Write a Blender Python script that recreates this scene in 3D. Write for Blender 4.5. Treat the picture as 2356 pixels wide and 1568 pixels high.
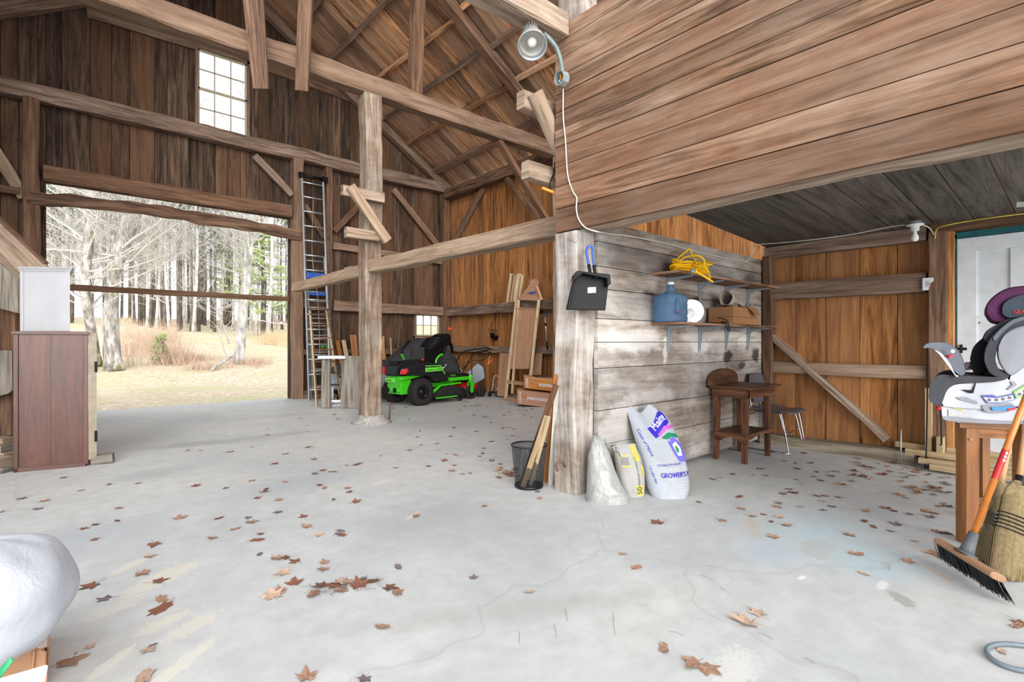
import bpy, bmesh, math, random
from mathutils import Vector, Matrix, noise
random.seed(7)
S = bpy.context.scene
COL = S.collection
for o in list(bpy.data.objects): bpy.data.objects.remove(o)

# ---------------------------------------------------------------- camera
# x runs along the gable wall, y runs along the barn away from the viewer
YAW = math.atan2(.7515, .6597)
F = Vector((math.cos(YAW), math.sin(YAW), 0)); R = Vector((math.sin(YAW), -math.cos(YAW), 0)); Z = Vector((0, 0, 1))
EYE = Vector((0, 0, 1.2)); FPX = 1178.0
cd = bpy.data.cameras.new('camera'); cam = bpy.data.objects.new('camera', cd); COL.objects.link(cam)
cam.location = EYE; cam.rotation_euler = (math.radians(90), 0, YAW - math.pi/2)
cd.sensor_width = 36; cd.lens = 18.0; cd.clip_start = .05; cd.clip_end = 500
S.camera = cam
# ---------------------------------------------------------------- light
S.view_settings.view_transform = 'Standard'; S.view_settings.look = 'None'
S.view_settings.gamma = 1; S.view_settings.use_curve_mapping = False
S.view_settings.exposure = 0.6
w = bpy.data.worlds.new('sky'); S.world = w; w.use_nodes = True
nt = w.node_tree; nt.nodes.clear()
wo = nt.nodes.new('ShaderNodeOutputWorld'); bg = nt.nodes.new('ShaderNodeBackground')
tc = nt.nodes.new('ShaderNodeTexCoord'); nz = nt.nodes.new('ShaderNodeTexNoise'); nz.inputs['Scale'].default_value = 2.2; nz.inputs['Detail'].default_value = 5
cr = nt.nodes.new('ShaderNodeValToRGB'); cr.color_ramp.elements[0].position = .3; cr.color_ramp.elements[0].color = (.80, .88, 1, 1); cr.color_ramp.elements[1].position = .7; cr.color_ramp.elements[1].color = (1, 1, 1, 1)
nt.links.new(tc.outputs['Generated'], nz.inputs['Vector']); nt.links.new(nz.outputs[0], cr.inputs[0]); nt.links.new(cr.outputs[0], bg.inputs[0]); nt.links.new(bg.outputs[0], wo.inputs[0])
bg.inputs[1].default_value = 1.25
def sun(name, energy, color, angle, direction):
    l = bpy.data.lights.new(name, 'SUN'); l.energy = energy; l.color = color; l.angle = math.radians(angle)
    o = bpy.data.objects.new(name, l); COL.objects.link(o)
    o.rotation_euler = Vector(direction).to_track_quat('-Z', 'Y').to_euler(); return o
# hazy sun, high behind the viewer
sun('hazy_sun', .9, (1, .97, .93), 50, (.55, .80, -.62))
sun('low_fill_sun', 2.2, (1, .98, .95), 40, (.42, .90, -.14))  # second sun, added low to brighten the upright walls deep inside

# ---------------------------------------------------------------- pixel helpers (surveying)
def ray(u, v): return F + R*((u-1178)/FPX) + Z*((784-v)/FPX)
def P(u, v, D): return EYE + ray(u, v)*D
def onX(u, v, X): d = ray(u, v); return EYE + d*(X/d.x)
def onY(u, v, Y): d = ray(u, v); return EYE + d*(Y/d.y)
def onZ(u, v, z=0): d = ray(u, v); return EYE + d*((z-1.2)/d.z)

# ---------------------------------------------------------------- mesh builder
class MB:
    def __init__(s): s.v = []; s.f = []; s.uv = []; s.t = []; s.mi = []; s.sm = []; s.M = None; s.m = 0; s.tint = None
    def add(s, pts):
        i = len(s.v)
        for p in pts:
            p = Vector(p); s.v.append(s.M @ p if s.M else p)
        return i
    def face(s, idx, uv=None, t=(.5, .5), sm=False):
        s.f.append(tuple(idx)); s.uv.append(uv if uv else [(0, 0)]*len(idx)); s.t.append(t); s.mi.append(s.m); s.sm.append(sm)
    def rt(s): return s.tint if s.tint else (random.random(), random.random())
    def box(s, lo, hi, t=None):
        lo = Vector(lo); hi = Vector(hi); a = Vector([min(x, y) for x, y in zip(lo, hi)]); b = Vector([max(x, y) for x, y in zip(lo, hi)])
        d = b-a; L = max(range(3), key=lambda i: d[i])
        dr = [Vector((0, 0, 0)) for _ in range(3)]
        for i in range(3): dr[i][i] = 1
        o = [i for i in range(3) if i != L]
        c = (a+b)/2
        p0 = c.copy(); p0[L] = a[L]; p1 = c.copy(); p1[L] = b[L]
        s.beam(p0, p1, d[o[0]], d[o[1]], up=dr[o[1]], t=t, seg=1)
    def beam(s, p0, p1, w, h, up=(0, 0, 1), t=None, seg=1, rough=0, chamfer=0, w1=None, h1=None, bow=0):
        """a timber of width w and height h from p0 to p1"""
        p0 = Vector(p0); p1 = Vector(p1); ax = (p1-p0); L = ax.length
        if L < 1e-6: return
        ax.normalize(); up = Vector(up); side = ax.cross(up)
        if side.length < 1e-4: side = ax.cross(Vector((1, 0, 0)))
        side.normalize(); up = side.cross(ax).normalized()
        t = t or s.rt(); w1 = w if w1 is None else w1; h1 = h if h1 is None else h1
        uo, vo = t[0]*40, t[1]*40
        if chamfer: prof = [(-.5, -.5+chamfer), (-.5+chamfer, -.5), (.5-chamfer, -.5), (.5, -.5+chamfer), (.5, .5-chamfer), (.5-chamfer, .5), (-.5+chamfer, .5), (-.5, .5-chamfer)]
        else: prof = [(-.5, -.5), (.5, -.5), (.5, .5), (-.5, .5)]
        n = len(prof); rings = []
        ph = [random.random()*50 for _ in range(4)]
        for k in range(seg+1):
            a = k/seg; ww = w+(w1-w)*a; hh = h+(h1-h)*a; c = p0+ax*(L*a)
            if rough:
                c = c + side*noise.noise((a*L*1.1, ph[0], 0))*rough*1.2 + up*noise.noise((a*L*.9, ph[1], 3))*rough*1.2
            c = c + up*(bow*4*a*(1-a))
            pts = []
            for j, (x, y) in enumerate(prof):
                q = c+side*(x*ww)+up*(y*hh)
                if rough:
                    q += side*noise.noise((a*L*3.3, ph[2], j*.7+ (0 if x < 0 else 9)))*rough + up*noise.noise((a*L*3.9, ph[3], j*.8+(0 if y < 0 else 9)))*rough
                pts.append(q)
            rings.append(s.add(pts))
        per = [0]
        for j in range(n):
            a = prof[j]; b = prof[(j+1) % n]; per.append(per[-1]+math.hypot((b[0]-a[0])*w, (b[1]-a[1])*h))
        for k in range(seg):
            u0 = L*k/seg+uo; u1 = L*(k+1)/seg+uo
            for j in range(n):
                j2 = (j+1) % n
                s.face((rings[k]+j, rings[k]+j2, rings[k+1]+j2, rings[k+1]+j), [(u0, vo+per[j]), (u0, vo+per[j+1]), (u1, vo+per[j+1]), (u1, vo+per[j])], t)
        e = [(uo+x*w*.15, vo+y*h) for x, y in prof]
        s.face([rings[0]+j for j in range(n)][::-1], e[::-1], t); s.face([rings[-1]+j for j in range(n)], e, t)
    def tube(s, pts, r, n=8, t=None, cap=True, sm=True, flat=1.0):
        pts = [Vector(p) for p in pts]; N = len(pts); t = t or s.rt()
        rr = r if isinstance(r, (list, tuple)) else [r]*N
        if len(rr) != N:
            q = []
            for i in range(N):
                x = i/(N-1)*(len(rr)-1); j = min(int(x), len(rr)-2); q.append(rr[j]+(rr[j+1]-rr[j])*(x-j))
            rr = q
        rings = []; L = 0; us = []
        prev = None
        for k in range(N):
            d = (pts[min(k+1, N-1)]-pts[max(k-1, 0)])
            if d.length < 1e-9: d = Vector((0, 0, 1))
            d.normalize()
            if prev is None:
                a = d.orthogonal().normalized() if abs(d.z) < .9 and False else (d.cross(Z) if abs(d.z) < .95 else d.cross(Vector((1, 0, 0)))).normalized()
            else:
                a = prev - d*prev.dot(d)
                a = a.normalized() if a.length > 1e-5 else d.orthogonal().normalized()
            prev = a; b = d.cross(a)
            rings.append(s.add([pts[k]+(a*math.cos(2*math.pi*j/n)+b*math.sin(2*math.pi*j/n)*flat)*rr[k] for j in range(n)]))
            if k: L += (pts[k]-pts[k-1]).length
            us.append(L+t[0]*40)
        for k in range(N-1):
            for j in range(n):
                j2 = (j+1) % n; c = 2*math.pi*max(rr[k], .001)/n
                s.face((rings[k]+j, rings[k]+j2, rings[k+1]+j2, rings[k+1]+j), [(us[k], j*c), (us[k], (j+1)*c), (us[k+1], (j+1)*c), (us[k+1], j*c)], t, sm)
        if cap:
            s.face([rings[0]+j for j in range(n)][::-1], None, t); s.face([rings[-1]+j for j in range(n)], None, t)
    def lathe(s, prof, n=24, c=(0, 0, 0), axis=None, t=None, sm=True, cap=True):
        """prof: (radius, height) pairs about z at c (or about axis)"""
        c = Vector(c); q = Vector((0, 0, 1)).rotation_difference(Vector(axis)) if axis is not None else None
        t = t or s.rt(); rings = []
        for r, h in prof:
            pts = []
            for j in range(n):
                a = 2*math.pi*j/n; p = Vector((r*math.cos(a), r*math.sin(a), h))
                if q: p = q @ p
                pts.append(c+p)
            rings.append(s.add(pts))
        for k in range(len(prof)-1):
            for j in range(n):
                j2 = (j+1) % n; s.face((rings[k]+j, rings[k]+j2, rings[k+1]+j2, rings[k+1]+j), [(j/n, k), ((j+1)/n, k), ((j+1)/n, k+1), (j/n, k+1)], t, sm)
        if cap:
            if prof[0][0] > 1e-4: s.face([rings[0]+j for j in range(n)][::-1], None, t)
            if prof[-1][0] > 1e-4: s.face([rings[-1]+j for j in range(n)], None, t)
    def prism(s, pts, ext, t=None, sm=False):
        """closed outline pts (3d) pushed along ext"""
        pts = [Vector(p) for p in pts]; ext = Vector(ext); t = t or s.rt(); n = len(pts)
        o = pts[0]; L = max(((pts[(i+1) % n]-pts[i]) for i in range(n)), key=lambda p: p.length); nn = ext.normalized()
        a = (L-nn*L.dot(nn)).normalized(); b = nn.cross(a)
        uv = [((p-o).dot(a)+t[0]*40, (p-o).dot(b)+t[1]*40) for p in pts]
        i0 = s.add(pts); i1 = s.add([p+ext for p in pts])
        nrm = Vector((0, 0, 0))
        for k in range(n): nrm += pts[k].cross(pts[(k+1) % n])
        fl = nrm.dot(ext) > 0
        A = list(range(i0, i0+n)); B = list(range(i1, i1+n))
        s.face(A[::-1] if fl else A, uv[::-1] if fl else uv, t); s.face(B if fl else B[::-1], uv if fl else uv[::-1], t)
        for k in range(n):
            k2 = (k+1) % n; q = (A[k], A[k2], B[k2], B[k]) if fl else (A[k2], A[k], B[k], B[k2])
            e = ext.length; ll = (pts[k2]-pts[k]).length
            s.face(q, [(uv[k][0], uv[k][1]), (uv[k][0]+ll, uv[k][1]), (uv[k][0]+ll, uv[k][1]+e), (uv[k][0], uv[k][1]+e)], t, sm)
    def grid(s, nx, ny, fn, sm=True, t=None, wrap=False):
        t = t or s.rt(); idx = {}
        for j in range(ny+1):
            for i in range(nx+(0 if wrap else 1)):
                idx[i, j] = s.add([fn(i/nx, j/ny)])
            if wrap: idx[nx, j] = idx[0, j]
        for j in range(ny):
            for i in range(nx):
                s.face((idx[i, j], idx[i+1, j], idx[i+1, j+1], idx[i, j+1]), [(i/nx, j/ny), ((i+1)/nx, j/ny), ((i+1)/nx, (j+1)/ny), (i/nx, (j+1)/ny)], t, sm)
    def ball(s, c, r, n=12, sc=(1, 1, 1), t=None):
        pr = [(math.sin(math.pi*k/n)*r, -math.cos(math.pi*k/n)*r) for k in range(n+1)]
        c = Vector(c); M0 = s.M; M = Matrix.Translation(c) @ Matrix.Diagonal((*sc, 1)); s.M = (M0 @ M) if M0 else M
        s.lathe(pr, n+4, t=t, cap=False); s.M = M0
    def build(s, name, mats, parent=None, world=True, bevel=0, sub=0, solid=0):
        if not isinstance(mats, (list, tuple)): mats = [mats]
        me = bpy.data.meshes.new(name); o = bpy.data.objects.new(name, me); COL.objects.link(o)
        vs = s.v
        if parent is not None:
            o.parent = parent
            if world:
                Mi = wm(parent).inverted(); vs = [Mi @ v for v in vs]
        elif vs:
            lo = Vector((min(v.x for v in vs), min(v.y for v in vs), min(v.z for v in vs))); hi = Vector((max(v.x for v in vs), max(v.y for v in vs), 0))
            c = Vector(((lo.x+hi.x)/2, (lo.y+hi.y)/2, lo.z)); vs = [v-c for v in vs]; o.location = c
        me.from_pydata([tuple(v) for v in vs], [], s.f)
        for m in mats: me.materials.append(m)
        me.uv_layers.new(name='UVMap'); me.attributes.new('tint', 'FLOAT_COLOR', 'CORNER')
        uvl = me.uv_layers['UVMap']; at = me.attributes['tint']
        us = []; ts = []
        for fi, f in enumerate(s.f):
            for k in range(len(f)):
                us += s.uv[fi][k]; ts += (s.t[fi][0], s.t[fi][1], 0, 1)
        uvl.data.foreach_set('uv', us); at.data.foreach_set('color', ts)
        me.polygons.foreach_set('material_index', s.mi); me.polygons.foreach_set('use_smooth', s.sm)
        me.update()
        if solid:
            m = o.modifiers.new('solid', 'SOLIDIFY'); m.thickness = solid; m.offset = 0
        if bevel:
            m = o.modifiers.new('bevel', 'BEVEL'); m.width = bevel; m.segments = 2; m.limit_method = 'ANGLE'; m.angle_limit = math.radians(40)
        if sub:
            m = o.modifiers.new('sub', 'SUBSURF'); m.levels = sub; m.render_levels = sub
        return o
def wm(o):
    M = Matrix.LocRotScale(o.location, o.rotation_euler, o.scale)
    return (wm(o.parent) @ M) if o.parent else M
def thing(name, label, cat, loc=(0, 0, 0), rotz=0, group=None):
    o = bpy.data.objects.new(name, None); COL.objects.link(o); o.empty_display_size = .1
    o.location = loc; o.rotation_euler = (0, 0, rotz); return tag(o, label, cat, group)
def tag(o, label, cat, group=None, kind='thing'):
    o['label'] = label; o['category'] = cat; o['kind'] = kind
    if group: o['group'] = group
    return o
def struct(o, label=None):
    o['kind'] = 'structure'
    if label: o['label'] = label
    return o
def part(o, label): o['label'] = label; return o
def dup(root, loc=None, rot=None, label=None, group=None, scale=None):
    r = root.copy(); COL.objects.link(r)
    if loc is not None: r.location = loc
    if rot is not None: r.rotation_euler = rot
    if scale is not None: r.scale = scale
    if label: r['label'] = label
    if group: r['group'] = group
    for ch in root.children:
        c = ch.copy(); COL.objects.link(c); c.parent = r
        for g in ch.children:
            d = g.copy(); COL.objects.link(d); d.parent = c
    return r
def one(fn, *a, **k):
    m = MB(); getattr(m, fn)(*a, **k); return m
def textgeo(txt, size):
    c = bpy.data.curves.new('txt', 'FONT'); c.body = txt; c.size = size; c.align_x = 'CENTER'; c.align_y = 'CENTER'; c.resolution_u = 3
    o = bpy.data.objects.new('txt', c); COL.objects.link(o)
    dg = bpy.context.evaluated_depsgraph_get(); dg.update(); me = bpy.data.meshes.new_from_object(o.evaluated_get(dg))
    vs = [v.co.copy() for v in me.vertices]; fs = [tuple(p.vertices) for p in me.polygons]
    bpy.data.objects.remove(o); bpy.data.curves.remove(c); bpy.data.meshes.remove(me)
    return vs, fs
def addtext(mb, txt, size, fn, bold=0):
    """fn maps the flat text (x, y) to a point in space"""
    vs, fs = textgeo(txt, size)
    for dx in ([0] if not bold else [-bold, 0, bold]):
        i = mb.add([fn(v.x+dx, v.y) for v in vs])
        for f in fs: mb.face([i+k for k in f])
def smooth(pts, n=6):
    pts = [Vector(p) for p in pts]; out = []
    for i in range(len(pts)-1):
        p0 = pts[max(i-1, 0)]; p1 = pts[i]; p2 = pts[i+1]; p3 = pts[min(i+2, len(pts)-1)]
        for k in range(n):
            t = k/n; out.append(.5*((2*p1)+(p2-p0)*t+(2*p0-5*p1+4*p2-p3)*t*t+(3*p1-p0-3*p2+p3)*t**3))
    out.append(pts[-1]); return out

# ---------------------------------------------------------------- materials
def srgb(h):
    if isinstance(h, str):
        h = [int(h[i:i+2], 16)/255 for i in (0, 2, 4)]
    return tuple((c/12.92 if c <= .04045 else ((c+.055)/1.055)**2.4) for c in h)+(1,)
class NT:
    def __init__(s, name):
        s.m = bpy.data.materials.new(name); s.m.use_nodes = True; s.nt = s.m.node_tree; s.nt.nodes.clear()
        s.out = s.n('ShaderNodeOutputMaterial'); s.b = s.n('ShaderNodeBsdfPrincipled'); s.l(s.b.outputs[0], s.out.inputs[0])
    def n(s, t, **k):
        x = s.nt.nodes.new(t)
        for a, b in k.items():
            if a in x.inputs: 
                x.inputs[a].default_value = b
            else: setattr(x, a, b)
        return x
    def l(s, a, b): s.nt.links.new(a, b)
    def map(s, src, scale, loc=None):
        m = s.n('ShaderNodeMapping'); m.inputs['Scale'].default_value = scale; s.l(src, m.inputs[0])
        if loc: m.inputs['Location'].default_value = loc
        return m.outputs[0]
    def noise(s, src, scale=1, detail=4, rough=.6, dist=0):
        x = s.n('ShaderNodeTexNoise'); x.inputs['Scale'].default_value = scale; x.inputs['Detail'].default_value = detail; x.inputs['Roughness'].default_value = rough; x.inputs['Distortion'].default_value = dist
        s.l(src, x.inputs['Vector']); return x.outputs[0]
    def ramp(s, src, stops, interp='LINEAR'):
        x = s.n('ShaderNodeValToRGB'); r = x.color_ramp; r.interpolation = interp
        while len(r.elements) < len(stops): r.elements.new(.5)
        for e, (p, c) in zip(r.elements, stops):
            e.position = p; e.color = c if not isinstance(c, (int, float)) else (c, c, c, 1)
        s.l(src, x.inputs[0]); return x.outputs[0]
    def mix(s, fac, a, b, mode='MIX'):
        x = s.n('ShaderNodeMix', data_type='RGBA', blend_type=mode)
        for sock, val in ((x.inputs[0], fac), (x.inputs[6], a), (x.inputs[7], b)):
            if hasattr(val, 'links'): s.l(val, sock)
            else: sock.default_value = val
        return x.outputs[2]
    def math(s, op, a, b=None):
        x = s.n('ShaderNodeMath', operation=op)
        for i, val in enumerate((a, b)):
            if val is None: continue
            if hasattr(val, 'links'): s.l(val, x.inputs[i])
            else: x.inputs[i].default_value = val
        return x.outputs[0]
    def bump(s, h, strength=.3, dist=.01):
        x = s.n('ShaderNodeBump'); x.inputs['Strength'].default_value = strength; x.inputs['Distance'].default_value = dist; s.l(h, x.inputs['Height']); s.l(x.outputs[0], s.b.inputs['Normal'])
def wood(name, dark, mid, light, tintamt=.35, alt=None, altamt=0, stain=.5, stainc=None, knots=.6, white=0, whitec='c9c5bf', rough=.8, spec=.2, scale=1.0, whites=1.1, contrast=1.0, spots=()):
    k = NT(name); D = srgb(dark); Mc = srgb(mid); L = srgb(light)
    uv = k.n('ShaderNodeTexCoord').outputs['UV']; at = k.n('ShaderNodeAttribute', attribute_name='tint'); sp = k.n('ShaderNodeSeparateColor'); k.l(at.outputs['Color'], sp.inputs[0])
    n1 = k.noise(k.map(uv, (1.1*scale, 15*scale, 1)), 1, 6, .62, .9)
    n2 = k.noise(k.map(uv, (4*scale, 110*scale, 1)), 1, 3, .6)
    n3 = k.noise(k.map(uv, (.8*scale, 3.2*scale, 1), (5, 9, 3)), 1, 4, .6, .5)
    c = k.ramp(n1, [(.5-.16/contrast, D), (.5, Mc), (.5+.18/contrast, L)])
    c = k.mix(k.ramp(n2, [(.35, .0), (.7, .55)]), c, D)
    if alt: c = k.mix(k.math('MULTIPLY', k.ramp(sp.outputs[1], [(.35, 0.), (.75, 1.)]), altamt), c, srgb(alt), 'MIX')
    c = k.mix(k.math('MULTIPLY', k.ramp(n3, [(.52, 0.), (.68, 1.)]), stain), c, srgb(stainc) if stainc else D)
    if white:
        geo = k.n('ShaderNodeNewGeometry').outputs['Position']
        wn = k.noise(k.map(geo, (whites, whites, whites*1.9)), 1, 6, .7, .4)
        g2 = k.math('MULTIPLY', k.ramp(wn, [(.44, 0.), (.66, 1.)]), white); g2 = k.math('MULTIPLY', g2, k.ramp(n1, [(.3, .45), (.6, 1.)]))
        c = k.mix(g2, c, srgb(whitec))
    if knots:
        vo = k.n('ShaderNodeTexVoronoi'); vo.inputs['Scale'].default_value = 1; k.l(k.map(uv, (1.9*scale, 4.3*scale, 1)), vo.inputs['Vector'])
        sc = k.n('ShaderNodeSeparateColor'); k.l(vo.outputs['Color'], sc.inputs[0])
        g = k.math('MULTIPLY', k.ramp(vo.outputs['Distance'], [(.045, 1.), (.12, 0.)]), k.ramp(sc.outputs[0], [(.5, 0.), (.55, 1.)]))
        c = k.mix(k.math('MULTIPLY', g, knots), c, tuple(x*.45 for x in D[:3])+(1,))
    for (sx, sz, rx, rz, col, amt, an) in spots:
        mp = k.n('ShaderNodeMapping', vector_type='TEXTURE'); mp.inputs['Location'].default_value = (sx, 0, sz); mp.inputs['Rotation'].default_value = (0, an, 0); mp.inputs['Scale'].default_value = (rx, 1e3, rz)
        gp = k.n('ShaderNodeNewGeometry').outputs['Position']; k.l(gp, mp.inputs[0]); ln = k.n('ShaderNodeVectorMath', operation='LENGTH'); k.l(mp.outputs[0], ln.inputs[0])
        dd = k.math('ADD', ln.outputs['Value'], k.math('MULTIPLY', k.math('SUBTRACT', k.noise(k.map(gp, (6, 6, 9)), 1, 7, .75), .5), 1.9))
        c = k.mix(k.math('MULTIPLY', k.ramp(dd, [(.45, 1.), (.85, 0.)]), amt), c, srgb(col))
    hs = k.n('ShaderNodeHueSaturation'); k.l(c, hs.inputs['Color'])
    k.l(k.math('ADD', k.math('MULTIPLY', sp.outputs[0], tintamt*2), 1-tintamt), hs.inputs['Value'])
    k.l(hs.outputs[0], k.b.inputs['Base Color']); k.b.inputs['Roughness'].default_value = rough; k.b.inputs['Specular IOR Level'].default_value = spec
    k.bump(k.math('ADD', n1, k.math('MULTIPLY', n2, .5)), .45, .006)
    return k.m
def plain(name, col, rough=.5, metal=0, spec=.5, var=.12, nscale=12, bump=0, trans=0, alpha=1, ior=1.45, emit=0, coat=0):
    k = NT(name); c = srgb(col)
    if var:
        oc = k.n('ShaderNodeTexCoord').outputs['Object']; n = k.noise(oc, nscale, 4, .6)
        cc = k.mix(k.ramp(n, [(.35, 0.), (.7, 1.)]), tuple(x*(1-var) for x in c[:3])+(1,), tuple(min(1, x*(1+var)) for x in c[:3])+(1,))
        k.l(cc, k.b.inputs['Base Color'])
        if bump: k.bump(n, bump, .005)
    else: k.b.inputs['Base Color'].default_value = c
    b = k.b.inputs; b['Roughness'].default_value = rough; b['Metallic'].default_value = metal; b['Specular IOR Level'].default_value = spec
    b['Transmission Weight'].default_value = trans; b['Alpha'].default_value = alpha; b['IOR'].default_value = ior; b['Coat Weight'].default_value = coat
    if emit: b['Emission Color'].default_value = c; b['Emission Strength'].default_value = emit
    return k.m
M = {}
M['gable'] = wood('gable_boards', '291f18', '564336', '76604f', .35, '6a4a34', .5, .5, '2a201a', .5)
M['roof'] = wood('roof_boards', '6b4430', 'e2a878', 'ffd6ae', .5, 'a08672', .6, .6, '452f22', .8)
M['orange'] = wood('pine_boards', '653f22', 'b67a46', 'd09a62', .25, 'a27450', .5, .35, '4c2f1a', .9)
M['beam'] = wood('hewn_timber', '54443a', '8d7666', 'ad9786', .16, '8a6a50', .4, .4, '4e3b2e', .35)
M['beamd'] = wood('dark_timber', '42312a', '745945', '94765f', .18, '6a4a33', .4, .4, '33261e', .35)
M['beaml'] = wood('pale_timber', '6a594c', 'a8927e', 'c6b29c', .12, 'a08468', .4, .4, '5f4c3c', .35)
M['post'] = wood('whitewashed_post', '5f534c', '97897d', 'b7aca1', .12, '85776c', .4, .4, '52463e', .3, .8, 'bdb9b4', whites=1.6)
M['post2'] = wood('timber_with_old_whitewash', '584a40', '8d7763', 'ab9680', .12, '7c6654', .4, .4, '4a3c32', .4, .4, 'b8b2aa', whites=1.6)
M['loft'] = wood('loft_boards', '44301f', '85644d', 'a68871', .24, '785540', .5, .35, '46352a', .75, .2, 'a5998c')
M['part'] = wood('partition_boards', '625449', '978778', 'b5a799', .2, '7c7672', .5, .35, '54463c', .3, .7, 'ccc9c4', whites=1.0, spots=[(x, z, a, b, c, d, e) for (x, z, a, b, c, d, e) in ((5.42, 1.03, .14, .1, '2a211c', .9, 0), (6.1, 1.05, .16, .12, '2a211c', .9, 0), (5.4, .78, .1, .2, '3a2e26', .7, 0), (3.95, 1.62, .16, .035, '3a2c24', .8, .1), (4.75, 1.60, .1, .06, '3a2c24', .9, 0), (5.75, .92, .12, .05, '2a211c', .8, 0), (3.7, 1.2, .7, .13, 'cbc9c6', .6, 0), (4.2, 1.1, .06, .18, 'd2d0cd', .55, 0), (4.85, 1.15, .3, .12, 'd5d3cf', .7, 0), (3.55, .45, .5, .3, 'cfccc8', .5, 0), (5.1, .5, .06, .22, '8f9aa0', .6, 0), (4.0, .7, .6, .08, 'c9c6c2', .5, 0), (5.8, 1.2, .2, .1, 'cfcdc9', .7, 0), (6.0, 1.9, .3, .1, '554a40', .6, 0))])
M['ceil'] = wood('ceiling_boards', '45403a', '6e675f', '857e75', .12, '5c5650', .4, .3, '3e3833', .2)
M['lum'] = wood('new_lumber', '917858', 'b8a17f', 'cbb896', .1, knots=.5, stain=.15)
M['ply'] = wood('plywood', '9a7358', 'b98d70', 'c9a086', .05, knots=0, stain=.1, contrast=.6)
M['grey'] = wood('weathered_grey', '55504a', '8b8378', 'a59c90', .1, knots=.4, stain=.3)
M['oak'] = wood('varnished_wood', '6b4020', '9a622f', 'b57c45', .08, knots=0, stain=.1, rough=.4, spec=.5, contrast=.7)
M['amber'] = wood('amber_plywood', 'a0601f', 'cc8a34', 'dfa04a', .06, knots=0, stain=.1, rough=.4, spec=.5, contrast=.7)
M['redw'] = wood('red_stained_pine', '33160c', '552818', '673822', .06, knots=.5, stain=.4, stainc='40241c', rough=.38, spec=.5, contrast=.7)
M['antique'] = wood('worn_brown_wood', '38241a', '6a4632', '846048', .12, knots=.1, stain=.4, stainc='2f2420', rough=.5)
M['shelf'] = wood('shelf_board', '5c4335', '96735c', 'ac8a70', .1, knots=.3, stain=.3)
M['curb'] = wood('sill_timber', '5f564a', '918674', 'aba08c', .1, knots=.2, stain=.4, stainc='6b6a4a')
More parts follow.
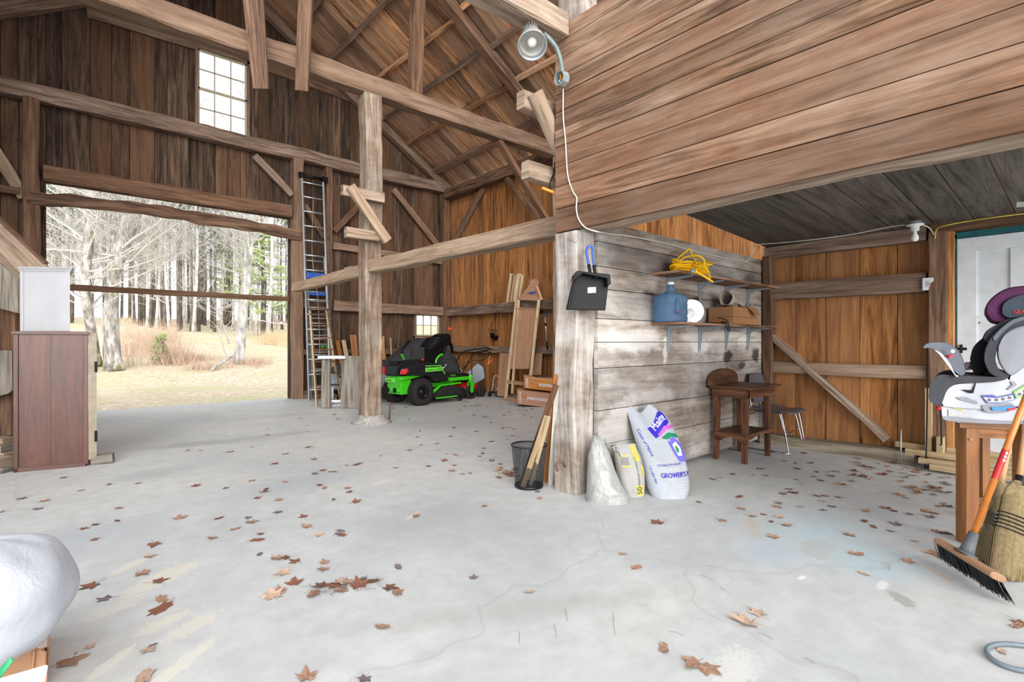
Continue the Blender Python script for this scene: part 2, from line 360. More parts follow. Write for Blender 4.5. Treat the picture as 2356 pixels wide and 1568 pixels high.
# ---------------------------------------------------------------- concrete floor
def concrete():
    k = NT('concrete'); pos = k.n('ShaderNodeNewGeometry').outputs['Position']
    n1 = k.noise(k.map(pos, (.55, .55, .5)), 1, 6, .62, .4); n2 = k.noise(pos, 7, 8, .7); n3 = k.noise(pos, 60, 3, .6)
    c = k.ramp(n1, [(.3, srgb('afb2b5')), (.5, srgb('c1c3c2')), (.7, srgb('cecdc8'))])
    c = k.mix(k.math('MULTIPLY', k.ramp(n2, [(.35, 1.), (.6, 0.)]), .32), c, srgb('96958f'))
    # troweled streaks
    st = k.noise(k.map(pos, (1.2, 5.5, 1)), 1, 5, .6, .8); c = k.mix(k.math('MULTIPLY', k.ramp(st, [(.5, 0.), (.75, 1.)]), .25), c, srgb('a6a8a9'))
    def spot(cx, cy, rx, ry, ang, col, amt, wob=.5, soft=(.6, 1.0), nsc=3.0):
        nonlocal c
        mp = k.n('ShaderNodeMapping', vector_type='TEXTURE'); mp.inputs['Location'].default_value = (cx, cy, 0); mp.inputs['Rotation'].default_value = (0, 0, ang); mp.inputs['Scale'].default_value = (rx, ry, 1)
        k.l(pos, mp.inputs[0]); ln = k.n('ShaderNodeVectorMath', operation='LENGTH'); k.l(mp.outputs[0], ln.inputs[0])
        d = k.math('ADD', ln.outputs['Value'], k.math('MULTIPLY', k.math('SUBTRACT', k.noise(pos, nsc*1.8, 8, .82), .5), wob*2.6))
        c = k.mix(k.math('MULTIPLY', k.ramp(d, [(soft[0], 1.), (soft[1], 0.)]), amt), c, srgb(col))
    for (u, v, rx, ry, an, col, am, wb, sf, ns) in [
        (1880, 1225, .75, .42, .1, 'b3c8ce', .6, .6, (.1, 1.2), 2), (1880, 1262, .16, .1, .2, 'aeaba6', .5, .5, (.8, 1.0), 3),
        (2010, 1290, .35, .3, 0, 'b0c4ca', .6, .5, (.4, 1.), 2), (1770, 1270, .25, .2, 0, 'adbcc9', .5, .5, (.3, 1.), 3),
        (370, 1330, .32, .12, .6, 'cfcabd', .9, .9, (.6, .68), 9), (300, 1300, .2, .05, .7, 'cfcabd', .9, .5, (.6, .7), 9), (440, 1440, .22, .08, .5, 'cdc9be', .9, 1.0, (.55, .62), 11),
        (260, 1400, .2, .1, .4, 'cdc9be', .8, 1.0, (.5, .58), 12), (400, 1540, .3, .05, .7, 'd2cdc2', .9, .8, (.6, .68), 12), (380, 1430, .2, .08, .4, 'cfcabd', .85, 1.1, (.5, .58), 13), (260,1520,.14,.035,.8,'d4d0c6',.9,.5,(.7,.78),10),
        (880, 1108, .2, .1, .3, 'cfcdc6', .7, 1.0, (.5, .6), 12), (950, 1185, .16, .03, .6, 'd6d4cd', .8, .7, (.6, .7), 12),
        (460, 1020, .7, .22, -.2, '8d8b86', .55, .9, (.4, 1.), 4), (640, 1000, .6, .18, -.1, '9b9993', .45, .9, (.4, 1.), 5), (350, 1090, .4, .25, .1, '989a9b', .45, .8, (.4, 1.), 4),
        (2075, 1378, .1, .05, .7, '9f9b94', .8, .9, (.6, .9), 18), (2030, 1345, .08, .03, 0, 'dedcd7', .8, .6, (.6, .9), 20), (1690, 1540, .3, .12, .3, 'd9d6d0', .6, 1.2, (.4, .62), 26),
        (1730, 1210, .22, .05, .5, 'c79f74', .4, .8, (.4, 1.), 6), (2130, 1270, .1, .03, .9, 'c79f74', .4, .8, (.4, 1.), 6), (2160, 1320, .12, .03, .9, 'c79f74', .4, .8, (.4, 1.), 6),
        (1200, 1400, .9, .12, -.5, 'a3a29d', .5, .9, (.3, 1.), 3), (1000, 1190, .7, .3, .2, 'a7a8a8', .5, .9, (.3, 1.), 3), (700, 1110, .8, .35, .2, 'a3a7ab', .5, .9, (.3, 1.), 3), (150, 1250, .6, .5, 0, 'a0a6ad', .5, .7, (.3, 1.), 2),
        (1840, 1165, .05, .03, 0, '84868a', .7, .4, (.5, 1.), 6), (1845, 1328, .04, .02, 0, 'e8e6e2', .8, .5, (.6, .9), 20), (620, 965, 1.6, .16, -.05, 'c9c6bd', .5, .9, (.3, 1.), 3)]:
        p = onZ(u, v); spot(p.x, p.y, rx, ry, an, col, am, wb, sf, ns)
    # hairline cracks
    vo = k.n('ShaderNodeTexVoronoi', feature='DISTANCE_TO_EDGE'); vo.inputs['Scale'].default_value = .33
    wv = k.n('ShaderNodeVectorMath', operation='ADD'); nn = k.n('ShaderNodeTexNoise'); nn.inputs['Scale'].default_value = 2.2; k.l(pos, nn.inputs['Vector'])
    sc = k.n('ShaderNodeVectorMath', operation='SCALE'); sc.inputs['Scale'].default_value = .45; k.l(nn.outputs['Color'], sc.inputs[0]); k.l(pos, wv.inputs[0]); k.l(sc.outputs[0], wv.inputs[1]); k.l(wv.outputs[0], vo.inputs['Vector'])
    c = k.mix(k.math('MULTIPLY', k.ramp(vo.outputs['Distance'], [(.0, 1.), (.0005, 0.)]), .2), c, srgb('77756f'))
    k.l(c, k.b.inputs['Base Color']); k.b.inputs['Roughness'].default_value = .55; k.b.inputs['Specular IOR Level'].default_value = .35
    k.bump(k.math('ADD', n2, k.math('MULTIPLY', n3, .3)), .12, .01); return k.m
GY = 11.1; BX = 7.5; PY = 2.65; WX = 6.4; LX = 3.0
fm = MB(); fm.box((-4.5, -3.2, -.12), (7.7, 11.3, 0)); struct(fm.build('floor', concrete()), 'pale grey concrete slab floor, stained and scattered with leaves')

# ---------------------------------------------------------------- roof geometry
RX, RZ, EZ = 2.45, 8.2, 5.05       # ridge, ridge height, eave height
SL = (RZ-EZ)/(BX-RX)
def rz(x): return RZ-abs(x-RX)*SL
def widths(a, b, lo, hi):
    out = [a]
    while out[-1] < b: out.append(min(b, out[-1]+random.uniform(lo, hi)))
    if len(out) > 2 and out[-1]-out[-2] < lo*.5: out.pop(-2)
    return out
# gable wall of upright boards, with the big doorway and two windows cut out
DX0, DX1, DZ = onY(106, 500, GY).x, onY(664, 800, GY).x, 3.74
W1 = (onY(455, 200, GY).x, onY(567, 200, GY).x, 5.22, 6.67); W2 = (6.56, 7.24, 1.33, 1.86)
holes = [(DX0, DX1, 0, DZ), W1, W2]
xs = widths(-2.6, 7.6, .18, .36)
for h in holes: xs += [h[0], h[1]]
xs = sorted(set(xs)); m = MB()
keep = [xs[0]]
for x in xs[1:]:
    if x-keep[-1] > .03 or any(abs(x-e) < 1e-6 for h in holes for e in h[:2]): keep.append(x)
last = None
for x0, x1 in zip(keep, keep[1:]):
    t = (random.random(), random.random())
    cuts = [(0.0, None)]; spans = []
    z = 0
    for h in sorted([h for h in holes if x0 >= h[0]-1e-5 and x1 <= h[1]+1e-5], key=lambda h: h[2]):
        if h[2] > z+.01: spans.append((z, h[2]))
        z = h[3]
    spans.append((z, None))
    g = .004; dy = random.uniform(0, .012)
    for a, b in spans:
        if b is None:
            pts = [(x0+g, a), (x1-g, a), (x1-g, rz(x1)), (x0+g, rz(x0))]
            if x0 < RX < x1: pts = [(x0+g, a), (x1-g, a), (x1-g, rz(x1)), (RX, RZ), (x0+g, rz(x0))]
        else: pts = [(x0+g, a), (x1-g, a), (x1-g, b), (x0+g, b)]
        # reorder so the first point gives a lengthwise grain
        m.prism([(p[0], GY+dy, p[1]) for p in pts], (0, .03, 0), t)
struct(m.build('wall_gable', M['gable']), 'tall gable wall of dark upright weathered boards')
# backing that shuts the gaps
m = MB(); ys = GY+.05
def clad(x0, x1, z0, z1): m.box((x0, ys, z0), (x1, ys+.02, z1))
clad(-2.7, DX0, 0, 5); clad(DX1, W2[0], 0, 5); clad(W2[0], W2[1], 0, W2[2]); clad(W2[0], W2[1], W2[3], 5); clad(W2[1], 7.7, 0, 5); clad(DX0, DX1, DZ, 5)
for x0, x1, z0 in [(-2.6, W1[0], 5), (W1[1], 7.6, 5), (W1[0], W1[1], W1[3])]:
    p = [(x0, ys, z0), (x1, ys, z0), (x1, ys, rz(x1))] + ([(RX, ys, RZ)] if x0 < RX < x1 else []) + [(x0, ys, rz(x0))]; m.prism(p, (0, .02, 0))
clad(W1[0], W1[1], 5, W1[2])
struct(m.build('wall_gable_cladding', M['gable']))
# back wall: upright golden pine boards
m = MB(); yy = widths(PY+.05, GY, .2, .34)
for a, b in zip(yy, yy[1:]): m.box((BX+random.uniform(0, .01), a+.003, 0), (BX+.035, b-.003, EZ))
m.box((BX+.04, PY, 0), (BX+.06, GY+.1, EZ)); struct(m.build('wall_back', M['orange']), 'back wall of golden brown upright pine boards')
m = MB(); yy = widths(-.6, .06, .3, .36)+[]
for a, b in zip([-.7, -.35, .02], [-.35, .02, .36]): pass
yy = [.88, 1.0, 1.33, 1.66, 1.98, 2.3, 2.62]
for a, b in zip(yy, yy[1:]): m.box((WX+random.uniform(0, .006), a+.003, 0), (WX+.03, b-.003, 2.6))
m.box((WX+.035, -.9, 2.17), (WX+.055, PY+.0, 2.6)); m.box((WX+.035, .88, 0), (WX+.055, PY, 2.6)); m.box((WX+.0, -1.2, 0), (WX+.05, .0, 2.6))
struct(m.build('wall_bay', M['orange']), 'back wall of the side bay, wide golden brown upright boards')
m = MB(); yy = widths(5, GY, .2, .34)
for a, b in zip(yy, yy[1:]): m.box((-2.6, a+.002, 0), (-2.57, b-.002, EZ))
struct(m.build('wall_left', M['gable']))
# roof boards running up the slope, with a skin above
TH = .16
for nm, sg, y0 in (('ceiling_roof_slope', 1, 1.6), ('ceiling_roof_far_slope', -1, 6.2)):
    m = MB(); yy = widths(y0, 11.5, .17, .3); xe = BX+.15 if sg > 0 else -2.75
    for a, b in zip(yy, yy[1:]):
        off = random.uniform(0, .01)
        m.beam((RX, (a+b)/2, RZ+TH+off), (xe, (a+b)/2, rz(xe)+TH+off), b-a-.008, .022, up=(sg*SL, 0, 1))
    m.beam((RX, (y0+11.5)/2, RZ+TH+.04), (xe, (y0+11.5)/2, rz(xe)+TH+.04), 11.5-y0, .02, up=(sg*SL, 0, 1), t=(.1, .5))
    struct(m.build(nm, M['roof']), 'underside of the roof, warm brown boards running up the slope' if sg > 0 else None)

# ---------------------------------------------------------------- frame timbers
def timber(p0, p1, w, h, label, mat='beam', name='timber', cat='beam', up=(0, 0, 1), rough=.012, ch=.08, bow=0, w1=None, h1=None):
    m = MB(); L = (Vector(p1)-Vector(p0)).length
    m.beam(p0, p1, w, h, up=up, seg=max(4, int(L*4)), rough=rough, chamfer=ch, bow=bow, w1=w1, h1=h1)
    return tag(m.build(name, M[mat]), label, cat)
GF = GY-.125
timber((-2.3, GF, 5.08), (7.28, GF, 5.08), .2, .26, 'long hewn beam across the gable wall just under the upper window', 'beam', 'wall_plate_timber', rough=.02)
timber((DX0-.17, GF+.02, 0), (DX0-.17, GF+.02, 4.98), .27, .2, 'square wooden post on the left of the big doorway', 'beamd', 'door_post', 'post')
timber((DX1+.13, GF+.02, 0), (DX1+.13, GF+.02, 4.98), .24, .2, 'square wooden post between the big doorway and the aluminium ladder', 'beam', 'door_post', 'post', rough=.02)
xq = onY(756, 600, GF).x
timber((xq, GF+.04, 0), (xq, GF+.04, 4.98), .2, .14, 'upright stud on the gable wall just behind the aluminium ladder', 'beamd', 'wall_post', 'post')
timber((7.36, GF, 0), (7.36, GF, 4.95), .2, .2, 'square corner post where the gable wall meets the golden back wall', 'beamd', 'corner_post', 'post')
timber((DX0-.03, GF, 3.86), (DX1+.01, GF, 3.86), .16, .23, 'hewn header timber directly above the big doorway', 'beamd', 'door_header', rough=.018)
timber((onY(62, 465, 10.86).x, 10.86, 3.42), (onY(690, 545, 10.86).x, 10.86, 3.40), .11, .2, 'crooked bark-edged pole spanning the doorway below its header', 'beamd', 'crooked_pole', rough=.05, ch=.25, bow=.06)
timber((DX0+.0, GY, 2.075), (DX1-.0, GY, 2.075), .08, .095, 'thin grey bar across the middle of the big doorway', 'beamd', 'door_bar', 'bar', rough=.006)
timber((DX0-1.2, GF, 3.55), (DX0-.3, GF, 3.5), .12, .12, 'short girt left of the doorway, partly out of the picture', 'beamd', 'wall_girt')
def brace(p0, p1, lab, mat='beamd', w=.07, h=.13, up=(0, 1, 0)): return timber(p0, p1, h, w, lab, mat, 'diagonal_brace', 'brace', up=up, rough=.008)
brace(onY(585, 358, GF), onY(672, 448, GF), 'diagonal brace at the upper right corner of the big doorway', 'beam')
brace(onY(-30, 320, GF), onY(58, 455, GF), 'pale diagonal brace beside the left door post', 'beaml', h=.16)
brace(onY(698, 472, GF+.02), onY(748, 545, GF+.02), 'short diagonal brace seen through the rungs of the aluminium ladder')
brace(onY(845, 452, GF+.02), onY(768, 532, GF+.02), 'diagonal brace rising from the wall stud towards the middle post')
brace(onY(905, 435, GF), onY(1020, 581, GF), 'long diagonal brace between the middle post and the barn corner', 'beam')
brace(onX(1112, 432, BX-.1), onX(1042, 560, BX-.1), 'diagonal brace on the golden back wall beside the corner post', 'beam', up=(1, 0, 0))
timber((xq+.1, GF+.02, 3.28), (7.3, GF+.02, 3.22), .08, .14, 'narrow girt halfway up the gable wall right of the ladder', 'beam', 'wall_girt')
timber((DX1+.25, GF, 2.0), (xq-.1, GF, 1.98), .12, .2, 'short girt between the right door post and the ladder stud', 'beamd', 'wall_girt')
timber((xq+.1, GF, 1.97), (7.28, GF, 1.95), .12, .22, 'thick girt on the gable wall just above the small window', 'beam', 'wall_girt')
timber((DX1+.25, GF, .97), (7.28, GF, .95), .1, .12, 'low girt on the gable wall behind the ladders and the covered machine', 'beamd', 'wall_girt')
timber((DX1+.25, GF, .08), (7.28, GF, .08), .12, .16, 'sill timber along the floor under the gable boards', 'beamd', 'sill_timber')
timber(onY(200, 28, GY-.05), onY(455, 105, GY-.05), .05, .17, 'grey batten nailed on the gable boards left of the upper window', 'beam', 'batten_board', 'board', rough=.006)
timber(onY(345, 55, GY-.02), onY(838, 238, GY-.02), .04, .17, 'long batten nailed over the top of the upper window', 'beamd', 'batten_board', 'board', rough=.006)
# back wall
timber((BX-.15, 2.9, 4.9), (BX-.15, GY-.25, 4.9), .22, .24, 'long plate timber carrying the eave along the golden back wall', 'beamd', 'eave_plate', rough=.02)
timber((BX-.2, 6.9, 0), (BX-.2, 6.9, 4.85), .2, .2, 'square post against the golden back wall behind the squeegee', 'beaml', 'wall_post', 'post', rough=.015)
timber((BX-.1, 7.05, 1.94), (BX-.1, GY-.2, 1.94), .14, .22, 'thick pale girt along the golden back wall at head height', 'beam', 'wall_girt', rough=.018)
timber((BX-.08, 7.05, 1.0), (BX-.08, GY-.2, 1.0), .1, .14, 'low girt along the golden back wall behind the green mower', 'beam', 'wall_girt')
timber((BX-.09, 3.0, 1.9), (BX-.09, 6.7, 1.9), .12, .2, 'girt on the golden back wall right of its post', 'beam', 'wall_girt')
brace(onX(1045, 830, BX-.16), onX(1085, 900, BX-.16), 'pale low brace behind the green mower under the low girt', 'beaml', up=(1, 0, 0))
# free middle bent
timber((-2.5, 7.03, 4.92), (BX-.15, 7.03, 4.92), .24, .27, 'great hewn tie beam carried on top of the free-standing middle post', 'beam', 'tie_beam', rough=.022)
timber((3.40, 7.03, .1), (3.40, 7.03, 4.78), .26, .26, 'free-standing whitewashed timber post in the middle of the barn', 'post2', 'timber_post', 'post', up=(0, 1, 0), rough=.02)
m = MB(); m.lathe([(.30, 0), (.26, .03), (.2, .07), (.17, .12)], 14, (3.42, 7.03, 0)); tag(m.build('concrete_footing', plain('rough_concrete', '9d9a94', .9, var=.3, nscale=20, bump=.5)), 'lumpy concrete footing around the base of the middle post', 'footing')
tag(one('tube', [(3.62, 6.88, .0), (3.64, 6.87, .3)], .012, 6).build('iron_pin', plain('rust', '5a4338', .9)), 'short iron pin standing in the floor beside the middle post', 'pin')
timber((3.40, 3.0, 2.22), (3.40, 6.91, 2.28), .2, .18, 'long pale beam from the corner post to the middle post', 'beaml', 'loft_beam', rough=.016)
timber((3.40, 7.17, 2.25), (3.38, 10.2, 2.23), .14, .17, 'pale beam stub poking out beyond the middle post towards the ladders', 'beaml', 'loft_beam', rough=.01)
tag(one('beam', (3.4, 7.6, 2.345), (3.4, 7.85, 2.345), .1, .03).build('wood_block', M['beaml']), 'small wood block lying on the pale beam stub', 'block')
def hook_frame(y, xa, xb, zt, zb, who, zoff=0):
    r = thing('wooden_bracket', 'short bars and slanting piece nailed to ' + who, 'bracket', ((xa+xb)/2, y, zb))
    m = MB(); m.beam((xa, y, zt), (xb, y, zt), .09, .14, seg=3, rough=.006, chamfer=.06); m.build('upper_bar', M['beaml'], r)
    m = MB(); m.beam((xa+.05, y, zb), (xb-.08, y, zb), .09, .14, seg=3, rough=.006, chamfer=.06); m.build('lower_bar', M['beaml'], r)
    m = MB(); m.beam((xa+.08, y-.085, zt+.05), (xb+.02, y-.085, zb-.06), .13, .07, up=(0, 1, 0), seg=3, rough=.006, chamfer=.06); m.build('slanting_bar', M['beaml'], r)
hook_frame(6.82, 2.88, 3.5, 3.27, 2.7, 'the free-standing middle post')
hook_frame(3.02, 2.74, 3.3, 3.12, 2.57, 'the corner post behind the loft wall edge')
timber((4.17, 7.06, 5.06), (4.22, 7.06, 7.05), .2, .16, 'dark upright standing on the tie beam and rising to the roof', 'beamd', 'roof_strut', 'strut', up=(0, 1, 0), rough=.02)
# principal rafters
for y, lab in ((10.98, 'gable'), (7.0, 'middle'), (2.95, 'near')):
    timber((RX, y, RZ-.02), (BX-.05, y, rz(BX-.05)-.02), .18, .17, {'gable': 'sloping rafter lying against the gable wall on the right', 'middle': 'big dark rafter rising from the far end of the tie beam', 'near': 'rafter above the loft wall'}[lab], 'beamd' if lab != 'gable' else 'beam', 'roof_rafter', 'rafter', up=(SL, 0, 1), rough=.015)
timber((RX, 10.98, RZ-.02), (-2.5, 10.98, rz(-2.5)-.02), .18, .19, 'sloping rafter of the far roof side at the top left corner', 'beam', 'roof_rafter', 'rafter', up=(-SL, 0, 1), rough=.015)
timber((RX, 7.0, RZ-.02), (-2.5, 7.0, rz(-2.5)-.02), .18, .19, 'rafter of the far roof side above the tie beam', 'beamd', 'roof_rafter', 'rafter', up=(-SL, 0, 1), rough=.015)
names = ['lowest', 'second', 'third', 'fourth', 'fifth', 'sixth', 'seventh']
for i, x in enumerate((6.97, 6.21, 5.56, 4.98, 4.26, 3.6, 2.95)):
    for y0, y1, wh in ((7.1, 10.9, 'between the gable and the big rafter'), (3.05, 6.9, 'nearer than the big rafter')):
        dx = random.uniform(-.06, .06)
        timber((x+dx, y0, rz(x+dx)+.075), (x-dx, y1, rz(x-dx)+.075), .085 if i else .14, .085, f'{names[i]} roof purlin up from the eave, {wh}', 'roof' if i % 2 else 'beam', 'roof_purlin', 'purlin', up=(SL, 0, 1), rough=.01)
# braces from the tie beam down to the back post
timber(onY(1146, 322, 7.02), onY(1262, 512, 6.95), .09, .13, 'long dark brace from the tie beam down to the back post', 'beamd', 'diagonal_brace', 'brace', up=(0, 1, 0))
timber(onX(1166, 411, 7.33), onX(1250, 512, 7.25), .09, .12, 'shorter dark brace just left of the long one at the back post', 'beamd', 'diagonal_brace', 'brace', up=(0, 1, 0))
# boards hanging from the roof in front of the tie beam
for (a, b, w, w1, lab) in ((P(577, -70, 6.0), P(601, 204, 6.3), .28, .19, 'brown board hanging in front of the tie beam right of the upper window'), (P(707, -70, 6.4), P(695, 209, 6.6), .17, .17, 'narrower brown board hanging from the roof, second from the window')):
    m = MB(); m.beam(a+(a-b).normalized()*2.05, b, w*1.25, .03, up=F, seg=5, rough=.006, w1=w1); tag(m.build('hanging_board', M['beamd']), lab, 'board')

# ---------------------------------------------------------------- loft wall, corner post, partition
m = MB(); zz = [2.07, 2.26, 2.44, 2.60, 2.76, 2.9, 3.04, 3.18, 3.32, 3.46, 3.6, 3.72]
for a, b in zip(zz, zz[1:]): m.box((LX-random.uniform(.0, .007), -1.6, a+.003), (LX+.03, 2.88, b-.003))
struct(m.build('wall_loft', M['loft']), 'overhead loft wall of brown horizontal boards')
timber((LX+.16, -1.6, 2.17), (LX+.16, 2.62, 2.17), .2, .18, 'heavy timber under the loft wall along the edge of the side bay', 'beaml', 'loft_girder', rough=.02)
m = MB(); m.beam((LX+.1, 2.765, 0), (LX+.1, 2.765, 2.06), .23, .23, up=(1, 0, 0), seg=10, rough=.016, chamfer=.06); tag(m.build('corner_post', M['post']), 'whitewashed corner post beside the black dustpan', 'post')
timber((LX+.17, 2.80, 2.06), (LX+.17, 2.80, 6.2), .26, .2, 'post rising above the loft wall behind the flood lamp', 'post', 'timber_post', 'post')
timber((-2.4, 2.83, 3.685), (LX-.01, 2.83, 3.685), .2, .19, 'thick beam end above the flood lamp, top of the loft wall corner', 'beaml', 'tie_beam', rough=.01)
m = MB(); zz = [.04, .36, .64, .98, 1.19, 1.38, 1.62, 1.8, 2.0, 2.17]
for a, b in zip(zz, zz[1:]):
    # low boards end short of the corner
    m.box((LX+.22, PY-.02-random.uniform(0, .006), a+.003), (6.38, PY+.02, b-.003))
m.box((LX+.1, PY+.04, .02), (WX+1, PY+.07, 2.12))
struct(m.build('wall_partition', M['part']), 'partition of wide grey whitewashed horizontal boards')
m = MB(); ya = widths(-1.6, 2.6, .26, .34)
def cz(x): return 2.5-.053*(x-3.0)
for a, b in zip(ya, ya[1:]):
    m.beam((LX+.05, (a+b)/2, cz(3.05)), (WX+.05, (a+b)/2, cz(WX)), b-a-.012, .02, t=(random.random(), random.random()))
m.m = 1; m.beam((LX+.03, .5, cz(3.05)+.017), (WX+.05, .5, cz(WX)+.017), 4.2, .02, t=(.9, .9))  # paler backing sheet: the light in the seams is put into its colour
struct(m.build('ceiling_bay', [M['ceil'], wood('lit_seam', '8a765c', 'b8a07e', 'd0ba98', .1, stain=.5, stainc='4a4038')]), 'low grey board ceiling of the side bay')
# bay back wall frame
fx = WX-.07
timber((fx, 2.6, 2.24), (fx, 1.08, 2.25), .12, .14, 'top timber along the back of the side bay below the bulb', 'beam', 'wall_girt')
timber((fx, 1.05, 2.29), (fx, -.5, 2.31), .12, .12, 'timber over the white door under the bay ceiling', 'beamd', 'door_header')
timber((fx, 2.6, 1.78), (fx, 1.08, 1.775), .12, .19, 'wide girt with the outlet on its right end in the side bay', 'beam', 'wall_girt')
timber((fx+.01, 2.6, .89), (fx+.01, 1.08, .885), .1, .13, 'round log girt low on the back wall of the side bay', 'beaml', 'log_girt', 'beam', ch=.3)
timber(onX(1766, 762, fx+.02), onX(2042, 1012, fx+.02), .06, .15, 'long diagonal brace across the back wall of the side bay', 'beaml', 'diagonal_brace', 'brace', up=(1, 0, 0))
timber((fx-.02, 2.56, 0), (fx-.02, 2.56, 2.2), .1, .12, 'upright in the inner corner of the side bay', 'beamd', 'corner_post', 'post')
timber((fx-.02, .99, .06), (fx-.02, .99, 2.24), .14, .12, 'brown upright left of the white door', 'loft', 'door_post', 'post')
timber((fx-.0, .905, .1), (fx-.0, .905, 2.24), .06, .1, 'narrow reddish upright between the brown upright and the teal trim', 'orange', 'door_stud', 'post', rough=.004)
m = MB(); m.beam((fx-.1, 1.05, .1), (fx-.1, 1.05, .75), .05, .05, up=(1, 0, 0)); m.beam((fx-.1, .96, .1), (fx-.1, .96, .3), .12, .05, up=(0, 1, 0)); tag(m.build('new_stud', M['lum']), 'pale new lumber piece nailed to the foot of the upright left of the door', 'board')
timber((WX-.14, 2.6, .05), (WX-.14, 1.15, .05), .22, .12, 'old sill timber along the floor at the back of the side bay', 'curb', 'sill_timber', rough=.012)
for i, (y0, x, z) in enumerate(((1.32, 6.30, .14), (1.22, 6.2, .10), (1.1, 6.10, .045), (1.0, 6.0, .02))):
    m = MB(); m.beam((x, y0, z+.03), (x, -.8, z+.03), .09, .05); tag(m.build('tread_board', M['lum']), ['reddish topmost', 'second', 'third', 'lowest'][i] + ' pale lumber strip of the step below the white door', 'board', 'lumber step below the door')
# white door with teal weather strip
dr = thing('door_1', 'white panelled wooden door with teal cloth trim behind the child seat', 'door', (WX-.03, .46, .16)); dr['kind'] = 'structure'
wp = plain('old_white_paint', 'cfd2d4', .5, var=.08, nscale=9); dx = WX-.045
m = MB(); m.box((dx, .86, .17), (dx+.03, -.02, 2.16)); m.build('door_leaf', wp, dr)
m = MB()
for (y0, y1, z0, z1) in ((.86, .72, .17, 2.16), (.12, -.02, .17, 2.16), (.72, .12, 2.03, 2.16), (.72, .12, .17, .4), (.5, .4, 1.15, 2.03), (.5, .4, .4, 1.0), (.72, .12, 1.0, 1.15)):
    m.box((dx-.015, y0, z0), (dx, y1, z1))
m.build('door_stile', wp, dr, bevel=.003)
m = MB(); m.box((dx-.02, .895, .2), (dx+.02, .862, 2.2)); m.box((dx-.02, .895, 2.165), (dx+.02, -.02, 2.22)); m.build('teal_trim', plain('teal_cloth', '1d5a60', .9, var=.3), dr)
bk = plain('black_iron', '17181a', .6, .3)
m = MB(); p = onX(2205, 802, dx-.02); m.box((p.x-.01, p.y+.03, p.z-.012), (p.x+.01, p.y-.06, p.z+.012)); m.box((p.x-.015, p.y-.01, p.z-.04), (p.x+.005, p.y-.03, p.z+.04)); m.build('door_latch', bk, dr)
m = MB()
for i in range(16):
    p = onX(2225+random.random()*35, 718+random.random()*28, dx-.001); m.ball(p, .005, 4)
m.build('rust_specks', plain('rust2', '5c3a28', .9), dr)

# ---------------------------------------------------------------- windows
glass = None
def window_unit(nm, x0, x1, z0, z1, nx, nz, sash, lab, y=GY):
    r = bpy.data.objects.new(nm, None); COL.objects.link(r); r.location = ((x0+x1)/2, y, z0); r['kind'] = 'structure'; r['label'] = lab
    fr = M['beam']; m = MB(); f = .05
    m.box((x0-.05, y-.06, z0-.05), (x0, y+.06, z1+.05)); m.box((x1, y-.06, z0-.05), (x1+.05, y+.06, z1+.05)); m.box((x0-.05, y-.06, z1), (x1+.05, y+.06, z1+.06)); m.box((x0-.05, y-.07, z0-.06), (x1+.05, y+.06, z0))
    m.build('window_frame', fr, r)
    pw = plain('window_paint_'+nm, 'b4a88f', .6)
    m = MB(); a = .028
    m.box((x0, y-.02, z0), (x0+a, y+.02, z1)); m.box((x1-a, y-.02, z0), (x1, y+.02, z1)); m.box((x0, y-.02, z0), (x1, y+.02, z0+a)); m.box((x0, y-.02, z1-a), (x1, y+.02, z1))
    if sash: m.box((x0, y-.02, (z0+z1)/2-a*.7), (x1, y+.02, (z0+z1)/2+a*.7))
    for i in range(1, nx): xx = x0+(x1-x0)*i/nx; m.box((xx-.009, y-.012, z0), (xx+.009, y+.012, z1))
    for i in range(1, nz):
        if sash and i*2 == nz: continue
        zz = z0+(z1-z0)*i/nz; m.box((x0, y-.012, zz-.009), (x1, y+.012, zz+.009))
    m.build('sash', pw, r)
    m = MB(); m.box((x0+.01, y-.002, z0+.01), (x1-.01, y+.002, z1-.01))
    k = NT('pane_'+nm); tr = k.n('ShaderNodeBsdfTransparent'); gl = k.n('ShaderNodeBsdfGlossy'); gl.inputs['Roughness'].default_value = .05; mx = k.n('ShaderNodeMixShader'); mx.inputs[0].default_value = .06
    tr.inputs[0].default_value = (.93, .96, .97, 1); k.l(tr.outputs[0], mx.inputs[1]); k.l(gl.outputs[0], mx.inputs[2]); k.l(mx.outputs[0], k.out.inputs[0])
    m.build('pane', k.m, r)
window_unit('window_1', *W1, 3, 4, True, 'twelve-pane sash window high in the gable wall')
window_unit('window_2', *W2, 3, 2, False, 'small six-pane window low in the gable wall near the corner')
# ================================================================ outdoors
def th(x, y):
    h = -.06 + max(0, y-18)*.08 + noise.noise((x*.12, y*.12, 0))*.25*min(1, max(0, (y-12)/6))
    return h if y < 60 else -.06+42*.08+noise.noise((x*.12, y*.12, 0))*.25
def hit(u, v):
    d = ray(u, v); t = 8.0
    while t < 90:
        p = EYE+d*t
        if p.y > 11.3 and p.z < th(p.x, p.y): return p
        t += .1
    return EYE+d*60
def ground_mat():
    k = NT('straw_lawn'); pos = k.n('ShaderNodeNewGeometry').outputs['Position']
    n1 = k.noise(pos, .35, 5, .6); n2 = k.noise(pos, 9, 6, .75); n3 = k.noise(pos, 1.3, 5, .65)
    c = k.ramp(n2, [(.3, srgb('9c8670')), (.45, srgb('d0bc9e')), (.6, srgb('e6dac4')), (.75, srgb('f4eee2'))])
    c = k.mix(k.math('MULTIPLY', k.ramp(n1, [(.45, 0.), (.6, 1.)]), .55), c, srgb('b9bd82'))
    c = k.mix(k.math('MULTIPLY', k.ramp(n3, [(.55, 0.), (.7, 1.)]), .6), c, srgb('c09a80'))
    k.l(c, k.b.inputs['Base Color']); k.b.inputs['Roughness'].default_value = .95; k.bump(n2, .6, .05); return k.m
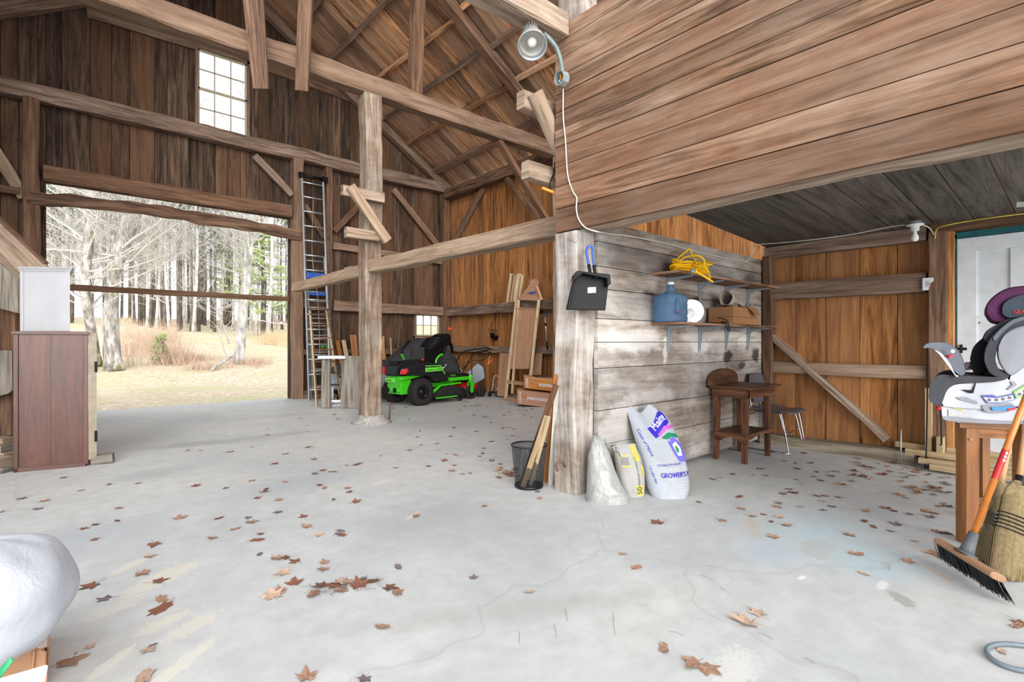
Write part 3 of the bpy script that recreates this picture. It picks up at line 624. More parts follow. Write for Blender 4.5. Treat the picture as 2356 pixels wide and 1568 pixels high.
m = MB(); m.grid(60, 50, lambda a, b: Vector((-70+a*110, 11.32+b*b*75, th(-70+a*110, 11.32+b*b*75)))); struct(m.build('ground', ground_mat()), 'straw coloured lawn rising gently to the woods')
def bark(name, a, b, cc, moss=None, ms=.3):
    k = NT(name); oc = k.n('ShaderNodeTexCoord').outputs['Object']
    n1 = k.noise(k.map(oc, (5, 5, 1.6)), 1.2, 6, .7); n2 = k.noise(oc, 1.4, 4, .6)
    c = k.ramp(n1, [(.36, srgb(a)), (.5, srgb(b)), (.64, srgb(cc))])
    if moss: c = k.mix(k.math('MULTIPLY', k.ramp(n2, [(.56, 0.), (.64, 1.)]), ms), c, srgb(moss))
    k.l(c, k.b.inputs['Base Color']); k.b.inputs['Roughness'].default_value = .9; k.bump(n1, .7, .03); return k.m
MT = dict(maple=bark('grey_bark', '6b655f', '9d9892', 'd8d4cf', '8a8a3c', .6), birch=bark('pale_bark', '8f8b86', 'bdb9b3', 'e6e3df', '7d7f45', .3),
          twig=plain('pale_twig', 'cdc8c2', .9, var=.2), dark=bark('dark_bark', '4a423c', '6e645c', '8f867d'), pine=plain('light_needles', 'b9c78c', .9, var=.35, nscale=3), spruce=plain('dark_needles', '5d6a50', .9, var=.4, nscale=1.5),
          brush=plain('dry_brush', 'd2b8a4', .95, var=.25, nscale=3), straw=plain('dry_straw', 'd9c4a0', .95, var=.2, nscale=3))
def grow(tw, p, d, L, r, depth, rnd, spread=.7, kids=(3, 5), lift=.12):
    n = max(3, int(5-depth)) if depth < 3 else 3; pts = [p.copy()]; rr = [r]; seg = 4
    dd = d.copy(); q = p.copy()
    for k in range(seg):
        dd = (dd+Vector((rnd.uniform(-.2, .2), rnd.uniform(-.2, .2), rnd.uniform(-.1, .16)+lift*.3))).normalized(); q = q+dd*(L/seg); pts.append(q.copy()); rr.append(r*(1-.7*(k+1)/seg))
    tw.tube(pts, rr, 5 if r > .03 else 3, cap=False)
    if depth <= 0: return
    for _ in range(rnd.randint(*kids)):
        t = rnd.uniform(.25, 1); i = min(seg-1, int(t*seg)); b = pts[i].lerp(pts[i+1], t*seg-i)
        nd = (dd*.6+Vector((rnd.uniform(-1, 1), rnd.uniform(-1, 1), rnd.uniform(-.3, .8)))*spread).normalized()
        grow(tw, b, nd, L*rnd.uniform(.45, .7), max(.006, rr[i]*.5), depth-1, rnd, spread, kids, lift)
def bare_tree(path, radii, label, bm, nb=16, bl=3.0, z0=.35, seed=1, depth=2, br=.05, group=None, name='bare_tree'):
    rnd = random.Random(seed); path = [Vector(p) for p in path]; base = path[0]
    r = thing(name, label, 'tree', base, 0, group)
    m = MB(); sm = smooth(path, 5); N = len(sm); rs = []
    for i in range(N):
        t = i/(N-1)*(len(radii)-1); j = min(int(t), len(radii)-2); rs.append(radii[j]+(radii[j+1]-radii[j])*(t-j))
    rs = [x*(1+.07*noise.noise((i*.9, seed, 0))) for i, x in enumerate(rs)]
    rs[0] *= 1.25
    m.tube(sm, rs, 10); m.build('trunk', bm, r)
    tw = MB()
    for k in range(nb):
        t = rnd.uniform(z0, 1); i = min(N-2, int(t*(N-1))); p = sm[i].lerp(sm[i+1], t*(N-1)-i); a = rnd.uniform(0, 6.28)
        grow(tw, p, Vector((math.cos(a), math.sin(a), rnd.uniform(.1, .7))).normalized(), bl*rnd.uniform(.6, 1.2)*(1.15-.5*t), br*rnd.uniform(.5, 1), depth, rnd)
    tw.build('branches', MT['twig'], r); return r
def off(p, u0, v, D): return P(u0, v, D)
g1 = hit(262, 852); D1 = (g1-EYE).dot(F)
bare_tree([g1, P(256, 700, D1), P(274, 570, D1), P(292, 470, D1+.3), P(304, 330, D1+.8), P(300, 180, D1+1)], [.25, .2, .17, .15, .12, .06], 'thick grey maple trunk standing just outside the doorway, beside the cabinets', MT['maple'], 40, 3.6, .3, 3, 3, .05)
D1b = D1-.6
bare_tree([hit(226, 842), P(206, 740, D1b), P(196, 640, D1b), P(205, 540, D1b+.2), P(212, 440, D1b+.4), P(226, 250, D1b+.6)], [.14, .13, .14, .15, .12, .05], 'mossy second trunk leaning left beside the thick maple', MT['maple'], 30, 3.2, .25, 5, 3, .045)
bare_tree([hit(226, 838), P(205, 700, D1+1), P(182, 560, D1+1.2), P(150, 480, D1+1.4), P(140, 330, D1+1.6)], [.12, .1, .08, .07, .03], 'slender pale stem leaning furthest left outside the doorway', MT['birch'], 30, 2.8, .2, 8, 3, .035)
bare_tree([hit(246, 845), P(246, 700, D1+.5), P(300, 560, D1+.7), P(330, 500, D1+.9), P(372, 420, D1+1.2)], [.1, .1, .08, .06, .03], 'pale forked stem arching right from behind the thick maple', MT['birch'], 30, 2.6, .2, 12, 3, .03)
g2 = hit(551, 836); D2 = (g2-EYE).dot(F)
bare_tree([g2, P(556, 740, D2), P(567, 640, D2), P(575, 545, D2), P(590, 420, D2+.3), P(600, 250, D2+.6)], [.2, .17, .15, .14, .1, .05], 'pale grey trunk standing alone at the right side of the doorway view', MT['birch'], 30, 2.4, .4, 21, 3, .035)
bare_tree([hit(528, 790), hit(526, 790)+Vector((-.2, 0, .8)), hit(522, 790)+Vector((-.5, 0, 2.0))], [.05, .04, .02], 'small bare sapling in front of the woods left of the lone pale trunk', MT['birch'], 12, 1.7, .3, 33, 2, .03)
def evergreen(label, base, h, rad, z0, nm, mat, seed, layers=14, group=None, per=9, dens=26):
    rnd = random.Random(seed); r = thing(nm, label, 'tree', base, 0, group); base = Vector(base)
    m = MB(); m.tube([base, base+Vector((.1, 0, h*.5)), base+Vector((0, .1, h))], [rad*.035+.06, rad*.02+.05, .02], 7); m.build('trunk', MT['dark'], r)
    tw = MB(); fo = MB()
    for k in range(layers):
        z = z0+(h-z0)*k/layers; R_ = rad*(1-(k/layers)**1.5*.85)
        for j in range(per):
            a = rnd.uniform(0, 6.28); L = R_*rnd.uniform(.6, 1.1); e = Vector((math.cos(a), math.sin(a), 0)); p0 = base+Vector((0, 0, z+rnd.uniform(-.2, .2))); p1 = p0+e*L+Vector((0, 0, L*rnd.uniform(-.02, .18)))
            tw.tube([p0, p0.lerp(p1, .5)-Vector((0, 0, .04*L)), p1], [.02, .014, .006], 3, cap=False)
            for q in range(dens):
                t = rnd.uniform(.3, 1.05); c = p0.lerp(p1, t)+Vector((rnd.uniform(-.35, .35)*L*.4, rnd.uniform(-.35, .35)*L*.4, rnd.uniform(-.06, .12)))
                s = rnd.uniform(.06, .16); n = Vector((rnd.uniform(-1, 1), rnd.uniform(-1, 1), rnd.uniform(.2, 1.2))).normalized()
                for w_ in range(3):
                    b = n+Vector((rnd.uniform(-.8, .8), rnd.uniform(-.8, .8), rnd.uniform(-.5, .5))); b.normalize(); sd = b.orthogonal()*s*.16
                    i = fo.add([c-sd, c+sd, c+b*s*1.6]); fo.face((i, i+1, i+2))
    tw.build('branches', MT['dark'], r); fo.build('foliage', MT[mat], r); return r
p = hit(606, 772); evergreen('light green young pine behind the lone pale trunk', p, 7.5, 2.7, 1.7, 'pine_tree', 'pine', 5, 12, per=9, dens=34)
p = hit(520, 760); evergreen('light green pine partly hidden left of the lone pale trunk', p+Vector((.4, 3, 0)), 8, 1.7, 2.6, 'pine_tree', 'pine', 6, 10, per=7, dens=26)
# woods at the back of the field
def variants(n):
    out = []
    for k in range(n):
        h = random.uniform(12, 16)
        if k % 2 == 0:
            rnd = random.Random(100+k); base = Vector((0, 0, 0))
            o = bare_tree([base, (random.uniform(-.3, .3), .1, h*.5), (random.uniform(-.6, .6), 0, h)], [.12, .08, .02], 'slender bare tree in the hazy woods behind the field', MT['birch'] if k % 4 else MT['dark'], 20, 2.6, .15, 50+k, 2, .04, 'bare trees of the woods', 'woodland_tree')
        else:
            o = evergreen('tall dark trunked pine in the hazy woods behind the field', (0, 0, 0), h, 1.9, h*.5, 'woodland_pine', 'spruce', 70+k, 9, 'pines of the woods', per=6, dens=14)
        out.append(o)
    return out
vv = variants(8)
rw = random.Random(11); n = 0
for k in range(120):
    u = 90+rw.random()*600; D = 36+(k % 6)*4.2+rw.uniform(-1.5, 1.5); d = ray(u, 784); q = EYE+d*D; q.z = th(q.x, q.y)-.05
    src = vv[rw.randrange(8)]; s_ = rw.uniform(.8, 1.15)
    if k < 8: src = vv[k]; src.location = q; src.rotation_euler = (0, 0, rw.random()*6); src.scale = (s_,)*3; o = src
    else: o = dup(src, q, (0, 0, rw.random()*6.28), scale=(s_,)*3)
    row = ('front of the woods', 'second row', 'third row', 'fourth row', 'deep woods', 'back of the woods')[k % 6]
    zone = 'behind the cabinets' if u < 205 else 'behind the thick maple' if u < 300 else 'right of the thick maple' if u < 390 else 'in the middle of the doorway view' if u < 470 else 'left of the lone pale trunk' if u < 545 else 'behind the lone pale trunk' if u < 620 else 'at the right door post'
    o['label'] = ('tall dark-trunked pine' if 'pine' in o.name else 'slender bare tree')+f' in the {row}, {zone}'
# brush and grass
def brush(name, label, spots, hgt, cnt, mat, cat, kind='stuff', rad=.5):
    m = MB(); rnd = random.Random(len(spots)*7+cnt)
    for p in spots:
        for k in range(cnt):
            a = rnd.uniform(0, 6.28); q = p+Vector((math.cos(a), math.sin(a), 0))*rnd.uniform(0, rad); q.z = th(q.x, q.y)-.02
            t = q+Vector((rnd.uniform(-.4, .4)*hgt, rnd.uniform(-.4, .4)*hgt, hgt*rnd.uniform(.5, 1.1))); sd = Vector((rnd.uniform(-1, 1), rnd.uniform(-1, 1), 0)).normalized()*.008
            mid = q.lerp(t, .5)+Vector((rnd.uniform(-.1, .1), rnd.uniform(-.1, .1), .05))*hgt
            i = m.add([q-sd, q+sd, mid-sd*.6, mid+sd*.6, t]); m.face((i, i+1, i+3, i+2)); m.face((i+2, i+3, i+4))
    o = m.build(name, mat); tag(o, label, cat, None, kind); return o
rb = random.Random(4)
brush('dry_brush', 'pinkish tan thicket of dry stems right of the thick maple', [hit(rb.uniform(265, 420), rb.uniform(770, 850)) for _ in range(26)], 1.1, 70, MT['brush'], 'brush', rad=.7)
brush('dry_grass', 'tall pale dry grass at the right edge of the doorway view', [hit(rb.uniform(605, 690), rb.uniform(775, 800)) for _ in range(14)], .8, 90, MT['straw'], 'grass', rad=.7)
brush('fallen_brush', 'low tangle of rusty brush in front of the lone pale trunk', [hit(rb.uniform(400, 600), rb.uniform(825, 852)) for _ in range(30)], .35, 55, MT['brush'], 'brush', rad=.5)
brush('woods_edge', 'rusty undergrowth along the edge of the woods', [hit(rb.uniform(280, 680), rb.uniform(738, 752)) for _ in range(40)], .8, 70, MT['brush'], 'undergrowth', rad=1.5)
p = hit(500, 842)
m = MB(); m.tube(smooth([hit(488, 855)+Z*.1, hit(520, 840)+Z*.2, hit(548, 826)+Z*.35], 4), [.05, .06, .04], 6); m.tube([hit(520, 840)+Z*.2, hit(505, 800)+Z*.9, hit(478, 775)+Z*1.2], [.03, .02, .01], 5)
tag(m.build('fallen_branch', MT['birch']), 'pale forked fallen branch on the grass left of the lone trunk', 'branch')
m = MB(); a = P(566, 730, D2); b = P(700, 750, D2-1); m.tube([a, a.lerp(b, .5)-Z*.05, b], .018, 5)
for t in (.15, .4, .62): m.ball(a.lerp(b, t), .05, 6)
tag(m.build('fence_wire', plain('white_wire', 'e6e6e6', .6)), 'white insulated wire strung from the lone pale trunk', 'wire')
# small fir seedling
evergreen('tiny green fir seedling in the brush outside the doorway', hit(374, 836), .9, .45, .1, 'fir_seedling', 'pine', 9, 6, per=5, dens=8)
# ================================================================ far corner: ladders, mower, panels
alu = plain('aluminium', 'b9bcbf', .35, .7, var=.1); alud = plain('dull_aluminium', '9a9d9f', .5, .5)
blk = plain('black_plastic', '0c0c0e', .5, 0, .25, .15); blk2 = plain('charcoal_plastic', '1b1d20', .45, 0, .35); chrome = plain('chrome', '9a9da2', .12, 1, var=.05)
rub = plain('tyre_rubber', '24211e', .85, var=.25, nscale=30, bump=.4); red = plain('red_plastic', 'b81c1c', .4); white = plain('white_plastic', 'dcdcdc', .4, var=.04)
card = plain('cardboard', '9c6f48', .85, var=.08, nscale=6); blue = plain('blue_plastic', '1f4f9c', .4)
def ladder(name, label, pl0, pl1, pr0, pr1, n, rw_, mat, rmat, kind='rung'):
    """rails from pl0 to pl1 and pr0 to pr1 with n rungs"""
    r = thing(name, label, 'ladder', pl0)
    for a, b in ((pl0, pl1), (pr0, pr1)): one('beam', a, b, rw_[0], rw_[1], up=R).build('rail', mat, r)
    for k in range(n):
        t = (k+.7)/n; a = Vector(pl0).lerp(Vector(pl1), t); b = Vector(pr0).lerp(Vector(pr1), t)
        m = MB()
        if kind == 'rung': m.tube([a, b], .017, 8)
        else: m.beam(a, b, .11, .022, up=Z)
        m.build(kind, rmat, r)
    return r
e0 = onZ(712, 921); ed = e0.y
lt = onY(696, 408, GF-.12)
xr = Vector((.44, 0, 0))
lad = ladder('extension_ladder', 'tall aluminium extension ladder leaning on the gable wall beside the doorway', e0, lt, e0+xr, lt+xr, 15, (.07, .03), alu, alu)
m = MB(); a = lt+Vector((-.03, -.02, .04)); m.tube([a, a+xr+Vector((.06, 0, 0))], .035, 8); m.box(a+Vector((-.05, -.05, -.05)), a+Vector((.06, .05, .05))); b = a+xr+Vector((.04, 0, 0)); m.box(b+Vector((-.05, -.05, -.05)), b+Vector((.06, .05, .05))); m.build('black_end_caps', blk, lad)
m = MB(); m.tube(smooth([lt+xr*.5-Z*.4, lt+xr*.45-Z*1.6, lt.lerp(e0, .55)+xr*.5-Vector((0, .04, 0)), lt.lerp(e0, .8)+xr*.5-Vector((0, .05, 0))], 5), .006, 5); m.build('rope', plain('old_rope', 'a79b86', .9), lad)
e1 = e0+Vector((.08, .10, .02)); l1 = lt+Vector((.05, .07, -1.6))
ladder('ladder_fly_section', 'lower aluminium section nested behind the extension ladder', e1, l1, e1+xr, l1+xr, 9, (.06, .03), alud, alud)
# blue-topped step ladder
s0 = onZ(722, 914); s1 = onY(708, 640, GF-.2); sx = Vector((.5, 0, 0))
st = ladder('step_ladder', 'aluminium step ladder with a bright blue top cap behind the extension ladder', s0, s1, s0+sx, s1+sx*.8, 7, (.05, .025), alud, alud, 'step')
m = MB(); m.box(s1+Vector((-.03, -.08, .0)), s1+Vector((.45, .1, .12))); m.build('blue_cap', blue, st, bevel=.01); m = MB(); m.box(s1+Vector((.02, -.06, -.35)), s1+Vector((.38, .0, -.28))); m.build('blue_tray', blue, st, bevel=.01)
# wooden step ladder
w0 = onZ(729, 935); w1 = P(714, 714, (w0-EYE).dot(F)+.25); wr0 = onZ(790, 930); wr1 = P(751, 714, (w0-EYE).dot(F)+.25)
wl = ladder('wooden_step_ladder', 'folded wooden step ladder with brown treads leaning in front of the aluminium ladder', w0, w1, wr0+Vector((0, .1, 0)), wr1, 8, (.06, .025), M['lum'], M['antique'], 'tread')
m = MB(); m.beam(w1+Vector((-.02, 0, .02)), wr1+Vector((.03, 0, .02)), .14, .025, up=Z); m.build('top_cap', M['antique'], wl)
for k, (ua, va, ub, vb, mt, lb) in enumerate([(770, 936, 762, 792, 'lum', 'yellowish lumber strip leaning just right of the wooden step ladder'), (800, 925, 776, 783, 'oak', 'orange wood strip leaning behind the grey plank bench'), (796, 930, 768, 800, 'redw', 'dark strip leaning behind the wooden step ladder'), (814, 925, 790, 782, 'lum', 'pale strip leaning above the grey plank bench'), (826, 915, 812, 770, 'orange', 'brown board leaning behind the middle post, left side')]):
    a = onZ(ua, v=min(va, 925)); a = onY(ua, 905, 10.2+k*.08); a.z = 0; b = onY(ub, vb, 10.85)
    m = MB(); m.beam(a, b, .09 if k != 4 else .14, .02, up=(0, 1, 0)); tag(m.build('lumber_strip', M[mt]), lb, 'board')
for k, (ua, ub, v0, v1, mt, lb) in enumerate([(884, 882, 905, 773, 'lum', 'narrow pale stick leaning on the gable wall above the grey cover'), (890, 873, 905, 778, 'orange', 'orange board leaning on the gable wall above the grey cover'), (905, 898, 905, 776, 'lum', 'thin strip beside the orange board above the grey cover')]):
    b = onY(ub, v1, 10.88); a = onY(ua, 880, 10.7); a.z = 0
    tag(one('beam', a, b, (.04, .2, .03)[k], .02, up=(0, 1, 0)).build('lumber_strip', M[mt]), lb, 'board')
# grey plank bench standing on end
q = thing('plank_bench', 'two weathered grey planks joined by white rails, standing on end left of the middle post', 'bench', onZ(780, 940))
Db = 1413.6/155
for (ua, ub) in ((738, 760), (783, 828)):
    m = MB(); pts = [P(ua, 938, Db), P(ub, 939 if ua > 760 else 938, Db-.02), P(ub-1, 818, Db), P(ua+2, 818, Db)]; m.prism(pts, F*.05); m.build('plank', M['grey'], q, bevel=.006)
wpt = plain('chipped_white_paint', 'd5d7d8', .5, var=.15)
m = MB(); m.beam(P(738, 821, Db+.08), P(800, 821, Db+.08), .3, .05); m.build('white_rail', wpt, q)
m = MB(); m.beam(P(745, 922, Db+.1), P(800, 921, Db+.1), .08, .03); m.tube([P(764, 918, Db+.2), P(764, 890, Db+.2)], .03, 6); m.build('lower_rail', wpt, q)
m = MB(); m.lathe([(.2, 0), (.2, .03), (.16, .05), (.16, .045), (.18, .02), (0.0, .02)], 20, onZ(771, 932)); tag(m.build('white_basin', wpt), 'small white basin on the floor between the two grey planks', 'basin')
m = MB(); c = onY(743, 797, 10.8); m.ball(c, .05, 6, (1, .6, 1)); m.ball(c+Vector((.09, 0, 0)), .05, 6, (.8, .6, .9)); tag(m.build('work_gloves', plain('green_cloth', '4b8a34', .8, var=.3)), 'small green bundle on the low girt behind the wood strips', 'gloves')
# covered machine
cg = plain('grey_cover', '3a3c40', .75, var=.12, nscale=3, bump=.15); cl = plain('light_cover', '8e979e', .7, var=.15, nscale=4, bump=.2)
cov = thing('covered_machine', 'ride-on machine under a charcoal cover with pale grey skirt behind the green mower', 'machine', (5.4, 9.9, 0))
# a saddle shaped cloth: cross sections along x
x0, x1 = 3.95, 6.75
prof = [(0, .62), (.08, .74), (.3, .78), (.45, .80), (.55, 1.0), (.68, 1.2), (.78, 1.27), (.9, 1.22), (1, .9)]
def top(a):
    for (p, h), (p2, h2) in zip(prof, prof[1:]):
        if a <= p2: return h+(h2-h)*(a-p)/(p2-p)
    return prof[-1][1]
def cover(lo, hi, grow_=0):
    def f(a, b):
        x = x0+(x1-x0)*a; T = top(a); bb = (b-.5)*2; wd = .5+.06*math.sin(a*9)+grow_
        if abs(bb) < .45: y = bb/.45*.22; z = T-.05*(bb/.45)**2
        else: t = (abs(bb)-.45)/.55; y = math.copysign(.22+(wd-.22)*t**.6, bb); z = T-.05-(T-.05-lo)*t
        z = max(lo, min(z, T)); fo = noise.noise((x*3, bb*2, z*2))*.035; return Vector((x, 9.95+y+fo, z+fo*.5))
    return f
m = MB(); m.grid(40, 30, cover(.5, 2)); m.build('charcoal_cover', cg, cov, solid=.01)
m = MB()
def skirt(a, b):
    ang = a*2*math.pi; x = 5.3+1.32*max(-1, min(1, 1.25*math.cos(ang))); y = 9.95+(.53)*max(-1, min(1, 1.4*math.sin(ang))); fo = noise.noise((x*4, y*4, b*2))*.05
    return Vector((x+fo, y+fo, .26+(.3)*b+noise.noise((x*2, 0, 0))*.06))
m.grid(60, 5, skirt, wrap=True); m.build('pale_skirt', cl, cov, solid=.01)
for x in (4.35, 6.2):
    for y in (9.55, 10.35): m = MB(); m.lathe([(.1, -.09), (.2, -.1), (.25, -.06), (.25, .06), (.2, .1), (.1, .09)], 20, (x, y, .25), axis=(0, 1, 0)); m.build('wheel', rub, cov)
# zero-turn mower (local: x forward, y to the left, z up)
grn = plain('lime_green', '3fc21c', .3, var=.05, coat=.4); ltx = plain('label_green', '6fd84a', .5)
mw = thing('riding_mower', 'lime green and black zero-turn riding mower with raised seat', 'mower', (5.02, 8.33, 0), math.radians(9)); mw.scale = (1, .85, 1)
def wheel(c, r, w, rim, tread=False):
    c = Vector(c); m = MB(); m.lathe([(r*.55, -w*.42), (r*.8, -w*.5), (r*.95, -w*.42), (r, -w*.25), (r, w*.25), (r*.95, w*.42), (r*.8, w*.5), (r*.55, w*.42)], 32, c, axis=(0, 1, 0), cap=False)
    if tread:
        for i in range(32):
            for s in (-.32, 0, .32):
                a = 2*math.pi*(i+(s*1.5))/32; p = c+Vector((math.cos(a)*r, s*w, math.sin(a)*r)); n = Vector((math.cos(a), 0, math.sin(a)))
                m.beam(p-n*.008, p+n*.008, w*.2, r*.1, up=(-n.z, .5, n.x))
    t = m.build('tyre', rub, mw, False)
    m = MB(); m.lathe([(r*.56, -w*.4), (r*.5, -w*.42), (r*.42, -w*.2), (r*.2, -w*.22), (r*.16, -w*.35), (0.001, -w*.37)], 24, c, axis=(0, 1, 0), cap=False)
    m.lathe([(r*.56, w*.4), (r*.5, w*.42), (r*.42, w*.2), (0.001, w*.2)], 24, c, axis=(0, 1, 0), cap=False)
    m.build('hub', rim, t, False)
rim = plain('black_rim', '15171b', .25, .3)
wheel((0, -.02, .25), .25, .24, rim, True); wheel((0, .86, .25), .25, .24, rim, True)
wheel((1.37, .02, .14), .14, .09, rim); wheel((1.37, .82, .14), .14, .09, rim); wheel((.93, -.14, .1), .085, .05, rim)
L = lambda x, y, z: Vector((x, y, z))
m = MB(); m.box(L(-.40, .06, .22), L(-.16, .52, .56)); m.box(L(-.44, .1, .26), L(-.38, .48, .34)); m.box(L(-.3, .14, .3), L(1.0, .22, .4)); m.box(L(-.3, .62, .3), L(1.0, .7, .4))
m.prism([L(-.44, .1, .48), L(-.2, .1, .50), L(.22, .1, .56), L(.24, .1, .6), L(-.1, .1, .57), L(-.4, .1, .56)], L(0, -.1, 0)); m.build('rear_frame', grn, mw, False, bevel=.02)
for y in (.2, .44): m = MB(); m.lathe([(.045, 0), (.045, .02)], 14, L(-.44, y, .3), axis=(-1, 0, 0)); m.build('bumper_recess', blk, mw, False)
# black body with side pods
m = MB(); m.prism([L(-.46, .14, .56), L(-.44, .14, .74), L(-.3, .14, .80), L(.0, .14, .84), L(.3, .14, .84), L(.42, .14, .78), L(.62, .14, .55), L(.66, .14, .36), L(.2, .14, .36), L(.1, .14, .55)], L(0, .40, 0)); m.build('battery_housing', blk2, mw, False, bevel=.03)
m = MB()
for y, e in ((.14, -.24), (.54, .2)):
    m.prism([L(-.34, y, .58), L(-.40, y, .72), L(-.1, y, .80), L(.36, y, .78), L(.5, y, .66), L(.7, y, .42), L(.3, y, .42), L(.2, y, .54)], L(0, e, 0))
m.build('side_pod', blk2, mw, False, bevel=.035)
m = MB(); m.box(L(-.38, .2, .74), L(-.05, .50, .82)); m.build('cargo_well', blk, mw, False)
m = MB(); m.prism([L(-.475, -.02, .60), L(-.43, -.11, .60), L(-.35, -.115, .66), L(-.38, -.11, .70), L(-.45, -.02, .69)], L(.01, -.012, 0)); m.prism([L(-.462, .54, .58), L(-.462, .62, .58), L(-.44, .64, .72), L(-.44, .56, .72)], L(.02, 0, 0)); m.build('tail_light', red, mw, False)
m = MB(); m.box(L(-.464, .26, .44), L(-.40, .50, .52)); m.build('rear_badge', ltx, mw, False)
m = MB(); addtext(m, 'greenworks', .055, lambda x, y: L(-.468, .38-x*.7, .48+y)); m.build('rear_lettering', blk, mw, False)
m = MB(); yb = -.102
m.prism([L(.06, yb, .70), L(.50, yb, .70), L(.50, yb, .63), L(.06, yb, .62)], L(0, -.01, 0)); m.prism([L(.06, yb, .74), L(.44, yb, .735), L(.56, yb, .56), L(.54, yb, .56), L(.43, yb, .72), L(.06, yb, .725)], L(0, -.01, 0)); m.build('side_badge', ltx, mw, False)
m = MB(); addtext(m, 'greenworks 80V', .06, lambda x, y: L(.28+x*.95, yb-.014, .66+y)); m.build('side_lettering', blk, mw, False)
# seat tipped forward, open battery bay
m = MB()
cs = L(.62, .43, 0)
def seatf(a, b):
    s_ = (a-.5)*2; return Vector((.42+.5*b+.06*math.sin(b*9), .43+s_*.27, .92+.42*b-.06*s_*s_+.03*math.sin(b*44)))
m.prism([L(.30, .2, .84), L(.42, .2, 1.04), L(.66, .2, 1.24), L(.90, .2, 1.36), L(.98, .2, 1.32), L(.98, .2, 1.18), L(.8, .2, 1.02), L(.6, .2, .86), L(.55, .2, .74)], L(0, .48, 0)); m.build('seat', blk, mw, False, bevel=.06)
m = MB(); m.prism([L(.95, .22, 1.22), L(1.04, .22, 1.12), L(1.06, .22, .96), L(1.02, .22, .94), L(.98, .22, 1.08), L(.9, .22, 1.15)], L(0, .06, 0)); m.prism([L(.95, .60, 1.22), L(1.04, .6, 1.12), L(1.06, .6, .96), L(1.02, .6, .94), L(.98, .6, 1.08), L(.9, .6, 1.15)], L(0, .06, 0)); m.build('armrest', blk, mw, False, bevel=.015)
m = MB()
for i in range(7): t = i/6; c = L(.36+.3*t, .44, .97+.28*t); m.tube([c+L(0, -.23, 0), c+L(0, .23, 0)], .022, 8)
m.build('seat_ribs', blk2, mw, False)
m = MB(); m.box(L(.22, .14, .8), L(.26, .64, 1.08)); m.box(L(.26, .14, .8), L(.5, .17, 1.06)); m.box(L(.3, .2, .8), L(.5, .6, .94)); m.build('battery_lid', rim, mw, False, bevel=.01)
m = MB(); m.lathe([(.02, 0), (.03, .03), (.02, .05)], 10, L(.1, .05, .82)); m.build('red_knob', red, mw, False)
for y in (-.04, .80):
    m = MB(); m.tube(smooth([L(.36, y, .72), L(.38, y, .84), L(.46, y, .92), L(.55, y, .94)] if y < 0 else [L(.2, y, .76), L(.16, y, .86), L(.1, y, .95)], 4), .02, 8); a = m.build('control_lever', grn, mw, False)
    m = MB(); m.tube(smooth([L(.55, y, .94), L(.60, y, 1.02), L(.58, y, 1.14), L(.46, y, 1.22)] if y < 0 else [L(.1, y, .95), L(.14, y, 1.05), L(.3, y, 1.2)], 4), .026, 8); m.build('lever_grip', blk, a, False)
m = MB(); m.tube([L(.5, -.07, .64), L(.62, -.1, .76)], .014, 8); m.tube([L(.56, -.085, .70), L(.62, -.1, .77)], .022, 8); m.build('hand_brake', chrome, mw, False)
m = MB(); m.prism([L(.6, .1, .5), L(.62, .1, .54), L(1.12, .1, .54), L(1.2, .1, .5), L(1.2, .1, .46), L(.6, .1, .46)], L(0, .66, 0)); m.build('foot_deck', blk2, mw, False, bevel=.01)
m = MB()
for i in range(6):
    for j in range(7): m.lathe([(.012, 0), (.008, .006)], 6, L(.7+i*.08, .16+j*.09, .54))
m.build('grip_studs', blk, mw, False)
m = MB(); m.box(L(.7, .02, .40), L(1.4, .10, .47)); m.box(L(.7, .74, .40), L(1.4, .82, .47)); m.box(L(1.15, .0, .40), L(1.25, .84, .46))
for y in (.02, .82):
    m.lathe([(.045, 0), (.045, .14)], 14, L(1.37, y, .36)); m.prism([L(1.33, y-.07, .34), L(1.43, y-.07, .34), L(1.40, y-.07, .14), L(1.35, y-.07, .12), L(1.31, y-.07, .16)], L(0, .02, 0)); m.prism([L(1.33, y+.05, .34), L(1.43, y+.05, .34), L(1.40, y+.05, .14), L(1.35, y+.05, .12), L(1.31, y+.05, .16)], L(0, .02, 0)); m.box(L(1.32, y-.07, .33), L(1.43, y+.07, .36))
m.build('front_frame', grn, mw, False, bevel=.008)
m = MB(); m.prism([L(.32, -.12, .12), L(.36, -.14, .24), L(.56, -.14, .32), L(.86, -.14, .32), L(.98, -.12, .2), L(.98, -.12, .12)], L(0, 1.04, 0)); m.build('mower_deck', rub, mw, False, bevel=.03)
m = MB(); m.prism([L(.25, -.1, .26), L(.45, -.1, .36), L(1.0, -.1, .38), L(1.0, -.1, .35), L(.46, -.1, .33), L(.26, -.1, .2)], L(0, .04, 0)); m.box(L(.3, -.145, .1), L(.96, -.12, .125)); m.build('deck_rail', grn, mw, False)
m = MB(); addtext(m, 'GREENWORKS', .045, lambda x, y: L(.93+x*.5, .095, .505+y)); m.build('deck_lettering', ltx, mw, False)
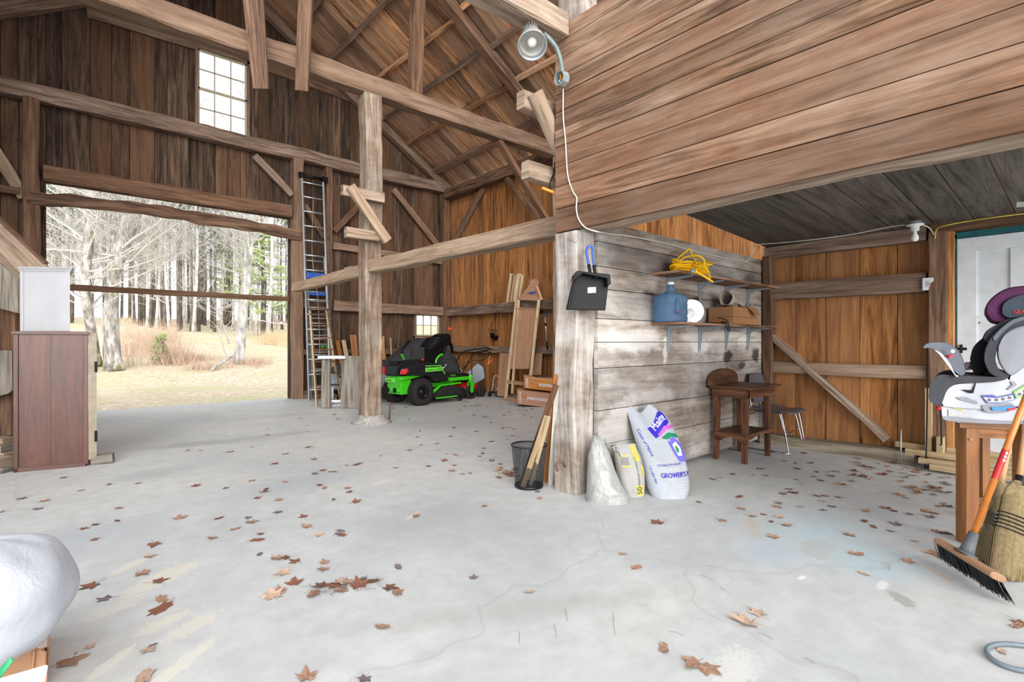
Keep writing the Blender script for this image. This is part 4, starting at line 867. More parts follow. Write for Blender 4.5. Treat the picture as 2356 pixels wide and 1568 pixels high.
# walk-behind mower
pm = thing('push_mower', 'walk-behind mower with a black folding handle and red deck behind the green mower', 'mower', (6.5, 8.95, 0))
gp = lambda u, v: P(u, v, 11.3)
for s_ in (0, .42):
    o_ = Vector((-.15, .9, 0))*s_
    m = MB(); m.tube(smooth([gp(1058, 868)+o_, gp(1085, 820)+o_, gp(1100, 808)+o_, gp(1132, 802)+o_], 4), .013, 6); m.build('handle_rail', blk, pm)
    m = MB(); m.tube([gp(1086, 878)+o_, gp(1085, 820)+o_], .012, 6); m.build('handle_strut', plain('rusty', '4d2c22', .8), pm)
for v in (803, 812): m = MB(); m.tube(smooth([gp(1130, v), gp(1133, v-4)+Vector((-.03, .2, 0)), gp(1130, v)+Vector((-.06, .38, 0))], 4), .012, 6); m.build('grip_bar', blk, pm)
m = MB(); m.tube(smooth([gp(1088, 815), gp(1090, 800), gp(1105, 796), gp(1118, 795), gp(1122, 802)], 4), .004, 5); m.tube(smooth([gp(1062, 850), gp(1085, 830), gp(1110, 828), gp(1130, 810)], 4), .007, 5); m.build('control_cable', blk, pm)
m = MB(); m.lathe([(.3, .12), (.3, .22), (.22, .3), (.14, .32)], 20, (6.5, 8.98, 0)); m.build('deck', red, pm); m = MB(); m.lathe([(.15, .32), (.15, .46), (.1, .5), (0, .51)], 16, (6.5, 8.98, 0)); m.build('engine', blk, pm)
for dx in (-.25, .28):
    for dy in (-.24, .24): m = MB(); m.lathe([(.1, -.03), (.12, -.03), (.12, .03), (.1, .03)], 16, (6.5+dx, 8.98+dy, .12), axis=(0, 1, 0)); m.build('wheel', rub, pm)
m = MB(); m.prism([gp(1062, 868), gp(1098, 835), gp(1112, 845), gp(1116, 870), gp(1090, 885)], F*.3); m.build('grass_bag', cl, pm, bevel=.03)
m = MB(); a = P(1127, 818, 11.4); m.beam(a, P(1123, 838, 11.4), .03, .02); m.beam(P(1123, 838, 11.4), P(1133, 826, 11.4), .02, .02); tag(m.build('jumper_clamp', plain('orange_plastic', 'e2571c', .5)), 'orange and black clamp hanging by the push mower handle', 'clamp')
m = MB(); a = onY(1033, 757, 10.89); m.box(a-Vector((.04, .03, .02)), a+Vector((.05, .03, .05))); m.beam(a+Vector((-.02, 0, 0)), a-Vector((.02, 0, .08)), .02, .02); tag(m.build('orange_clamp', plain('orange_plastic2', 'e2571c', .5)), 'small orange clamp hung beside the corner window', 'clamp')
# leafy litter and panels beside the mower
fb = thing('wooden_frame_panel', 'tall pale wooden frame with a plywood panel leaning on the back wall', 'panel', onZ(1192, 920))
def fp(u, v):  # leaning plane: floor line to the wall
    t = (920-v)/280; return onX(u, v, 6.72+t*.62)
def strip(mb, a, b, wd=.05, th_=.04): mb.beam(fp(*a), fp(*b), wd, th_, up=F)
m = MB(); strip(m, (1163, 918), (1189, 684), .06); strip(m, (1178, 905), (1194, 690), .05); m.build('frame_rail', M['lum'], fb)
m = MB(); strip(m, (1216, 905), (1240, 690), .06); m.build('frame_rail', M['lum'], fb)
m = MB(); strip(m, (1190, 686), (1241, 688), .07); strip(m, (1166, 878), (1205, 882), .07); strip(m, (1161, 917), (1192, 920), .08); strip(m, (1187, 709), (1240, 711), .03); m.build('cross_bar', M['ply'], fb)
m = MB(); m.prism([fp(1187, 711), fp(1235, 709), fp(1217, 848), fp(1170, 848)], F*-.012); m.build('plywood_sheet', M['ply'], fb)
m = MB(); 
w7 = lambda u, v, x=7.28: onX(u, v, x)
for a, b in (((1199, 684), (1221, 656)), ((1247, 690), (1235, 658))): m.beam(w7(*a), w7(*b), .05, .04, up=F)
m.prism([w7(1202, 684), w7(1222, 660), w7(1232, 660), w7(1245, 687)], F*.015); m.prism([w7(*q_) for q_ in ((1219, 658), (1219, 645), (1226, 641), (1236, 641), (1240, 648), (1236, 662))], F*.05); tag(m.build('paddle_frame', M['ply']), 'plywood piece with tapered shoulders and rounded head above the leaning frame', 'board')
m = MB(); m.prism([w7(1217, 672, 7.27), w7(1232, 670, 7.27), w7(1232, 674, 7.27), w7(1217, 676, 7.27)], F*-.004); tag(m.build('blue_label', blue), 'small blue label on the tapered plywood piece', 'label')
for k, (ua, ub, lb) in enumerate(((1164, 1173, 'left'), (1173, 1180, 'narrow middle'), (1180, 1191, 'right'), (1191, 1197, 'rightmost narrow'))):
    m = MB(); m.beam(w7((ua+ub)/2, 695, 7.36), w7((ua+ub)/2+9, 629+(k % 2)*3, 7.44), (ub-ua)*.0092, .02, up=F); tag(m.build('wood_offcut', M['lum']), f'{lb} of the pale offcuts standing on the back wall girt', 'board', None)
m = MB(); m.beam(w7(1172, 694, 7.34), w7(1181, 630, 7.42), .02, .01, up=F); tag(m.build('wood_offcut', plain('dark_red', '6b2a22', .7)), 'thin dark red strip between the pale offcuts on the girt', 'board')
for (pts, d, lb) in (([(1143, 910), (1150, 812), (1172, 812), (1166, 912)], 11.2, 'reddish plywood sheet standing left of the tall wooden frame'), ([(1222, 900), (1228, 812), (1248, 812), (1242, 900)], 11.0, 'reddish plywood sheet standing right of the tall wooden frame'), ([(1205, 905), (1232, 780), (1238, 780), (1216, 905)], 10.9, 'narrow dark board just behind the tall wooden frame')):
    m = MB(); m.prism([onX(u, v, 7.0+(905-v)*.003) for u, v in pts], F*.012); tag(m.build('plywood_sheet', M['ply'] if 'reddish' in lb else M['beamd']), lb, 'board')
# iron plant hanger
ir = plain('rusty_iron', '4a3a30', .8, .4); hp = thing('wall_candle_holder', 'wrought iron candle holder with dark cups hung on the back wall', 'candle holder', onX(1141, 750, BX-.1))
hq = lambda u, v: P(u, v, 11.75)
m = MB(); m.tube([hq(1140, 706), hq(1140, 762)], .006, 5); m.tube([hq(1121, 757), hq(1159, 760)], .006, 5); m.tube(smooth([hq(1139, 722), hq(1134, 740), hq(1123, 757)], 4), .005, 5); m.tube(smooth([hq(1141, 722), hq(1148, 740), hq(1158, 758)], 4), .005, 5)
for u in (1127, 1136, 1145, 1154): m.tube([hq(u+4*math.cos(a), 763+4*math.sin(a)) for a in [i*.6 for i in range(10)]], .004, 4)
m.tube(smooth([hq(1137, 712), hq(1139, 706), hq(1144, 708), hq(1143, 714)], 4), .006, 5); m.build('iron_frame', ir, hp)
for u, v in ((1133, 772), (1141, 777), (1152, 772)): m = MB(); m.lathe([(.02, -.06), (.06, -.02), (.05, .05), (.06, .06), (.0, .055)], 12, hq(u, v)); m.build('candle_cup', blk, hp)
# squeegee
sq = thing('window_squeegee', 'long-handled squeegee hanging upside down on the back post', 'squeegee', P(1258, 762, 9.9)); D_ = 10.04
m = MB(); m.tube([P(1254, 727, D_), P(1258, 786, D_)], .013, 8); m.build('pole', alu, sq); m = MB(); m.tube([P(1258, 786, D_), P(1260, 804, D_)], .019, 8); m.tube([P(1255, 742, D_), P(1256, 750, D_)], .017, 8); m.build('grip', blk, sq)
m = MB(); m.beam(P(1241, 725, D_), P(1272, 722, D_), .05, .035); m.tube([P(1254, 727, D_), P(1254, 719, D_)], .016, 8); m.build('rubber_head', blk2, sq)
# chrome cart
ct = thing('folding_cart', 'small folded chrome luggage cart on the floor behind the mower', 'cart', onZ(1138, 905)); cq = lambda u, v: P(u, v, 11.0+.003*(905-v))
m = MB(); m.tube(smooth([cq(1131, 905), cq(1136, 868), cq(1140, 864), cq(1147, 866), cq(1148, 873), cq(1142, 902)], 3), .008, 6); m.tube([cq(1133, 890), cq(1146, 892)], .006, 5); m.tube([cq(1137, 870), cq(1135, 900)], .006, 5); m.build('chrome_tube', chrome, ct)
m = MB(); 
for u in (1127, 1144): m.lathe([(.05, -.015), (.06, 0), (.05, .015)], 12, cq(u, 905)-Z*.01, axis=(0, 1, 0))
m.box(cq(1126, 900), cq(1146, 905)+Vector((0, .1, 0))); m.build('wheel', blk2, ct)
# crates with tape
tape = plain('tape_white', 'd8cfd2', .5, var=.03); ink = plain('red_ink', 'b33a3a', .6)
def crate(name, label, D, rect, depth, mat, tapes, lid=None):
    (ul, ur, vt, vb, sl) = rect; r = thing(name, label, 'crate', P((ul+ur)/2, vb, D))
    pt = lambda u, v: P(u, v+sl*(u-ul), D)
    m = MB(); m.prism([pt(ul, vb), pt(ur, vb), pt(ur, vt), pt(ul, vt)], F*depth); m.build('box_body', mat, r, bevel=.006)
    m = MB(); m.prism([pt(ul-.5, vt), pt(ur, vt), pt(ur, vt-2.2), pt(ul-.5, vt-2.2)], F*depth); m.build('lid', M['ply'] if lid is None else lid, r, bevel=.004)
    for (a, b, c, d, txt, sz, vert) in tapes:
        m = MB(); m.prism([pt(a, d)-F*.001, pt(b, d)-F*.001, pt(b, c)-F*.001, pt(a, c)-F*.001], F*-.003); t = m.build('fragile_tape', tape, r)
        cx, cy = (a+b)/2, (c+d)/2; k_ = FPX/D; m = MB()
        if vert: addtext(m, txt, sz, lambda x, y: pt(cx-y*k_, cy-x*k_)-F*.006)
        else: addtext(m, txt, sz, lambda x, y: pt(cx+x*k_, cy-y*k_)-F*.006)
        m.build('tape_lettering', ink, t)
    return r
c1 = crate('brown_crate', 'reddish brown plywood crate with fragile tape, lowest of the two', 9.3, (1190, 1300, 899, 929, .12), .5, M['ply'], [(1195, 1199, 900, 925, 'FRAGILE', .05, 1), (1212, 1262, 909, 915, 'FRAGILE  FRAGILE  FRAGILE', .045, 0)])
c2 = crate('orange_crate', 'orange varnished plywood crate with fragile tape stacked on the brown crate', 9.45, (1206, 1300, 867, 893, .10), .45, M['amber'], [(1210, 1215, 869, 890, 'FRAGILE', .05, 1), (1240, 1290, 878, 884, 'FRAGILE  FRAGILE', .045, 0)])
m = MB()
for u in (1222, 1272): m.prism([P(u-1, 868+(u-1206)*.1, 9.44), P(u+2, 868+(u-1206)*.1, 9.44), P(u+2, 878+(u-1206)*.1, 9.44), P(u-1, 878+(u-1206)*.1, 9.44)], F*-.02)
m.build('latch', alud, c2)
m = MB(); m.beam(P(1228, 864, 9.6), P(1262, 862, 9.7), .16, .02); tag(m.build('scrap_board', M['antique']), 'thin brown board lying on top of the orange crate', 'board')
# ================================================================ left side
dq = .0
cb = thing('red_cabinet', 'tall red-brown stained cabinet standing end-on by the doorway', 'cabinet', onZ(115, 1080))
A = onZ(30, 1087); B = onZ(197, 1072); C = onZ(218, 1056)
axx = (B-A).normalized(); nrm = Vector((-axx.y, axx.x, 0)); nrm = nrm if nrm.y > 0 else -nrm
hC = 1.29; dp = .8; DR = ray(207, 784).normalized()
def bx(mb, a0, a1, d0, d1, z0, z1, o=A):
    p = o+axx*a0+DR*d0
    mb.prism([p+Z*z0, p+axx*(a1-a0)+Z*z0, p+axx*(a1-a0)+Z*z1, p+Z*z1], DR*(d1-d0), t=(random.random(), random.random()))
wd = (B-A).length
m = MB(); m.prism([A+axx*.03+Z*.04+nrm*.012, A+axx*(wd/2)+Z*.04+nrm*.012, A+axx*(wd/2)+Z*(hC-.03)+nrm*.012, A+axx*.03+Z*(hC-.03)+nrm*.012], nrm*.02); m.prism([A+axx*(wd/2+.002)+Z*.04+nrm*.012, A+axx*(wd-.02)+Z*.04+nrm*.012, A+axx*(wd-.02)+Z*(hC-.03)+nrm*.012, A+axx*(wd/2+.002)+Z*(hC-.03)+nrm*.012], nrm*.02)
bx(m, .02, wd, .03, dp, .04, hC-.03); m.build('side_panel', M['redw'], cb)
m = MB(); bx(m, 0, .035, 0, .04, 0, hC-.03); bx(m, wd-.02, wd+.02, 0, .04, 0.02, hC-.03); bx(m, 0, wd, .0, .03, 0, .04); bx(m, -.015, wd+.03, -.012, dp, hC-.03, hC); m.build('cabinet_frame', M['redw'], cb, bevel=.003)
e2 = B+axx*.022; dirC = ray(216, 784).normalized(); sdC = Vector((dirC.y, -dirC.x, 0))
m = MB(); m.prism([e2+Z*.06, e2+sdC*.055+nrm*.03+Z*.06, e2+sdC*.055+nrm*.03+Z*(hC-.015), e2+Z*(hC-.015)], dirC*.5); d_ = m.build('cabinet_door', plain('cream_paint', 'a59a88', .6, var=.15), cb)
m = MB()
for z in (.28, .95): p = e2+sdC*.055+Z*z; m.box(p-Vector((.01, .01, .05)), p+Vector((.012, .02, .05)))
m.build('hinge', blk, d_)
m = MB(); p = onZ(205, 1068)+Vector((.02, 0, 0)); m.beam(p+Z*.04, p+axx*.17+Z*.05, .1, .08); tag(m.build('wood_block', M['grey']), 'short wood block propping the open side of the red cabinet', 'block')
cw = thing('white_cabinet', 'pale grey painted cabinet with moulded top standing on the red cabinet', 'cabinet', A+Z*hC)
DW = 4.95; z0 = hC+.004
def wz(u, v, D=DW): return P(u, v, D)
xa = P(46, 700, DW); xb = P(161, 700, DW); gp_ = plain('pale_grey_paint', 'a9a9ac', .45, var=.05, nscale=5)
axw = (xb-xa).normalized(); nw = ray(163, 784).normalized(); wl_ = (xb-xa).length; ztop = P(100, 622, DW).z; base = Vector((xa.x, xa.y, 0))
def bw(mb, a0, a1, d0, d1, za, zb):
    p = base+axw*a0+nw*d0; mb.prism([p+Z*za, p+axw*(a1-a0)+Z*za, p+axw*(a1-a0)+Z*zb, p+Z*zb], nw*(d1-d0))
m = MB(); bw(m, 0, wl_, 0, .45, z0, ztop); m.build('cabinet_body', gp_, cw, bevel=.002)
m = MB(); bw(m, 0, .035, -.006, 0, z0, ztop); bw(m, wl_-.04, wl_, -.006, 0, z0, ztop); m.build('corner_strip', gp_, cw)
m = MB(); bw(m, -.012, wl_+.012, -.012, .46, ztop-.01, ztop+.006); bw(m, -.02, wl_+.022, -.022, .47, ztop+.006, ztop+.02); bw(m, -.03, wl_+.034, -.032, .48, ztop+.02, ztop+.032); m.build('crown_moulding', gp_, cw, bevel=.003)
# slanting boards at the left edge
def slab(pts, D, name, mat, label, thk=.04, D2=None):
    m = MB(); m.prism([P(u, v, D) for u, v in pts], F*thk); return tag(m.build(name, M[mat]), label, 'board')
slab([(-60, 450), (97, 603), (107, 612), (107, 735), (42, 705), (42, 640), (0, 606), (-60, 575)], 5.6, 'slanting_board', 'beaml', 'wide pale slanting board behind the white cabinet')
m = MB(); m.beam(P(-62, 444, 5.62), P(106, 606, 5.62), .05, .03, up=Z); tag(m.build('slanting_strip', M['beamd']), 'narrow dark strip along the upper edge of the slanting board', 'board')
slab([(-60, 572), (0, 607), (41, 641), (41, 720), (0, 709), (-60, 700)], 5.55, 'grey_board', 'grey', 'grey board below the slanting board, left of the white cabinet')
slab([(5, 712), (35, 716), (35, 1031), (5, 1031)], 5.7, 'short_post', 'beamd', 'short dark upright between two boards left of the cabinets', .1)
slab([(-60, 806), (27, 806), (27, 898), (18, 905), (-60, 925)], 5.3, 'grey_board', 'grey', 'weathered grey board left of the red cabinet near its middle')
slab([(-60, 700), (60, 720), (60, 1010), (-60, 1030)], 6.1, 'shade_backing', 'beamd', 'dark backing standing in for the shade left of the red cabinet')  # dark sheet added to darken the void behind the boards
slab([(-60, 905), (26, 905), (26, 1000), (-60, 1020)], 5.5, 'shade_backing', 'beamd', 'dark backing standing in for the shade low down left of the red cabinet')  # another added dark sheet, shade for the void lower down
for k, (u0, u1, v0, v1, D, mt) in enumerate(((-60, 24, 1072, 1092, 4.7, 'grey'), (-60, 16, 1050, 1072, 4.75, 'beaml'), (-60, 26, 1038, 1052, 4.9, 'beaml'), (-60, 20, 1022, 1038, 4.9, 'grey'), (-60, 24, 1006, 1022, 5.0, 'beaml'))):
    m = MB(); a = P(u0, (v0+v1)/2, D); b = P(u1, (v0+v1)/2, D); m.beam(a, b, .15, (v1-v0)*D/FPX*.96); tag(m.build('lumber_block', M[mt]), ['lowest', 'second', 'middle', 'fourth', 'topmost'][k]+' timber offcut of the stack left of the red cabinet foot', 'lumber', 'stacked offcuts at the left')
# ================================================================ dustpan, hook, lamp, wiring
dpn = thing('dustpan', 'big black dustpan with a blue loop handle hanging on the whitewashed corner post', 'dustpan', P(1352, 670, 3.85))
dg = lambda u, v, d=0: P(u, v, 3.9+d)
m = MB(); m.prism([dg(1302, 712), dg(1319, 637), dg(1336, 629), dg(1390, 641), dg(1400, 655), dg(1393, 714)], F*.012); m.prism([dg(1314, 638), dg(1324, 626), dg(1398, 634), dg(1401, 655), dg(1392, 662), dg(1391, 644), dg(1336, 632), dg(1318, 650)], F*-.09); m.prism([dg(1302, 713), dg(1319, 638), dg(1324, 638), dg(1309, 713)], F*-.05)
m.build('pan', plain('black_rubbery', '06070a', .5, spec=.25, var=.4, nscale=8), dpn, bevel=.008)
m = MB()
for i in range(6): m.prism([dg(1312+i*5, 650-i*4, -.092), dg(1316+i*5, 638-i*2.4, -.092), dg(1318+i*5, 637-i*2.2, -.092), dg(1314+i*5, 650-i*4, -.092)], F*-.01)
m.build('comb_teeth', blk, dpn)
m = MB(); hpx = [(1357, 634), (1357, 622), (1350, 585), (1350, 572), (1356, 566), (1363, 570), (1364, 590), (1368, 622), (1372, 640)]; hh = smooth([dg(u, v, -.06) for u, v in hpx], 5); m.tube(hh, .009, 8); h_ = m.build('handle', blue, dpn)
m = MB(); m.tube(hh[:8], .012, 8); m.tube(hh[-8:], .012, 8); m.build('handle_socket', blk, h_); m = MB(); m.tube([P(1357, 569, 3.82), P(1357, 567, 4.05)], .004, 6); m.build('nail', alud, dpn)
m = MB(); m.prism([dg(1352, 661, -.001), dg(1371, 660, -.001), dg(1371, 673, -.001), dg(1352, 674, -.001)], F*-.002); m.build('price_sticker', white, dpn)
m = MB(); a = P(1282, 1075, 3.93); pts = [P(1300, 1072, 3.95), P(1294, 1063, 3.85), P(1284, 1062, 3.82), P(1279, 1070, 3.82), P(1283, 1083, 3.82)]; m.tube(smooth(pts, 4), .011, 8); tag(m.build('iron_hook', plain('pitted_iron', '6d5148', .8)), 'rusty iron hook driven into the foot of the corner post', 'hook')
for k, (a, b) in enumerate((((1305, 548), (1327, 556)), ((1308, 552), (1330, 560)))): tag(one('tube', [P(*a, 3.93), P(*b, 3.86)], .003, 5).build('bent_nail', alud), ['upper', 'lower'][k]+' bent nail at the top of the corner post', 'nail')
# flood lamp
fl = thing('flood_lamp', 'round aluminium flood lamp on a curved conduit at the loft wall corner', 'lamp', P(1221, 95, 3.9)); Dl = 3.7
lc = P(1224, 96, Dl); ax_ = (R*.02-Z*.80-F*.60).normalized()
prof_o = [(.03, -.17), (.05, -.165), (.055, -.10), (.07, -.08), (.085, -.03), (.097, .03), (.102, .06)]
refl = plain('lamp_reflector', 'c9c7be', .25, .8, var=.05)
m = MB(); m.lathe(prof_o, 32, lc, axis=ax_, cap=False); m.build('shade', alu, fl, solid=.003)
m = MB(); m.lathe([(.101, .06), (.094, .02), (.078, -.04), (.05, -.075), (.0, -.08)], 32, lc, axis=ax_, cap=False); m.build('reflector', plain('white_enamel', 'cfccc4', .3, .2, var=.03), fl)
m = MB(); m.lathe([(.103, .055), (.108, .06), (.104, .066), (.098, .062)], 32, lc, axis=ax_, cap=False); m.build('rim', alu, fl)
m = MB()
q_ = Vector((0, 0, 1)).rotation_difference(ax_)
for i in range(16):
    a = 2*math.pi*i/16; e = q_ @ Vector((math.cos(a), math.sin(a), 0)); m.beam(lc+e*.045-ax_*.205, lc+e*.05-ax_*.13, .004, .02, up=e)
m.lathe([(.03, -.2), (.04, -.195), (.042, -.14)], 16, lc, axis=ax_); m.build('heat_fins', alud, fl)
m = MB(); m.ball(lc-ax_*.0, .036, 10); m.build('bulb', plain('frosted_bulb', 'e9e7de', .2, var=0), fl)
m = MB(); m.tube([lc+R*.06-ax_*.10, lc+R*.075-ax_*.17, lc+R*.06-ax_*.19], .006, 6); m.build('yoke', alu, fl)
cpx = [(1252, 78), (1266, 92), (1280, 110), (1289, 135), (1294, 163)]
m = MB(); cp = smooth([P(u, v, Dl+.02+.04*i) for i, (u, v) in enumerate(cpx)], 8); m.tube(cp, .0135, 10)
for i in range(0, len(cp)-1): 
    for s_ in (0, .5): c = cp[i].lerp(cp[i+1], s_); m.tube([c, c+(cp[i+1]-cp[i]).normalized()*.006], .0165, 10)
m.build('conduit', plain('grey_conduit', '8d9a98', .4, .3), fl)
jb = thing('junction_box', 'open grey octagonal junction box with orange wire nut on the loft wall corner', 'box', P(1292, 182, 3.9))
ja = (F*-.6-R*.75-Z*.1).normalized(); jc = P(1293, 181, 3.98)
m = MB(); m.lathe([(.052, -.03), (.055, -.03), (.055, .035), (.049, .035), (.049, -.022), (0, -.022)], 8, jc, axis=ja, sm=False); m.build('box_shell', plain('galvanised', 'a3aeb0', .4, .3), jb)
m = MB(); m.lathe([(.008, -.02), (.012, .02)], 8, jc+ja*.01+Z*.012); m.build('wire_nut', plain('orange_nut', 'e98a1c', .5), jb); m = MB(); m.tube(smooth([jc+ja*.01-Z*.0, jc+ja*.03-Z*.02+F*.01, jc+ja*.02-Z*.03, jc-Z*.04], 4), .003, 5); m.build('loose_wires', white, jb)
cable = plain('cream_cable', 'dcd6c6', .5, var=.03)
pp = [(1296, 204, 3.99), (1296, 270, 3.99), (1301, 320, 4.0), (1306, 400, 4.02), (1318, 440, 3.93), (1327, 455, 3.9), (1326, 480, 3.9), (1332, 505, 3.89), (1348, 524, 3.84)]
pts = [onX(u, v, LX-.016) for u, v, _ in pp]
pts += [onX(1372, 532, LX-.016)]
p2 = [(1400, 537), (1450, 543), (1500, 553), (1540, 562), (1585, 575), (1620, 583), (1660, 592), (1690, 597), (1713, 601)]
pts += [onY(u, v, PY-.04) for u, v in p2]
pts2 = [onY(1722, 598, PY-.06), onY(1735, 572, PY-.16)] + [P(1748, 562, 5.9), P(1800, 558, 5.7), P(1870, 551, 5.45), P(1960, 539, 5.2), P(2040, 523, 4.95), P(2082, 517, 4.8)]
m = MB(); m.tube(smooth(pts+pts2, 4), .0055, 6); tag(m.build('power_cable', cable), 'cream power cable running from the junction box along the partition to the bulb holder', 'cable')
bh = thing('bulb_holder', 'white porcelain bulb holder with frosted bulb at the bay ceiling', 'lamp', P(2104, 530, 4.7)); bc = P(2105, 520, 4.72)
m = MB(); m.lathe([(.055, .015), (.055, .045)], 20, bc); m.build('ceiling_box', plain('grey_box', '70767c', .5), bh)
m = MB(); m.lathe([(.07, .015), (.068, .005), (.035, -.005), (.032, -.045), (.0, -.045)], 24, bc); m.build('porcelain_base', plain('porcelain', 'd6d6d2', .25, var=.02), bh)
m = MB(); m.lathe([(.014, -.045), (.016, -.07), (.028, -.095), (.03, -.115), (.022, -.135), (0, -.143)], 20, bc); m.build('bulb', plain('frosted', 'e4e4de', .2, var=.02), bh)
ob = thing('outlet_plate', 'white outlet plate on the right end of the wide girt', 'outlet', onX(2136, 653, fx-.07)); c = onX(2136, 653, fx-.075)
m = MB(); m.box(c-Vector((.012, .045, .06)), c+Vector((0, .045, .06))); m.build('plate', plain('plate_white', 'd9dcdc', .35, var=.02), ob, bevel=.004)
m = MB(); m.box(c-Vector((.016, .014, .03)), c-Vector((.01, -.014, -.03))); m.build('receptacle', plain('plate_grey', 'b8bcc0', .4), ob); m = MB(); m.box(c-Vector((.018, .004, .012)), c-Vector((.015, -.004, 0))); m.build('indicator', red, ob)
m = MB(); m.tube(smooth([P(2122, 517, 4.78), P(2138, 524, 4.86), P(2149, 545, 4.9), P(2152, 600, 4.95), P(2150, 620, 4.95), P(2140, 640, 4.97)], 5), .006, 6); tag(m.build('drop_cable', cable), 'pale cable looping from the bulb holder down to the outlet plate', 'cable')
m = MB(); m.tube(smooth([P(2152, 560, 4.9), P(2153, 532, 4.85), P(2170, 520, 4.75), P(2230, 508, 4.6), P(2300, 498, 4.4), P(2400, 486, 4.2)], 5), .006, 6); tag(m.build('yellow_cable', plain('yellow_cable', 'cfc05a', .5)), 'yellowish cable running right above the white door', 'cable')
m = MB(); m.beam(P(2340, 471, 3.4), P(2400, 466, 3.3), .03, .03); tag(m.build('ceiling_fixture', plain('grey_metal', 'b5b8b0', .4)), 'end of a pale fixture on the bay ceiling at the right edge', 'fixture')
# hanging handle
hk = thing('wooden_toggle', 'orange wooden toggle hanging on a black cord beside the loft wall edge', 'handle', P(1264, 439, 4.0))
m = MB(); m.tube([P(1246, 432, 4.2), P(1250, 433, 4.2), P(1278, 444, 4.2), P(1282, 446, 4.2)], [.011, .013, .013, .011], 10); m.build('toggle', plain('varnished_orange', 'd98a34', .4), hk)
m = MB(); m.tube(smooth([P(1264, 440, 4.2), P(1266, 420, 4.2), onY(1275, 395, 2.97), onY(1276, 372, 2.97)], 4), .005, 6); m.build('cord', blk, hk)
m = MB(); rp = smooth([P(1143, 322, 9.4), P(1150, 312, 9.35), P(1157, 322, 9.4), P(1158, 340, 9.4), P(1150, 335, 9.3), P(1144, 325, 9.4), P(1152, 338, 9.3), P(1150, 352, 9.35)], 5); m.tube(rp, .012, 6); tag(m.build('twine_loop', plain('hay_twine', 'b3a283', .9)), 'loop of frayed twine tied round the tie beam near its right end', 'twine')
# ================================================================ shelves
XS0, XS1 = 3.96, 6.08
for z, w_ in ((1.355, 'lower'), (1.80, 'upper')):
    m = MB(); m.beam((XS0, PY-.02-.1425, z), (XS1 if w_ == 'upper' else 6.06, PY-.02-.1425, z), .285, .022, up=Z); tag(m.build('wall_shelf', M['shelf'], bevel=.003), f'{w_} plank shelf on the grey partition, ' + ('holding the water jug and cardboard boxes' if w_ == 'lower' else 'holding the yellow cord'), 'shelf')
bm_ = plain('grey_bracket_steel', '96a0a8', .45, .2, var=.05)
k = 0
for z, w_ in ((1.343, 'lower'), (1.788, 'upper')):
    for i, x in enumerate((4.23, 4.80, 5.36, 5.88)):
        m = MB(); y0 = PY-.028
        m.prism([(x-.012, y0, z), (x-.012, y0-.25, z), (x-.012, y0-.25, z-.008), (x-.012, y0-.06, z-.03), (x-.012, y0-.03, z-.06), (x-.012, y0-.008, z-.24), (x-.012, y0, z-.24)], (.005, 0, 0))
        m.beam((x, y0-.125, z-.003), (x, y0-.251, z-.003), .034, .004); m.beam((x, y0, z-.003), (x, y0-.13, z-.003), .034, .004); m.beam((x, y0-.002, z), (x, y0-.002, z-.245), .034, .004, up=(0, 1, 0), w1=.018)
        m.prism([(x+.012, y0, z), (x+.012, y0-.25, z), (x+.012, y0-.25, z-.008), (x+.012, y0-.06, z-.03), (x+.012, y0-.03, z-.06), (x+.012, y0-.008, z-.24), (x+.012, y0, z-.24)], (-.005, 0, 0))
        tag(m.build('shelf_bracket', bm_), ['first', 'second', 'third', 'fourth'][i]+f' grey steel bracket from the dustpan end under the {w_} shelf', 'bracket', f'brackets of the {w_} shelf')
jug = thing('water_jug', 'blue plastic water jug with white cap on the lower shelf', 'jug', (4.02, 2.47, 1.367)); jx = Vector((4.03, 2.47, 1.367))
kk = NT('blue_jug'); kk.b.inputs['Base Color'].default_value = srgb('8fb4d6'); kk.b.inputs['Transmission Weight'].default_value = .8; kk.b.inputs['Roughness'].default_value = .12; kk.b.inputs['IOR'].default_value = 1.08
jp = [(.0, 0), (.125, 0), (.140, .01), (.145, .03), (.138, .055), (.143, .065), (.143, .10), (.138, .108), (.143, .118), (.143, .155), (.138, .163), (.145, .175), (.145, .2), (.132, .228), (.10, .245), (.055, .26), (.036, .28), (.034, .30), (.030, .302), (.028, .335), (.0, .336)]
m = MB(); m.lathe(jp, 40, jx); m.build('bottle', kk.m, jug); m = MB(); m.lathe([(.030, .328), (.031, .345), (.029, .352), (0, .353)], 20, jx); m.build('cap', white, jug)
m = MB(); hx = jx-Vector((.09, .115, 0)); m.tube([hx+Z*.07, hx+Z*.09-Vector((.005, .01, 0)), hx+Z*.17-Vector((.005, .01, 0)), hx+Z*.19], .016, 8); m.build('grip', kk.m, jug)
m = MB(); m.tube(smooth([hx+Vector((-.03, -.012, .09)), hx+Vector((0, -.03, .075)), hx+Vector((.03, -.01, .08)), hx+Vector((.03, -.01, .062))], 4), .003, 5); m.build('red_tie', red, jug)
hl = thing('heat_lamp', 'round aluminium reflector lamp with a red bulb beside the water jug', 'lamp', (4.33, 2.46, 1.367)); hc = Vector((4.37, 2.47, 1.367+.105)); ha = (EYE-hc); ha = (ha.normalized()*.8+Vector((-.35, -.5, .05))).normalized()
m = MB(); m.lathe([(.107, .04), (.1, .035), (.095, 0), (.07, -.04), (.03, -.06), (.028, -.10), (0, -.1)], 32, hc, axis=ha); m.build('reflector', plain('spun_aluminium', '8c9094', .3, .9, var=.04), hl, solid=.003)
m = MB(); m.ball(hc, .042, 10, (1, 1, 1)); m.build('red_bulb', plain('red_bulb', 'd3122a', .12, 0, .6, coat=.6), hl)
